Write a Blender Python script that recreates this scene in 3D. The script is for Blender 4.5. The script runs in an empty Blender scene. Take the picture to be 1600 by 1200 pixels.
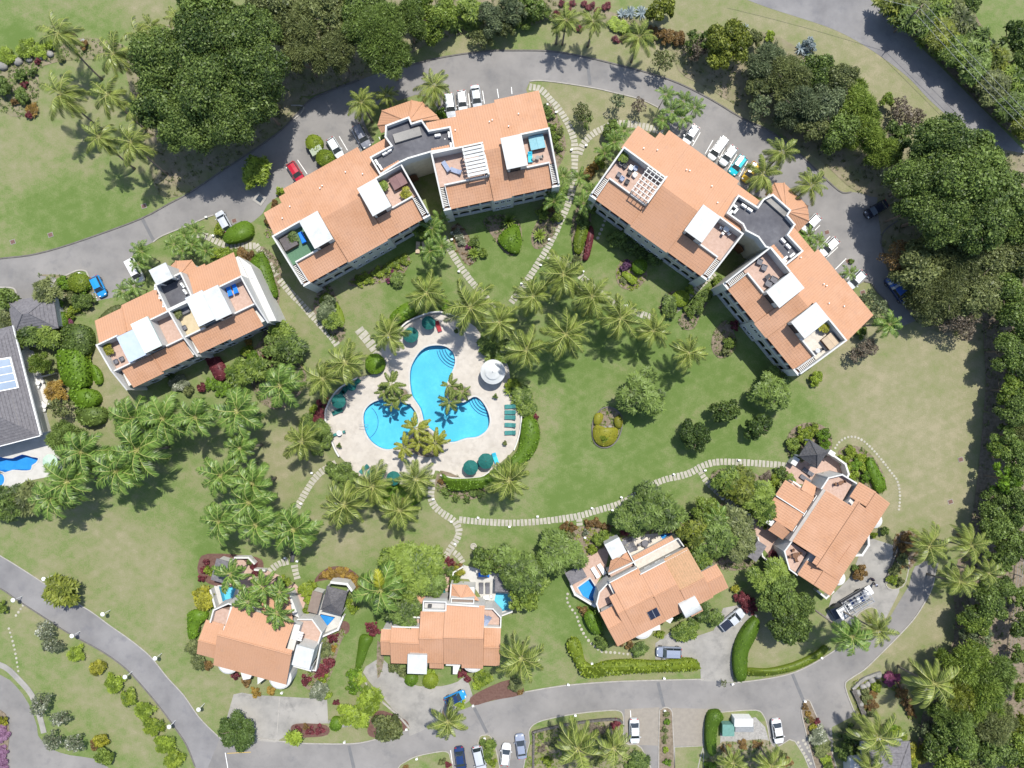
import bpy, math, random
import numpy as np
from mathutils import Vector, Matrix, geometry
R = math.radians
SC = bpy.context.scene
COL = SC.collection
S = 0.11          # metres per photograph pixel on the ground
H = 120.0         # height of the drone

# ---------------------------------------------------------------- camera, light, exposure
cam = bpy.data.cameras.new('camera'); camo = bpy.data.objects.new('camera', cam); COL.objects.link(camo)
camo.location = (0, 0, H); camo.rotation_euler = (0, 0, 0)
cam.sensor_fit = 'HORIZONTAL'; cam.angle = 2*math.atan(800*S/H); cam.clip_end = 2000; cam.clip_start = 1
SC.camera = camo
SUN_EL, SUN_AZ = 64.0, 24.0     # azimuth from +Y towards +X
sd = Vector((math.sin(R(SUN_AZ))*math.cos(R(SUN_EL)), math.cos(R(SUN_AZ))*math.cos(R(SUN_EL)), math.sin(R(SUN_EL))))
sun = bpy.data.lights.new('sun', 'SUN'); sun.energy = 4.1; sun.angle = R(0.53); sun.color = (1.0, 0.96, 0.88)
suno = bpy.data.objects.new('sun', sun); COL.objects.link(suno)
suno.rotation_euler = sd.to_track_quat('Z', 'Y').to_euler(); suno.location = sd*200
w = bpy.data.worlds.new('World'); SC.world = w; w.use_nodes = True
wn = w.node_tree; wn.nodes.clear()
sky = wn.nodes.new('ShaderNodeTexSky'); sky.sky_type = 'NISHITA'; sky.sun_disc = False
sky.sun_elevation = R(SUN_EL); sky.sun_rotation = R(SUN_AZ)
bg = wn.nodes.new('ShaderNodeBackground'); bg.inputs[1].default_value = 0.135
wo = wn.nodes.new('ShaderNodeOutputWorld'); wn.links.new(sky.outputs[0], bg.inputs[0]); wn.links.new(bg.outputs[0], wo.inputs[0])
vs = SC.view_settings; vs.view_transform = 'Standard'; vs.look = 'None'; vs.gamma = 1; vs.use_curve_mapping = False
vs.exposure = 0.62
SC.cycles.max_bounces = 6; SC.cycles.transparent_max_bounces = 8; SC.cycles.diffuse_bounces = 3
SC.cycles.caustics_reflective = False; SC.cycles.caustics_refractive = False

# ---------------------------------------------------------------- geometry helpers
def at(px, py, h=0.0):
    k = S*(H-h)/H
    return ((px-800)*k, (600-py)*k)

class Frame:
    def __init__(s, o, u, h=0.0):
        a = at(*o, h); b = at(*u, h); d = math.hypot(b[0]-a[0], b[1]-a[1])
        s.o = a; s.L = d; s.e = ((b[0]-a[0])/d, (b[1]-a[1])/d); s.n = (-s.e[1], s.e[0])
        s.ang = math.atan2(s.e[1], s.e[0])
    def p(s, u, v, z): return (s.o[0]+u*s.e[0]+v*s.n[0], s.o[1]+u*s.e[1]+v*s.n[1], z)
class World(Frame):
    def __init__(s, x=0, y=0, ang=0.0):
        s.o = (x, y); s.e = (math.cos(ang), math.sin(ang)); s.n = (-s.e[1], s.e[0]); s.ang = ang; s.L = 1
W0 = World()

class MB:
    def __init__(s): s.v = []; s.f = []; s.m = []
    def add(s, vs, fs, m=0):
        b = len(s.v); s.v.extend(vs)
        for f in fs: s.f.append(tuple(i+b for i in f)); s.m.append(m)
    def quad(s, a, b, c, d, m=0): s.add([a, b, c, d], [(0, 1, 2, 3)], m)
    def box(s, F, u0, u1, v0, v1, z0, z1, m=0, zt=None):
        # zt: top heights at (u0v0,u1v0,u1v1,u0v1)
        t = zt or (z1, z1, z1, z1)
        P = [F.p(u0, v0, z0), F.p(u1, v0, z0), F.p(u1, v1, z0), F.p(u0, v1, z0),
             F.p(u0, v0, t[0]), F.p(u1, v0, t[1]), F.p(u1, v1, t[2]), F.p(u0, v1, t[3])]
        s.add(P, [(3, 2, 1, 0), (4, 5, 6, 7), (0, 1, 5, 4), (1, 2, 6, 5), (2, 3, 7, 6), (3, 0, 4, 7)], m)
    def prism(s, pts, z0, z1, m=0, cap=True, top=None):
        n = len(pts); pts = ccw(pts)
        s.add([(p[0], p[1], z0) for p in pts]+[(p[0], p[1], (top(p) if top else z1)) for p in pts],
              [(i, (i+1) % n, n+(i+1) % n, n+i) for i in range(n)], m)
        if cap:
            for t in tri(pts): s.add([(pts[i][0], pts[i][1], (top(pts[i]) if top else z1)) for i in t], [(0, 1, 2)], m)
    def tube(s, path, rad, n=6, m=0, cap=True):
        path = [Vector(p) for p in path]; k = len(path)
        if not hasattr(rad, '__len__'): rad = [rad]*k
        b = len(s.v); up = Vector((0.13, 0.29, 1))
        for i, p in enumerate(path):
            t = (path[min(i+1, k-1)]-path[max(i-1, 0)]).normalized()
            a = t.cross(up if abs(t.z) < .95 else Vector((1, 0.1, 0))).normalized(); c = t.cross(a)
            for j in range(n):
                q = 2*math.pi*j/n
                s.v.append(tuple(p+(a*math.cos(q)+c*math.sin(q))*rad[i]))
        for i in range(k-1):
            for j in range(n):
                s.f.append((b+i*n+j, b+i*n+(j+1) % n, b+(i+1)*n+(j+1) % n, b+(i+1)*n+j)); s.m.append(m)
        if cap:
            s.f.append(tuple(b+(k-1)*n+j for j in range(n))); s.m.append(m)
            s.f.append(tuple(b+j for j in reversed(range(n)))); s.m.append(m)
    def lathe(s, c, prof, n=16, m=0):
        b = len(s.v); k = len(prof)
        for r, z in prof:
            for j in range(n):
                q = 2*math.pi*j/n; s.v.append((c[0]+r*math.cos(q), c[1]+r*math.sin(q), c[2]+z))
        for i in range(k-1):
            for j in range(n):
                s.f.append((b+i*n+j, b+i*n+(j+1) % n, b+(i+1)*n+(j+1) % n, b+(i+1)*n+j)); s.m.append(m)
        s.f.append(tuple(b+(k-1)*n+j for j in range(n))); s.m.append(m)
    def mesh(s, name, mats, org=(0, 0, 0), smooth=False):
        me = bpy.data.meshes.new(name)
        me.from_pydata([(x-org[0], y-org[1], z-org[2]) for x, y, z in s.v], [], s.f)
        for m in (mats if isinstance(mats, (list, tuple)) else [mats]): me.materials.append(m)
        if any(s.m): me.polygons.foreach_set('material_index', s.m)
        if smooth: me.polygons.foreach_set('use_smooth', [True]*len(s.f))
        me.update(); return me

def ccw(p):
    a = sum(p[i][0]*p[(i+1) % len(p)][1]-p[(i+1) % len(p)][0]*p[i][1] for i in range(len(p)))
    return list(p) if a > 0 else list(p)[::-1]
def inside(x, y, P):
    c = False; n = len(P); j = n-1
    for i in range(n):
        if (P[i][1] > y) != (P[j][1] > y) and x < (P[j][0]-P[i][0])*(y-P[i][1])/(P[j][1]-P[i][1])+P[i][0]: c = not c
        j = i
    return c
def tri(pts):
    out = geometry.tessellate_polygon([[Vector((p[0], p[1], 0)) for p in pts]])
    res = []
    for t in out:
        a, b, c = (pts[i] for i in t)
        if (b[0]-a[0])*(c[1]-a[1])-(b[1]-a[1])*(c[0]-a[0]) < 0: t = (t[0], t[2], t[1])
        res.append(t)
    return res
def cdt(outer, holes=(), extra=()):
    vs = []; es = []
    for loop in [outer]+list(holes):
        b = len(vs); n = len(loop); vs += [Vector((p[0], p[1])) for p in loop]
        es += [(b+i, b+(i+1) % n) for i in range(n)]
    vs += [Vector(p) for p in extra]
    ov, oe, of = geometry.delaunay_2d_cdt(vs, es, [], 0, 1e-4)[:3]
    fs = []
    for f in of:
        cx = sum(ov[i].x for i in f)/len(f); cy = sum(ov[i].y for i in f)/len(f)
        if inside(cx, cy, outer) and not any(inside(cx, cy, h) for h in holes):
            a, b, c = (ov[i] for i in f[:3])
            fs.append(tuple(f) if (b-a).cross(c-a) > 0 else tuple(f)[::-1])
    return [(v.x, v.y) for v in ov], fs
def smooth(pts, closed=True, k=4):
    n = len(pts); out = []
    for i in range(n if closed else n-1):
        g = (lambda j: pts[j % n]) if closed else (lambda j: pts[max(0, min(n-1, j))])
        a, b, c, d = g(i-1), g(i), g(i+1), g(i+2)
        for q in range(k):
            t = q/k
            out.append(tuple(0.5*(2*b[m]+(c[m]-a[m])*t+(2*a[m]-5*b[m]+4*c[m]-d[m])*t*t+(3*b[m]-a[m]-3*c[m]+d[m])*t**3) for m in (0, 1)))
    if not closed: out.append(tuple(pts[-1]))
    return out
def P2(px, h=0.0, sm=0, closed=True):
    if sm: px = smooth(px, closed, sm)
    return [at(x, y, h) for x, y in px]

# ---------------------------------------------------------------- object helpers
ORG = {}
AUTO = []
def tag(o, label=None, cat=None, group=None, kind=None):
    if label: o['label'] = label
    if cat: o['category'] = cat
    if group: o['group'] = group
    if kind: o['kind'] = kind
    return o
def thing(name, label, cat, loc=(0, 0, 0), rz=0.0, group=None, kind=None):
    o = bpy.data.objects.new(name, None); COL.objects.link(o); o.empty_display_size = .3
    o.location = loc; o.rotation_euler = (0, 0, rz); ORG[o] = tuple(loc)
    return tag(o, label, cat, group, kind)
def part(name, mb, mats, root=None, smooth=False, org=None, kind=None):
    org = org if org is not None else (ORG.get(root, (0, 0, 0)) if root else (0, 0, 0))
    o = bpy.data.objects.new(name, mb.mesh(name, mats, org, smooth) if isinstance(mb, MB) else mb); COL.objects.link(o)
    if root: o.parent = root; ORG[o] = org
    if kind: o['kind'] = kind
    return o
def solo(name, mb, mats, label, cat, group=None, smooth=False):
    xs = [v[0] for v in mb.v]; ys = [v[1] for v in mb.v]; org = ((min(xs)+max(xs))/2, (min(ys)+max(ys))/2, 0)
    o = part(name, mb, mats, None, smooth, org); o.location = org; ORG[o] = org
    return tag(o, label, cat, group)
def struct(name, mb, mats, label=None, smooth=False):
    return tag(part(name, mb, mats, None, smooth), label, None, None, 'structure')
def auto(o, desc, px, py, cat, group): AUTO.append((o, desc, px, py)); tag(o, None, cat, group); return o

# ---------------------------------------------------------------- materials
def lin(r, g, b): return tuple(((c/255)/12.92 if c/255 <= .04045 else ((c/255+.055)/1.055)**2.4) for c in (r, g, b))
MATS = {}
def M(name, c1, c2=None, scale=2.0, rough=.8, spec=.3, metal=0.0, bump=0.0, bscale=20.0, det=6, c3=None, scale3=.12, lo=.35, hi=.65, stain=None, sscale=.35, cells=0):
    if name in MATS: return MATS[name]
    m = bpy.data.materials.new(name); m.use_nodes = True; nt = m.node_tree; N = nt.nodes; K = nt.links
    b = N['Principled BSDF']; b.inputs['Roughness'].default_value = rough; b.inputs['Metallic'].default_value = metal
    b.inputs['Specular IOR Level'].default_value = spec
    tc = N.new('ShaderNodeTexCoord'); geo = N.new('ShaderNodeNewGeometry')
    if c2:
        def nz(sc, a, bb, src=None):
            n = N.new('ShaderNodeTexNoise'); n.inputs['Scale'].default_value = sc; n.inputs['Detail'].default_value = det; n.inputs['Roughness'].default_value = .62
            K.new(geo.outputs['Position'], n.inputs['Vector'])
            r = N.new('ShaderNodeMapRange'); r.inputs[1].default_value = lo; r.inputs[2].default_value = hi; K.new(n.outputs[0], r.inputs[0])
            x = N.new('ShaderNodeMix'); x.data_type = 'RGBA'; K.new(r.outputs[0], x.inputs[0])
            if src: K.new(src, x.inputs[6])
            else: x.inputs[6].default_value = (*a, 1)
            x.inputs[7].default_value = (*bb, 1); return x.outputs[2]
        o = nz(scale, c1, c2)
        if c3: o = nz(scale3, None, c3, o)
        if stain:       # sparse darker stains and wear
            n = N.new('ShaderNodeTexNoise'); n.inputs['Scale'].default_value = sscale; n.inputs['Detail'].default_value = 9; n.inputs['Roughness'].default_value = .68
            K.new(geo.outputs['Position'], n.inputs['Vector']); r = N.new('ShaderNodeMapRange'); r.inputs[1].default_value = .54; r.inputs[2].default_value = .72; r.inputs[4].default_value = .75; K.new(n.outputs[0], r.inputs[0])
            x = N.new('ShaderNodeMix'); x.data_type = 'RGBA'; K.new(r.outputs[0], x.inputs[0]); K.new(o, x.inputs[6]); x.inputs[7].default_value = (*stain, 1); o = x.outputs[2]
        if cells:       # irregular flagstones
            n = N.new('ShaderNodeTexVoronoi'); n.inputs['Scale'].default_value = cells; K.new(geo.outputs['Position'], n.inputs['Vector']); h = N.new('ShaderNodeHueSaturation'); sp = N.new('ShaderNodeSeparateColor'); K.new(n.outputs['Color'], sp.inputs[0])
            r = N.new('ShaderNodeMapRange'); r.inputs[3].default_value = .94; r.inputs[4].default_value = 1.05; K.new(sp.outputs[0], r.inputs[0]); K.new(r.outputs[0], h.inputs['Value']); K.new(o, h.inputs['Color']); o = h.outputs[0]
        K.new(o, b.inputs['Base Color'])
    else: b.inputs['Base Color'].default_value = (*c1, 1)
    if bump:
        n = N.new('ShaderNodeTexNoise'); n.inputs['Scale'].default_value = bscale; n.inputs['Detail'].default_value = 4
        K.new(geo.outputs['Position'], n.inputs['Vector'])
        bp = N.new('ShaderNodeBump'); bp.inputs['Strength'].default_value = 1; bp.inputs['Distance'].default_value = bump
        K.new(n.outputs[0], bp.inputs['Height']); K.new(bp.outputs[0], b.inputs['Normal'])
    MATS[name] = m; return m
def leafmat(name, dark, light, tip=None, trans=.36, rough=.5):
    if name in MATS: return MATS[name]
    m = bpy.data.materials.new(name); m.use_nodes = True; nt = m.node_tree; N = nt.nodes; K = nt.links
    b = N['Principled BSDF']; b.inputs['Roughness'].default_value = rough; b.inputs['Specular IOR Level'].default_value = .35
    a = N.new('ShaderNodeAttribute'); a.attribute_name = 'v'; oi = N.new('ShaderNodeObjectInfo')
    ad = N.new('ShaderNodeMath'); ad.operation = 'MULTIPLY_ADD'; K.new(oi.outputs['Random'], ad.inputs[0]); ad.inputs[1].default_value = .3; K.new(a.outputs['Fac'], ad.inputs[2])
    sb = N.new('ShaderNodeMath'); sb.operation = 'SUBTRACT'; K.new(ad.outputs[0], sb.inputs[0]); sb.inputs[1].default_value = .15
    r = N.new('ShaderNodeValToRGB'); r.color_ramp.elements[0].color = (*dark, 1); r.color_ramp.elements[0].position = .1
    r.color_ramp.elements[1].color = (*light, 1); r.color_ramp.elements[1].position = .72
    if tip: e = r.color_ramp.elements.new(.95); e.color = (*tip, 1)
    K.new(sb.outputs[0], r.inputs[0]); K.new(r.outputs[0], b.inputs['Base Color'])
    t = N.new('ShaderNodeBsdfTranslucent'); K.new(r.outputs[0], t.inputs[0]); mx = N.new('ShaderNodeMixShader'); mx.inputs[0].default_value = trans
    K.new(b.outputs[0], mx.inputs[1]); K.new(t.outputs[0], mx.inputs[2]); K.new(mx.outputs[0], N['Material Output'].inputs[0])
    MATS[name] = m; return m

WHITE = M('white_wall', (.53, .525, .50), (.45, .445, .425), 1.5, .7, .3, lo=.3, hi=.8)
WROOF = M('white_roof', (.46, .47, .462), (.39, .40, .39), .9, .6, .3, lo=.4, hi=.8, stain=(.33, .345, .33), sscale=.45)
CREAM = M('cream_wall', (.60, .56, .44), (.52, .48, .37), 1.2, .8)
TILE = M('terracotta_tile', (.40, .218, .126), (.35, .183, .104), 3.0, .75, .25, c3=(.42, .24, .152), scale3=.25, stain=(.33, .19, .125), sscale=.7)
TILEB = M('terracotta_tile_pale', (.41, .228, .136), (.37, .198, .116), 3.0, .75, .25, c3=(.405, .226, .14), scale3=.3, stain=(.35, .205, .135), sscale=.7)
TILEP = M('terracotta_paving', (.42, .30, .245), (.35, .24, .19), 2.5, .8)
TILEM = M('mossy_tile', (.40, .235, .135), (.32, .20, .11), 3.0, .8, .25, stain=(.2, .15, .08), sscale=.9)
DARKR = M('dark_flat_roof', (.085, .085, .095), (.13, .13, .14), .7, .8, .3, c3=(.06, .06, .07), scale3=.3)
GREYR = M('grey_shingle', (.165, .158, .165), (.11, .105, .113), 2.5, .9, .2, bump=.03, bscale=6)
GREYR2 = M('dark_grey_shingle', (.125, .12, .125), (.075, .072, .078), 3, .9, .2, bump=.04, bscale=7)
BLACKR = M('black_thatch', (.05, .05, .055), (.09, .09, .095), 4, .9, .2, bump=.06, bscale=9)
GLASSD = M('dark_glass', (.02, .028, .035), None, rough=.06, spec=.8)
WOOD = M('brown_wood', (.12, .06, .035), (.17, .09, .05), 4, .7)
BARK = M('bark', (.13, .10, .075), (.20, .16, .12), 6, .9)
PBARK = M('palm_bark', (.22, .19, .155), (.15, .125, .10), 5, .9)
ASPH = M('asphalt', (.172, .165, .158), (.146, .14, .136), .5, .85, .25, c3=(.222, .211, .20), scale3=.11, bump=.006, bscale=30, stain=(.13, .128, .13))
ASPH2 = M('asphalt_dark', (.155, .151, .152), (.133, .129, .132), .5, .85, .25, c3=(.208, .202, .20), scale3=.13, bump=.006, bscale=30, stain=(.125, .124, .135))
CONC = M('concrete', (.245, .235, .215), (.165, .16, .15), .45, .85, .25, c3=(.29, .275, .25), scale3=.2, stain=(.12, .118, .112))
PAVER = M('brown_paving', (.245, .22, .185), (.21, .188, .16), 1.5, .85)
SLAB = M('path_slab', (.37, .35, .29), (.27, .255, .21), 1.1, .9, bump=.01, bscale=12)
DECKM = M('pool_deck', (.415, .38, .335), (.355, .322, .28), .6, .75, .3, c3=(.43, .395, .35), scale3=.2, bump=.004, bscale=10, stain=(.32, .29, .255), sscale=.5, cells=1.7)
WDECK = M('white_deck', (.45, .44, .415), (.39, .38, .355), .8, .75)
KERB = M('kerb_stone', (.33, .31, .28), (.25, .235, .21), 1.5, .9)
KERBD = M('kerb_dark', (.10, .095, .085), (.14, .13, .12), 1.5, .9)
PAINT = M('road_paint', (.70, .70, .68), (.5, .5, .49), 2.5, .7, lo=.45, hi=.75)
MULCH = M('mulch', (.13, .105, .075), (.215, .175, .13), 2.2, .95, .1, bump=.03, bscale=8)
MULCHR = M('mulch_red', (.10, .055, .045), (.135, .08, .065), 2.5, .95, .1, bump=.03, bscale=8)
SOIL = M('dry_soil', (.25, .21, .155), (.18, .15, .105), .8, .95, .1, c3=(.15, .155, .075), scale3=.35, bump=.02, bscale=5)
ROCK = M('grey_rock', (.27, .26, .24), (.17, .165, .15), 1.5, .9, .2, bump=.08, bscale=3)
POOLB = M('pool_basin', (.075, .425, .595), (.105, .49, .65), 1.6, .6, c3=(.065, .39, .565), scale3=.25)
POOLD = M('pool_basin_deep', (.018, .20, .52), (.03, .25, .58), 1.2, .6)
POOLL = M('pool_basin_pale', (.12, .44, .58), (.15, .48, .62), 1.2, .6)
POOLE = M('pool_step_edge', (.015, .09, .22), None, rough=.6)
METAL = M('grey_metal', (.35, .36, .37), (.28, .29, .30), 3, .45, .5, .4)
WPLAST = M('white_plastic', (.68, .68, .66), None, rough=.45)
GREENF = M('green_canvas', (.008, .085, .075), (.012, .11, .095), 2, .8)
GREENL = M('green_sling', (.03, .15, .14), (.045, .19, .18), 2, .75)
PALEG = M('pale_green_canvas', (.38, .50, .40), (.33, .45, .36), 2, .8)
BLUEF = M('blue_cushion', (.01, .15, .60), (.015, .18, .66), 2, .7)
TURQ = M('turquoise_cushion', (.04, .42, .58), None, rough=.7)
GREYC = M('grey_cushion', (.11, .11, .125), (.15, .15, .165), 3, .8)
GREYB = M('blue_grey_cushion', (.20, .24, .34), (.26, .30, .40), 3, .8)
REDC = M('red_cushion', (.28, .03, .035), None, rough=.8)
TUBC = M('tub_cover_brown', (.15, .085, .085), (.18, .105, .10), 2, .7)
TUBG = M('tub_cover_teal', (.16, .33, .38), (.20, .37, .42), 2, .7)
TUBB = M('tub_cover_dark', (.075, .065, .065), (.10, .09, .09), 2, .7)
TUBY = M('tub_cover_tan', (.42, .33, .23), (.36, .28, .2), 2, .7)
TURF = M('artificial_turf', (.085, .17, .105), (.07, .14, .085), 4, .9)
GREENBOX = M('green_paint', (.12, .25, .22), (.1, .21, .18), 2, .6)
GRAVEL = M('gravel', (.22, .21, .2), (.32, .31, .29), 3.5, .95, bump=.03, bscale=8)
def watermat():
    m = bpy.data.materials.new('pool_water'); m.use_nodes = True; N = m.node_tree.nodes; K = m.node_tree.links; N.clear()
    o = N.new('ShaderNodeOutputMaterial'); t = N.new('ShaderNodeBsdfTransparent'); t.inputs[0].default_value = (.86, .96, .98, 1)
    g = N.new('ShaderNodeBsdfGlossy'); g.inputs['Roughness'].default_value = .12; fr = N.new('ShaderNodeFresnel'); fr.inputs[0].default_value = 1.33
    geo = N.new('ShaderNodeNewGeometry'); n = N.new('ShaderNodeTexNoise'); n.inputs['Scale'].default_value = 2.2; n.inputs['Detail'].default_value = 3
    K.new(geo.outputs['Position'], n.inputs['Vector']); b = N.new('ShaderNodeBump'); b.inputs['Strength'].default_value = 1; b.inputs['Distance'].default_value = .08
    K.new(n.outputs[0], b.inputs['Height']); K.new(b.outputs[0], g.inputs['Normal']); K.new(b.outputs[0], fr.inputs['Normal'])
    x = N.new('ShaderNodeMixShader'); K.new(fr.outputs[0], x.inputs[0]); K.new(t.outputs[0], x.inputs[1]); K.new(g.outputs[0], x.inputs[2]); K.new(x.outputs[0], o.inputs[0])
    return m
WATER = watermat()
LM_ = {
 'dark':   ((.032, .062, .013), (.175, .245, .056)),
 'yellowgreen': ((.070, .095, .012), (.25, .285, .042)),
 'sage':   ((.062, .086, .040), (.195, .24, .115)),
 'deep':   ((.022, .046, .010), (.105, .165, .036)),
 'mid':    ((.044, .074, .016), (.190, .270, .058)),
 'bright': ((.060, .105, .014), (.24, .32, .055)),
 'olive':  ((.060, .078, .026), (.215, .245, .085)),
 'grey':   ((.085, .105, .062), (.26, .285, .18), (.75, .75, .68)),
 'yellow': ((.11, .12, .010), (.40, .385, .04)),
 'lime':   ((.10, .15, .012), (.32, .42, .05)),
 'blue':   ((.11, .15, .15), (.30, .36, .38)),
 'red':    ((.075, .018, .022), (.23, .055, .065)),
 'rust':   ((.09, .055, .022), (.26, .165, .055)),
 'orange': ((.13, .08, .015), (.38, .25, .05)),
 'pink':   ((.10, .035, .05), (.38, .10, .22)),
 'hedge':  ((.048, .095, .008), (.175, .305, .024)),
 'hedgey': ((.075, .12, .010), (.27, .34, .035)),
 'brown':  ((.085, .068, .048), (.23, .19, .14)),
 'purple': ((.06, .03, .06), (.18, .08, .16)),
 'lilac':  ((.14, .06, .12), (.34, .20, .30)),
}
def LEAF(k): return leafmat('leaf_'+k, *LM_[k])
FROND = leafmat('frond_coconut', (.034, .056, .011), (.24, .29, .058), trans=.16, rough=.38)
FROND2 = leafmat('frond_royal', (.026, .060, .010), (.160, .255, .046), trans=.22, rough=.4)
FROND3 = leafmat('frond_dwarf', (.05, .075, .014), (.17, .22, .045), trans=.28, rough=.45)
FRONDY = leafmat('frond_yellow', (.16, .19, .012), (.38, .38, .035), trans=.28, rough=.45)
RACH = M('frond_rib', (.34, .34, .12), (.26, .27, .08), 5, .5)
FRONDB = leafmat('frond_dead', (.10, .07, .04), (.26, .19, .11), trans=.15, rough=.8)
# ---------------------------------------------------------------- ground, roads, paths (the setting)
POOLS = {}
def poolpx(name, pts, sm=3): POOLS[name] = ccw(P2(pts, 0, sm))
poolpx('main', [(676,540),(690,540),(701,544),(709,553),(711,566),(707,579),(701,592),(697,604),(697,616),(702,624),(712,629),(724,629),(733,624),(741,620),(749,623),(758,634),(764,648),(765,660),(761,671),(752,679),(742,683),(730,684),(720,687),(711,690),(700,690),(690,686),(682,678),(673,670),(664,664),(661,652),(657,638),(650,627),(644,617),(641,600),(641,580),(646,565),(655,551),(665,543)])
poolpx('kids', [(568,655),(570,642),(578,632),(590,626),(604,624),(618,627),(630,629),(641,633),(649,643),(653,654),(652,664),(645,670),(640,680),(631,690),(620,698),(608,702),(594,699),(580,689),(571,674)])
poolpx('v1a', [(342,916),(370,916),(363,936),(348,940)], 0)
poolpx('v1b', [(501,959),(524,964),(508,982),(496,968)], 0)
poolpx('v2', [(775,926),(799,928),(796,952),(785,955),(772,941)], 0)
poolpx('v2l', [(624,911),(648,915),(646,925),(624,924)], 0)
poolpx('v3', [(903,918),(922,904),(931,918),(927,939),(913,935)], 0)
poolpx('v3r', [(1030,835),(1043,829),(1060,832),(1037,845)], 0)
poolpx('nb', [(-30,711),(5,715),(20,716),(35,710),(50,714),(60,716),(56,723),(50,727),(48,734),(35,735),(20,734),(8,738),(-2,735),(-30,736)], 2)
poolpx('nbspa', [(-20,738),(0,739),(6,744),(7,751),(3,758),(-8,762),(-20,762)], 2)

DRY = [(1420,600,120,.85),(1480,760,80,.9),(1330,650,110,.5),(1440,700,70,.5),(1200,40,90,.55),(1330,130,80,1.0),(1430,190,60,1.0),(1400,1010,70,.95),(1450,960,40,1.0),(60,150,60,.3),(20,240,60,.55),(90,260,80,.35),(240,260,60,.4),(40,385,60,.3),(720,90,60,.7),(960,95,100,.7),(1080,110,70,.9),(1150,170,50,1.0),(1300,240,60,1.0),(1330,280,40,1.1),(900,165,60,.6),(1000,180,50,.9),(830,720,60,.7),(860,640,40,.45),(700,870,60,.5),(560,830,60,.5),(470,690,70,.5),(440,740,60,.4),(460,480,80,.35),(560,470,50,.35),(720,440,40,.3),(930,450,40,.4),(160,580,60,.9),(165,640,50,1.0),(100,620,40,.9),(1350,860,60,.6),(1400,760,60,.5),(1250,780,40,.2),(880,990,50,.25),(1000,1030,60,.8),(1230,1000,50,.9),(1180,1040,40,.6),(340,1080,50,.6),(170,1050,60,.35),(220,1130,50,.55),(110,970,50,.4),(250,960,50,.3),(50,930,30,.8),(180,920,60,.35),(540,1130,40,.5),(1290,560,60,.35),(1480,560,60,.8),(1120,770,40,.35),(70,40,80,.35),(200,20,80,.6),(1100,25,60,.4),(880,240,30,.4),(910,300,40,.4),(350,340,30,.7),(110,820,70,.3),(200,860,70,.3),(260,870,40,.45),(1460,1150,60,.9),(1590,1000,60,1.0),(1380,1120,40,.4),(1000,1180,60,.6),(1225,1190,40,.7),(640,1190,40,.3),(1550,690,30,1.0),(1540,600,40,1.0),(1530,800,40,1.0)]
GREEN = [(1000,640,130,.8),(900,760,90,.5),(1090,600,90,.7),(960,560,80,.7),(640,430,60,.6),(790,400,50,.8),(930,350,60,.8),(840,640,30,.2),(1250,640,60,.6),(640,990,60,.5),(900,960,60,.8),(80,330,70,.7),(160,360,60,.7),(30,60,50,.6),(150,50,60,.5),(330,870,60,.3),(560,950,60,.8),(1430,90,60,-.2)]
def dryness(x, y):
    px = x/S+800; py = 600-y/S
    d = .30+sum(a*math.exp(-((px-cx)**2+(py-cy)**2)/(r*r)) for cx, cy, r, a in DRY)-sum(a*math.exp(-((px-cx)**2+(py-cy)**2)/(r*r)) for cx, cy, r, a in GREEN)
    return .11+.66*math.tanh(max(0, d)*1.15)
random.seed(3)
ex = [(x+random.uniform(-.5, .5), y+random.uniform(-.5, .5)) for x in np.arange(-100, 100.1, 2.0) for y in np.arange(-76, 76.1, 2.0)]
ex += [(x, y) for x in range(-380, 381, 60) for y in range(-380, 381, 60) if abs(x) > 105 or abs(y) > 80]
gv, gf = cdt([(-400, -400), (400, -400), (400, 400), (-400, 400)], list(POOLS.values()), ex)
me = bpy.data.meshes.new('ground'); me.from_pydata([(x, y, 0) for x, y in gv], [], gf)
a = me.attributes.new('dry', 'FLOAT', 'POINT'); a.data.foreach_set('value', [dryness(x, y) for x, y in gv])
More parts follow.
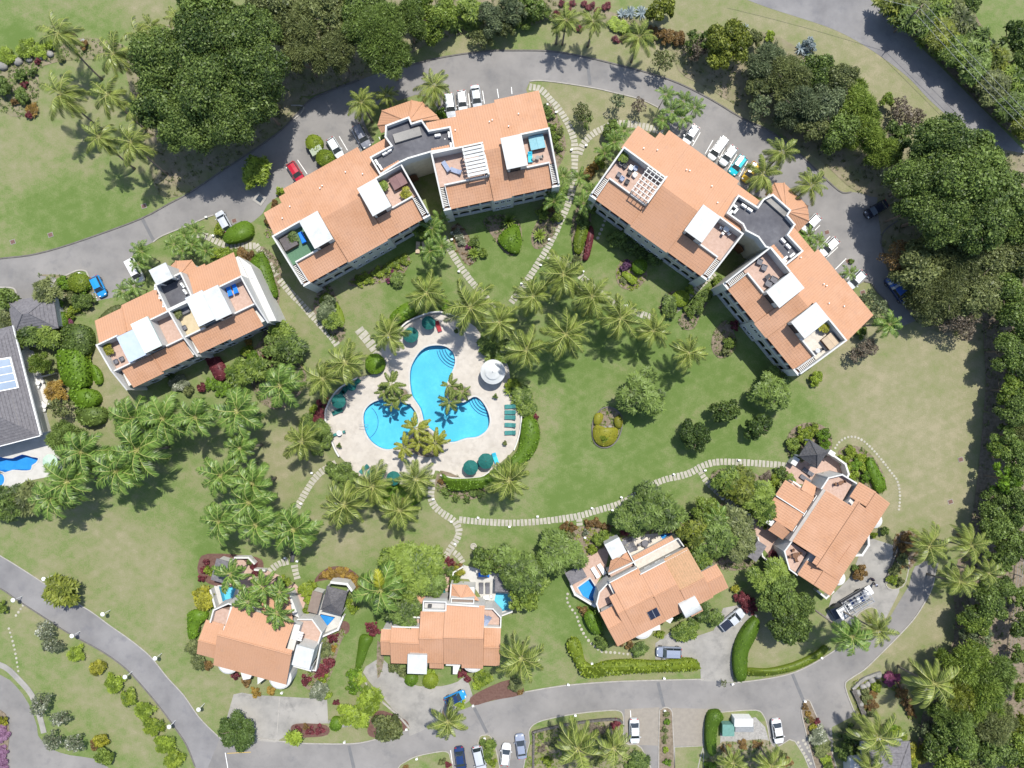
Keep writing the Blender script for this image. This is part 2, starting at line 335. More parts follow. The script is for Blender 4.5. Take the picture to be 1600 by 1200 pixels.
def grassmat():
    m = bpy.data.materials.new('lawn'); m.use_nodes = True; nt = m.node_tree; N = nt.nodes; K = nt.links; b = N['Principled BSDF']
    b.inputs['Roughness'].default_value = .95; b.inputs['Specular IOR Level'].default_value = .1
    geo = N.new('ShaderNodeNewGeometry'); at_ = N.new('ShaderNodeAttribute'); at_.attribute_name = 'dry'
    def nz(sc, det=5, rough=.6, stretch=None):
        n = N.new('ShaderNodeTexNoise'); n.inputs['Scale'].default_value = sc; n.inputs['Detail'].default_value = det; n.inputs['Roughness'].default_value = rough
        if stretch:
            m0 = N.new('ShaderNodeMapping'); m0.inputs['Rotation'].default_value = (0, 0, R(stretch[0])); mp = N.new('ShaderNodeMapping'); mp.inputs['Scale'].default_value = stretch[1]
            K.new(geo.outputs['Position'], m0.inputs[0]); K.new(m0.outputs[0], mp.inputs[0]); K.new(mp.outputs[0], n.inputs['Vector'])
        else: K.new(geo.outputs['Position'], n.inputs['Vector'])
        return n.outputs[0]
    def math_(op, a, bb, c=None):
        x = N.new('ShaderNodeMath'); x.operation = op
        for i, q in enumerate((a, bb, c)):
            if q is None: continue
            if hasattr(q, 'is_linked'): K.new(q, x.inputs[i])
            else: x.inputs[i].default_value = q
        return x.outputs[0]
    big = nz(.09, 5, .6); med = nz(.5, 6, .65); fine = nz(4.5, 4, .7); st = nz(.9, 4, .6, (-60, (1, .07, 1))); st2 = nz(1.1, 4, .6, (68, (1, .07, 1)))
    d = math_('MULTIPLY_ADD', big, 1.05, math_('ADD', at_.outputs['Fac'], -.525))
    d = math_('MULTIPLY_ADD', med, 1.15, math_('ADD', d, -.575))
    d = math_('MULTIPLY_ADD', fine, .95, math_('ADD', d, -.475))
    d = math_('MULTIPLY_ADD', st, .38, math_('ADD', d, -.19)); d = math_('MULTIPLY_ADD', st2, .28, math_('ADD', d, -.14))
    wv = N.new('ShaderNodeTexWave'); wv.inputs['Scale'].default_value = .16; wv.inputs['Distortion'].default_value = 3.5; wv.inputs['Detail'].default_value = 2; wv.inputs['Detail Scale'].default_value = .35
    m1 = N.new('ShaderNodeMapping'); m1.inputs['Rotation'].default_value = (0, 0, R(62)); K.new(geo.outputs['Position'], m1.inputs[0]); K.new(m1.outputs[0], wv.inputs['Vector'])
    d = math_('MULTIPLY_ADD', wv.outputs['Fac'], .05, math_('ADD', d, -.025)); d = math_('MULTIPLY_ADD', nz(14, 3, .75), .55, math_('ADD', d, -.275))
    r = N.new('ShaderNodeValToRGB'); E = r.color_ramp.elements
    E[0].position = 0; E[0].color = (.092, .140, .036, 1); E[1].position = 1; E[1].color = (.245, .220, .140, 1)
    for p, c in ((.26, (.126, .166, .056)), (.5, (.168, .178, .084)), (.74, (.198, .190, .108))):
        e = E.new(p); e.color = (*c, 1)
    K.new(d, r.inputs[0]); K.new(r.outputs[0], b.inputs['Base Color'])
    bp = N.new('ShaderNodeBump'); bp.inputs['Distance'].default_value = .04; bp.inputs['Strength'].default_value = .8; K.new(nz(7, 4, .7), bp.inputs['Height']); K.new(bp.outputs[0], b.inputs['Normal'])
    return m
LAWN = grassmat(); me.materials.append(LAWN)
g = bpy.data.objects.new('ground', me); COL.objects.link(g); g['kind'] = 'structure'; g['label'] = 'mown lawn with green and dry brown patches'

def sheet(name, px, mat, z, sm=0, holes=(), label=None, h0=None, pts=None):
    poly = ccw(pts if pts else P2(px, 0, sm)); mb = MB()
    vs_, fs = cdt(poly, list(holes)); mb.add([(x, y, z) for x, y in vs_], fs)
    if h0 is not None:
        n = len(poly); mb.add([(x, y, h0) for x, y in poly]+[(x, y, z) for x, y in poly], [(i, (i+1) % n, n+(i+1) % n, n+i) for i in range(n)])
    o = struct(name, mb, mat, label)
    if mat is LAWN: a = o.data.attributes.new('dry', 'FLOAT', 'POINT'); a.data.foreach_set('value', [min(.62, dryness(v.co.x, v.co.y)+.08) for v in o.data.vertices])
    return o
def strip(name, px, mat, wd, z0, z1, sm=4, closed=False, label=None):
    p = P2(px, 0, sm, closed); mb = MB(); n = len(p); L = []
    for i in range(n):
        a = p[(i-1) % n] if closed else p[max(0, i-1)]; b = p[(i+1) % n] if closed else p[min(n-1, i+1)]
        dx, dy = b[0]-a[0], b[1]-a[1]; d = math.hypot(dx, dy) or 1; L.append((-dy/d*wd/2, dx/d*wd/2))
    for i in range(n if closed else n-1):
        j = (i+1) % n; a, b = p[i], p[j]
        q = [(a[0]+L[i][0], a[1]+L[i][1]), (a[0]-L[i][0], a[1]-L[i][1]), (b[0]-L[j][0], b[1]-L[j][1]), (b[0]+L[j][0], b[1]+L[j][1])]
        mb.add([(x, y, z1) for x, y in q]+[(x, y, z0) for x, y in q], [(0, 1, 2, 3), (1, 5, 6, 2), (0, 3, 7, 4)])
    return struct(name, mb, mat, label)

RING_OUT = [(-40,412),(0,404),(45,399),(90,388),(150,368),(220,342),(265,318),(300,299),(350,265),(400,232),(440,203),(462,180),(485,156),(520,140),(560,125),(600,112),(650,99),(700,88),(760,80),(800,79),(860,80),(910,88),(960,100),(1010,113),(1060,130),(1110,155),(1160,185),(1200,203),(1240,232),(1278,268),(1300,289),(1316,301),(1330,300),(1350,302),(1400,292),(1422,310),(1402,345),(1382,360),(1376,378),(1384,404),(1395,426),(1412,442),(1424,470),(1433,500)]
RING_IN = [(1400,514),(1394,490),(1384,470),(1370,456),(1362,444),(1350,440),(1330,452),(1290,410),(1262,372),(1262,340),(1240,300),(1205,305),(1190,310),(1165,300),(1120,270),(1075,240),(1052,214),(1042,190),(1028,168),(1000,155),(960,145),(930,138),(880,130),(845,126),(828,127),(822,140),(826,152),(760,175),(700,195),(690,192),(686,172),(672,152),(650,148),(620,158),(585,165),(570,172),(567,185),(575,205),(585,222),(560,240),(500,270),(440,302),(418,320),(410,334),(396,346),(384,352),(370,352),(360,364),(352,360),(344,345),(334,336),(320,341),(300,350),(255,368),(240,378),(215,390),(205,402),(206,425),(225,446),(190,462),(152,470),(146,460),(138,428),(132,423),(120,423),(100,432),(86,439),(82,452),(98,480),(40,500),(25,466),(22,452),(15,448),(-40,456)]
sheet('road', RING_OUT+RING_IN, ASPH, .014, label='grey asphalt drive curving round the apartment blocks with parking bays')
strip('kerb', RING_OUT[:15], KERBD, .22, 0, .13, 3); strip('kerb', RING_OUT[15:33], KERBD, .22, 0, .13, 3); strip('kerb', RING_OUT[36:], KERBD, .22, 0, .13, 3)
strip('kerb', [(334,336),(320,341),(300,350),(255,368),(240,378)], KERB, .2, 0, .12, 3)
strip('kerb', [(146,465),(138,430),(132,423),(120,423),(100,432),(86,439),(82,450)], KERB, .25, 0, .12, 3)
strip('kerb', [(22,470),(26,458),(20,450),(0,449)], KERB, .25, 0, .12, 3)
strip('kerb', [(828,127),(845,126),(880,130),(930,138),(960,145),(1000,155),(1028,168)], KERB, .18, 0, .1, 3)
strip('kerb', [(1400,514),(1394,490),(1384,470),(1370,456),(1362,443),(1350,440)], KERBD, .2, 0, .12, 3)
strip('kerb', [(455,165),(474,166),(471,176),(459,187)], KERB, .2, 0, .12, 3)
sheet('road', [(1130,-14),(1200,12),(1250,28),(1300,45),(1340,65),(1380,91),(1420,122),(1450,154),(1480,181),(1510,207),(1545,240),(1590,285),(1680,350),(1680,310),(1620,255),(1570,205),(1530,165),(1490,125),(1450,85),(1415,50),(1390,24),(1356,-4),(1330,-60),(1000,-60)], ASPH2, .014, 3, label='grey public road sweeping across the top corner')
RUP = [(-60,838),(0,868),(50,899),(95,928),(140,954),(170,976),(200,997),(222,1014),(240,1031),(262,1059),(287,1086),(310,1119),(332,1142),(350,1158)]
RLO = [(305,1198),(292,1165),(275,1139),(250,1105),(225,1075),(197,1045),(160,1018),(107,989),(62,960),(25,936),(0,919),(-60,890)]
sheet('road', RUP+[(400,1175),(400,1260),(320,1260)]+RLO, ASPH2, .018, label='smooth grey asphalt lane running down the left side')
strip('kerb', RUP, KERB, .16, 0, .07, 3); strip('kerb', RLO, KERBD, .2, 0, .1, 3)
BUP = [(345,1150),(362,1148),(400,1153),(440,1158),(472,1161),(510,1163),(540,1162),(575,1158),(605,1151),(635,1141),(680,1125),(740,1102),(790,1090),(820,1081),(860,1074),(900,1069),(940,1066),(975,1064),(1025,1063),(1060,1062),(1100,1061),(1145,1067),(1170,1064),(1200,1060),(1242,1050),(1282,1030),(1305,1016),(1335,998),(1365,985),(1392,962),(1408,935),(1420,915),(1425,895),(1432,880),(1450,876),(1466,880)]
BLO = [(1462,897),(1457,915),(1442,945),(1425,970),(1400,997),(1375,1022),(1350,1046),(1330,1059),(1320,1070),(1337,1117),(1300,1136),(1300,1260),(380,1260),(300,1260)]
sheet('road', BUP+BLO, ASPH, .022, label='grey asphalt lane along the bottom with parking bays')
strip('kerb', [(1462,880),(1457,915),(1442,945),(1425,970),(1400,997),(1375,1022),(1350,1046),(1330,1059),(1320,1072),(1337,1117)], KERB, .2, 0, .13, 3)
strip('kerb', [(400,1153),(440,1158),(472,1161),(540,1162),(575,1158),(635,1141)], KERB, .18, 0, .1, 3)
strip('kerb', [(820,1081),(860,1074),(900,1069),(975,1064),(1100,1061)], KERB, .18, 0, .1, 3)
strip('kerb', [(1145,1067),(1200,1060),(1242,1050),(1282,1030),(1310,1012)], KERB, .18, 0, .1, 3)
# driveways
sheet('driveway', [(365,1085),(378,1082),(400,1086),(437,1088),(470,1090),(511,1092),(513,1130),(470,1132),(455,1145),(430,1160),(400,1157),(370,1150),(355,1120)], CONC, .028, label='pale concrete driveway below the lower left villa')
sheet('driveway', [(567,1050),(580,1036),(594,1029),(604,1035),(620,1052),(640,1066),(655,1072),(690,1072),(715,1065),(727,1058),(738,1085),(732,1096),(680,1130),(640,1150),(640,1135),(620,1115),(590,1080)], CONC, .028, 2, label='curved grey concrete driveway of the centre villa')
sheet('driveway', [(1024,1030),(1024,1005),(1050,985),(1085,995),(1115,985),(1130,950),(1155,945),(1185,962),(1178,978),(1152,1000),(1145,1030),(1146,1066),(1095,1064),(1094,1040),(1060,1034)], CONC, .028, 0, label='brown grey concrete driveway beside the solar panel villa')
sheet('driveway', [(1352,842),(1365,842),(1402,854),(1393,880),(1383,910),(1386,918),(1405,916),(1405,925),(1385,965),(1330,985),(1290,965),(1300,930),(1330,900)], CONC, .028, 0, label='concrete forecourt of the right hand villa')
strip('kerb', [(565,1052),(580,1080),(605,1102),(625,1120),(640,1137)], KERB, .3, 0, .25, 3)
strip('kerb', [(1402,854),(1392,882),(1382,910)], KERBD, .25, 0, .3, 2)
# round court at the lower left
sheet('road', [(-60,1040),(0,1054),(25,1072),(45,1100),(58,1135),(60,1150),(80,1170),(110,1180),(145,1185),(170,1200),(190,1260),(-60,1260)], ASPH, .016, 2, label='grey turning court at the lower left corner')
strip('pavement', [(-20,1033),(8,1042),(30,1062),(50,1086),(62,1118),(69,1145)], CONC, .95, 0, .09, 3)
sheet('flower_bed', [(-30,1105),(2,1110),(12,1122),(15,1145),(12,1175),(5,1200),(-10,1240),(-40,1240)], MULCH, .1, 2, h0=0)
# small road at the right edge
sheet('road', [(1592,1040),(1640,1000),(1640,1130),(1600,1120),(1585,1080)], ASPH, .014, 2, label='grey lane at the far right edge')
# islands on the lower road
BZ = [0]
def island(px, mat=None, sm=3, kerb=True):
    BZ[0] += .001; sheet('traffic_island', px, mat or LAWN, .108+BZ[0], sm, h0=0)
    if kerb: strip('kerb', px, KERB, .16, 0, .13, sm, True)
island([(615,1235),(622,1200),(635,1189),(652,1181),(680,1175),(697,1174),(704,1185),(706,1235)])
island([(748,1235),(747,1160),(757,1148),(768,1152),(776,1175),(783,1235)])
island([(829,1235),(827,1160),(827,1140),(840,1128),(870,1120),(905,1114),(945,1110),(966,1110),(974,1120),(976,1160),(1002,1168),(1010,1235)])
sheet('parking_bay', [(976,1108),(1030,1105),(1031,1165),(976,1163)], PAVER, .026); sheet('parking_bay', [(1050,1106),(1128,1108),(1100,1130),(1096,1165),(1050,1165)], PAVER, .026)
island([(1031,1235),(1030,1120),(1033,1108),(1041,1105),(1049,1110),(1051,1130),(1053,1235)], MULCH)
island([(1054,1235),(1054,1167),(1099,1165),(1099,1235)], None, 0)
island([(1099,1235),(1099,1165),(1100,1135),(1110,1115),(1130,1112),(1180,1109),(1193,1118),(1199,1135),(1204,1160),(1215,1166),(1242,1158),(1262,1235)])
island([(1252,1112),(1256,1096),(1264,1094),(1270,1106),(1285,1140),(1300,1175),(1312,1235),(1288,1235),(1268,1180),(1258,1140)], MULCH)
sheet('verge', [(1337,1117),(1320,1072),(1330,1060),(1350,1047),(1375,1023),(1480,1000),(1480,1260),(1300,1260),(1300,1136)], LAWN, .03)
island([(1384,914),(1390,900),(1400,880),(1412,868),(1420,875),(1417,900),(1410,916),(1394,921)], None, 2)
island([(1338,962),(1350,952),(1362,948),(1371,955),(1370,968),(1356,978),(1342,980)], None, 2)
# road patches, painted lines
def line(a, b, wd=.12, mat=PAINT, name='parking_line', z=.033): strip(name, [a, b], mat, wd, .001, z, 0)
for a, b in [((447,261),(470,296)),((465,250),(480,272)),((530,213),(543,235)),((549,202),(566,235)),((598,225),(592,214)),((707,148),(709,178)),((732,146),(735,172)),((754,142),(757,162)),((777,139),(779,153)),((799,136),(800,147)),
             ((1094,207),(1082,228)),((1114,219),(1102,240)),((1133,230),(1122,252)),((1151,241),(1137,265)),((1168,252),(1155,276)),((1281,352),(1271,362)),((1297,369),(1281,386)),((1309,386),(1291,403)),((1322,404),(1305,421)),((1333,424),(1324,436)),((143,438),(152,470)),((205,402),(207,430)),((352,1176),(356,1200)),((704,1172),(708,1200)),((756,1166),(760,1200)),((985,1110),(988,1160))]: line(a, b)
line((437,1088), (432,1157), .14, KERB, 'driveway_joint')
line((355,1177),(392,1175), .1, M('yellow_paint', (.45,.30,.06), None), 'road_line')
for a, b in [((918,98),(922,133)),((222,341),(240,376)),((545,1165),(553,1200)),((741,1106),(761,1145)),((1028,1066),(1037,1104)),((1238,1053),(1255,1094))]: line(a, b, .55, M('road_patch', (.115,.115,.12), (.14,.14,.14), 1), 'road_patch', .031)
for x, y in [(20,78+300),(79,367),(225,322),(126+0,0)][:3]+[(1501,718),(1485,784),(1348,457),(1365,954),(1325,408),(1292,363),(366,345)]:
    mb = MB(); F = World(*at(x, y), .3); mb.box(F, -.45, .45, -.4, .4, 0, .04); mb.box(F, -.36, .36, -.31, .31, .04, .06, 1)
    o = solo('drain_cover', mb, [CONC, M('rusty_iron', (.10, .06, .05), (.16, .09, .07), 4)], None, 'drain cover'); auto(o, 'square iron drain cover', x, y, 'drain cover', 'drain covers')
mb = MB(); F = World(*at(406, 311), -.6); mb.box(F, -.9, .9, -.9, .9, .02, .1); mb.box(F, -.5, .5, -.5, .5, .1, .13, 1)
solo('drain_cover', mb, [CONC, GLASSD], 'large square drain in a concrete collar on the asphalt near the red hatchback', 'drain cover')

# planted beds
BEDS = []
def bed(px, mat=MULCH, z=.03, sm=3):
    BZ[0] += .0009; BEDS.append((P2(px, 0, sm), mat, z+BZ[0]))
    return sheet('flower_bed', px, mat, z+BZ[0], sm)
for px, m in [
 ([(-20,90),(0,100),(40,88),(80,80),(110,62),(150,60),(200,75),(150,92),(100,95),(60,108),(62,130),(58,160),(40,180),(20,182),(0,172),(-20,175)], SOIL),
 ([(200,85),(290,30),(300,80),(470,150),(480,160),(440,200),(380,245),(300,298),(250,305),(230,240),(215,180)], SOIL),
 ([(440,-10),(820,-10),(1060,50),(1190,75),(1200,100),(1100,95),(1000,60),(900,20),(830,40),(690,60),(600,110),(520,138),(470,150),(430,110)], SOIL),
 ([(1060,55),(1190,50),(1260,85),(1330,140),(1420,200),(1400,300),(1340,300),(1280,250),(1190,190),(1110,140),(1060,110)], SOIL),
 ([(1390,280),(1600,240),(1650,520),(1545,530),(1500,530),(1430,500),(1390,430),(1378,375)], SOIL),
 ([(1355,-20),(1490,-20),(1530,35),(1570,90),(1640,170),(1700,300),(1570,200),(1490,120),(1420,45)], MULCH),
 ([(1545,440),(1700,440),(1700,1300),(1450,1300),(1440,1120),(1490,1000),(1490,900),(1520,800),(1540,600)], MULCH),
 ([(405,395),(420,392),(440,420),(436,480),(450,520),(470,560),(478,600),(440,640),(400,620),(390,560),(415,510)], MULCH),
 ([(415,360),(425,330),(440,345),(420,372)], MULCH),
 ([(495,460),(515,445),(530,480),(540,520),(527,535),(505,510),(490,485)], MULCH),
 ([(545,440),(560,430),(600,415),(640,400),(630,430),(605,440),(570,446),(548,447)], MULCH),
 ([(705,355),(720,352),(735,375),(745,400),(735,415),(722,405),(712,385)], MULCH),
 ([(755,345),(780,335),(810,345),(815,380),(800,400),(785,390),(770,370)], MULCH),
 ([(830,370),(840,345),(860,325),(875,330),(870,360),(850,385),(835,388)], MULCH),
 ([(865,270),(885,230),(870,180),(858,160),(850,170),(865,225)], MULCH),
 ([(895,340),(915,300),(930,290),(925,330),(920,380),(912,405),(900,405),(893,380)], MULCH),
 ([(962,425),(975,405),(1000,415),(1012,430),(1000,447),(985,453),(968,447)], MULCH),
 ([(1030,480),(1050,455),(1075,460),(1065,480),(1045,492)], MULCH),
 ([(1060,500),(1085,470),(1105,455),(1110,465),(1095,490),(1085,512),(1070,515)], MULCH),
 ([(1115,520),(1135,500),(1150,530),(1145,550),(1125,560),(1112,545)], MULCH),
 ([(925,670),(930,650),(945,636),(962,640),(970,655),(966,680),(955,695),(940,698),(928,690)], MULCH),
 ([(680,760),(690,735),(740,752),(800,745),(795,760),(770,765),(740,780),(715,778),(692,772)], MULCH),
 ([(610,880),(640,855),(680,860),(700,880),(690,905),(650,925),(600,925)], MULCH),
 ([(310,880),(325,865),(400,870),(412,885),(405,905),(370,915),(335,915),(312,900)], MULCHR),
 ([(490,910),(500,895),(520,885),(545,888),(565,905),(572,925),(560,940),(550,915),(525,905),(498,908)], MULCHR),
 ([(530,975),(538,970),(546,975),(545,987),(535,992),(526,988)], MULCHR),
 ([(515,990),(540,985),(530,1010),(515,1060),(490,1080),(470,1062),(500,1030)], MULCH),
 ([(735,1090),(760,1075),(795,1062),(815,1070),(815,1085),(770,1094),(740,1102)], MULCHR),
 ([(455,1135),(470,1130),(510,1133),(512,1148),(480,1152),(458,1150)], MULCHR),
 ([(575,1135),(590,1110),(620,1118),(637,1128),(635,1140),(600,1152),(578,1150)], MULCHR),
 ([(1110,745),(1130,732),(1170,735),(1200,755),(1215,775),(1200,800),(1170,790),(1135,770)], MULCH),
 ([(1228,690),(1240,668),(1265,660),(1290,668),(1300,690),(1290,715),(1250,720),(1232,712)], MULCH),
 ([(1310,705),(1330,696),(1355,705),(1378,735),(1384,765),(1365,770),(1335,745),(1315,730)], MULCH),
 ([(1080,800),(1130,785),(1180,830),(1180,880),(1130,890),(1090,850)], MULCH),
 ([(870,830),(910,822),(960,820),(1000,800),(1040,790),(1070,800),(1080,830),(1000,835),(950,850),(915,870),(900,850)], MULCH),
 ([(1395,850),(1410,830),(1440,835),(1450,860),(1430,880),(1405,900)], MULCH),
 ([(60,430),(100,430),(140,440),(150,470),(135,490),(100,490),(98,440)], SOIL),
 ([(590,1000),(590,1060),(600,1030)], MULCH),
 ([(833,1235),(832,1150),(838,1140),(960,1120),(972,1125),(974,1165),(1000,1175),(1005,1235)], SOIL),
 ([(1098,1235),(1120,1165),(1150,1158),(1195,1155),(1210,1170),(1258,1235)], SOIL),
 ([(1330,1075),(1345,1060),(1385,1050),(1410,1060),(1415,1090),(1430,1115),(1420,1125),(1400,1080),(1360,1075),(1355,1120),(1345,1125)], SOIL),
]: bed(px, m, .125 if px[0][1] > 1200 else .034)
strip('bed_edging', [(925,670),(929,652),(943,637),(961,639),(972,655),(968,680),(956,696),(940,699),(928,690)], KERBD, .2, 0, .25, 4, True)
sheet('gravel_bed', [(1125,1175),(1125,1130),(1180,1120),(1195,1135),(1205,1170),(1180,1165)], GRAVEL, .13)

# stepping slab paths
def slabs(px, wd=1.15, step=.66, ln=.5, z=.05, stagger=0, label='path of pale rectangular stone slabs across the lawn'):
    o = thing('garden_path', label, None, (*at(*px[0]), 0)); o['kind'] = 'structure'
    p = P2(px, 0, 8, False); acc = 0; nxt = 0.1; me_ = []
    if not slabs.me:
        for k in range(5):
            mb = MB(); r = random.Random(k); j = lambda: r.uniform(-.03, .03)
            q = [(-.5*(.50+j()), -.5+j()), (.5*(.50+j()), -.5+j()), (.5*(.50+j()), .5+j()), (-.5*(.50+j()), .5+j())]
            mb.prism(q, 0, 1, 0); slabs.me.append(mb.mesh('slab', SLAB))
    for i in range(len(p)-1):
        a, b = p[i], p[i+1]; d = math.hypot(b[0]-a[0], b[1]-a[1])
        while nxt <= acc+d:
            t = (nxt-acc)/d; x, y = a[0]+(b[0]-a[0])*t, a[1]+(b[1]-a[1])*t
            s = bpy.data.objects.new('slab', random.choice(slabs.me)); COL.objects.link(s); s.parent = o
            s.location = (x-o.location.x, y-o.location.y, .005); s.rotation_euler = (0, 0, math.atan2(b[1]-a[1], b[0]-a[0])+random.uniform(-.07, .07))
            s.scale = (ln/.5*random.uniform(.92, 1.06), wd*random.uniform(.9, 1.06), z*random.uniform(.8, 1.2)); nxt += step
        acc += d
    return o
slabs.me = []
def rounds(px, step=.75, r=.24, label='row of round stepping stones'):
    o = thing('stepping_stones', label, None, (*at(*px[0]), 0)); o['kind'] = 'structure'
    if not rounds.me: mb = MB(); mb.lathe((0, 0, 0), [(1, 0), (1, .8), (.9, 1)], 9); rounds.me.append(mb.mesh('stone', SLAB))
    p = P2(px, 0, 6, False); acc = 0; nxt = 0
    for i in range(len(p)-1):
        a, b = p[i], p[i+1]; d = math.hypot(b[0]-a[0], b[1]-a[1])
        while nxt <= acc+d:
            t = (nxt-acc)/d; s = bpy.data.objects.new('stone', rounds.me[0]); COL.objects.link(s); s.parent = o
            s.location = (a[0]+(b[0]-a[0])*t-o.location.x, a[1]+(b[1]-a[1])*t-o.location.y, .004); k = r*random.uniform(.85, 1.1); s.scale = (k, k*random.uniform(.9, 1.1), .05); nxt += step
        acc += d
rounds.me = []
PATHS = {
 'a': [(676,750),(674,765),(674,780),(682,794),(698,806),(711,815),(717,828),(714,842),(704,857),(695,873),(689,888)],
 'b': [(719,812),(750,815),(800,817),(850,814),(900,807),(935,797),(975,784),(1012,762),(1037,750),(1075,740),(1100,727),(1120,722),(1150,722),(1200,725),(1230,728)],
 'c': [(524,724),(506,734),(490,750),(476,772),(465,792)],
 'd': [(418,896),(434,882),(452,876)], 'd2': [(460,884),(462,894),(466,908)],
 'e': [(694,372),(706,395),(722,420),(740,444),(758,464),(772,484)],
 'f': [(828,136),(845,140),(862,158),(876,175),(888,195),(897,220),(898,250),(896,285),(889,315),(876,345),(862,375),(845,405),(826,435),(808,460),(798,474)],
 'g': [(905,240),(912,224),(926,210),(946,199),(972,193),(1008,198),(1038,208)],
 'h': [(857,400),(875,407),(893,416),(912,436),(938,458),(962,475),(990,487),(1022,497)],
 'i': [(1044,494),(1060,480),(1075,464),(1090,450),(1105,436),(1116,426)],
 'j': [(310,366),(325,370),(347,381),(372,384),(398,384)], 'k': [(400,384),(416,404),(432,430),(452,455),(472,476),(494,500),(512,520),(528,540)],
 'l': [(905,812),(907,834)], 'm': [(907,838),(911,850),(919,864)], 'n': [(1095,738),(1104,752),(1120,768),(1140,785),(1160,800),(1178,818)],
 'o': [(705,860),(716,868),(724,880)],
}
LB = {'b': 'long path of pale slabs curving under the wide lawn', 'f': 'slab path winding between the two apartment blocks', 'g': 'curved slab path branching to the upper right block'}
for k, px in PATHS.items(): slabs(px, 1.0 if k in 'lmon' else 1.15, label=LB.get(k, 'path of pale rectangular stone slabs across the lawn'))
slabs([(562,516),(572,528),(582,541),(594,556)], 1.7, .95, .8, label='short wide slab path down to the pool deck')
rounds([(887,928),(886,938),(892,950),(900,960),(905,975),(912,990),(919,1000),(928,1009),(938,1017),(950,1019),(965,1020),(980,1022),(994,1022)])
rounds([(1305,700),(1312,690),(1325,683),(1340,684),(1355,694),(1372,712),(1390,735),(1402,752),(1406,775),(1404,800)], .6, .22)
rounds([(14,982),(18,995),(22,1010),(25,1025),(29,1050)], .75, .2); rounds([(36,946),(30,955),(24,963)], .7, .22); rounds([(945,345),(940,358),(934,372)], .8, .28)
rounds([(1247,1160),(1255,1175),(1270,1198)], .7, .25); rounds([(1255,1157),(1264,1172),(1279,1196)], .7, .25); rounds([(1297,1140),(1300,1160),(1297,1180)], .7, .28)

# pools and decks
def basin(name, wmat, fmat, depth=1.3, label=None, wz=-.12, coping=WDECK):
    P = POOLS[name]; c = (sum(p[0] for p in P)/len(P), sum(p[1] for p in P)/len(P), 0)
    o = thing('swimming_pool', label, None, c); o['kind'] = 'structure'; n = len(P)
    mb = MB(); mb.add([(x, y, -depth) for x, y in P]+[(x, y, .0) for x, y in P], [(n+i, n+(i+1) % n, (i+1) % n, i) for i in range(n)])
    for t in tri(P): mb.add([(P[i][0], P[i][1], -depth) for i in t], [(0, 1, 2)])
    part('basin', mb, fmat, o)
    mb = MB()
    for t in tri(P): mb.add([(P[i][0], P[i][1], wz) for i in t], [(0, 1, 2)])
    part('water', mb, wmat, o)
    mb = MB(); L = []
    for i in range(n):
        a, b = P[i-1], P[(i+1) % n]; dx, dy = b[0]-a[0], b[1]-a[1]; d = math.hypot(dx, dy); L.append((dy/d, -dx/d))
    for i in range(n):
        j = (i+1) % n; w1 = .28
        q = [P[i], (P[i][0]+L[i][0]*w1, P[i][1]+L[i][1]*w1), (P[j][0]+L[j][0]*w1, P[j][1]+L[j][1]*w1), P[j]]
        mb.add([(x, y, .07) for x, y in q]+[(x, y, -.02) for x, y in q], [(0, 1, 2, 3), (1, 5, 6, 2), (4, 0, 3, 7)])
    part('coping', mb, coping, o)
    return o
def steps(o, cx, cy, r0, a0, a1, n=4, dr=.5):
    x, y = at(cx, cy)
    for k in range(n):
        r = r0-k*dr; z = -1.2+.24*(n-1-k)*0-.0+.22*k; mb = MB(); m = 12
        arc = [(x+r*math.cos(R(a0+(a1-a0)*i/m)), y+r*math.sin(R(a0+(a1-a0)*i/m))) for i in range(m+1)]
        mb.prism([(x, y)]+arc, -1.3, z)
        arc2 = [(x+(r-.09)*math.cos(R(a0+(a1-a0)*i/m)), y+(r-.09)*math.sin(R(a0+(a1-a0)*i/m))) for i in range(m+1)]
        for i in range(m): mb.quad((*arc2[i], z+.006), (*arc[i], z+.006), (*arc[i+1], z+.006), (*arc2[i+1], z+.006), 1)
        part('step', mb, [POOLB, POOLE], o)
pm = basin('main', WATER, POOLB, 1.3, 'large free form blue swimming pool'); steps(pm, 716, 541, 3.9, 190, 282); steps(pm, 766, 616, 3.9, 190, 282)
pk = basin('kids', WATER, POOLB, .8, 'round shallow blue pool beside the large pool'); steps(pk, 560, 660, 4.4, -55, 50, 3, .55)
mb = MB()
DECK = [(672,489),(690,488),(708,493),(735,505),(750,520),(757,545),(768,556),(790,562),(797,590),(792,606),(800,620),(815,645),(813,670),(808,690),(803,703),(790,716),(776,728),(765,736),(750,745),(725,747),(705,746),(690,738),(680,735),(676,745),(655,752),(640,757),(610,754),(585,750),(560,743),(545,727),(531,713),(525,703),(518,685),(512,665),(509,650),(512,635),(520,620),(530,608),(545,598),(560,590),(578,586),(600,580),(600,566),(592,552),(588,541),(600,530),(615,525),(625,515),(635,505),(650,497)]
sheet('pool_deck', DECK, DECKM, .04, 2, [POOLS['main'], POOLS['kids']], 'pale stone deck around the communal pool', 0)
strip('garden_wall', DECK[:3]+[(720,497)], WHITE, .25, 0, .7, 3); strip('garden_wall', [(531,713),(525,703),(518,685),(512,665),(509,650),(512,635),(520,620),(530,608),(545,598),(560,590)], WHITE, .25, 0, .6, 3)
strip('garden_wall', [(688,742),(705,746),(725,747),(750,745),(765,736)], WHITE, .22, 0, .5, 3); strip('garden_wall', [(803,703),(808,690),(813,670),(815,645)], WHITE, .22, 0, .5, 3)
strip('garden_wall', [(588,541),(600,530),(615,525),(625,515),(635,505),(650,497),(672,489)], WHITE, .25, 0, .7, 3)
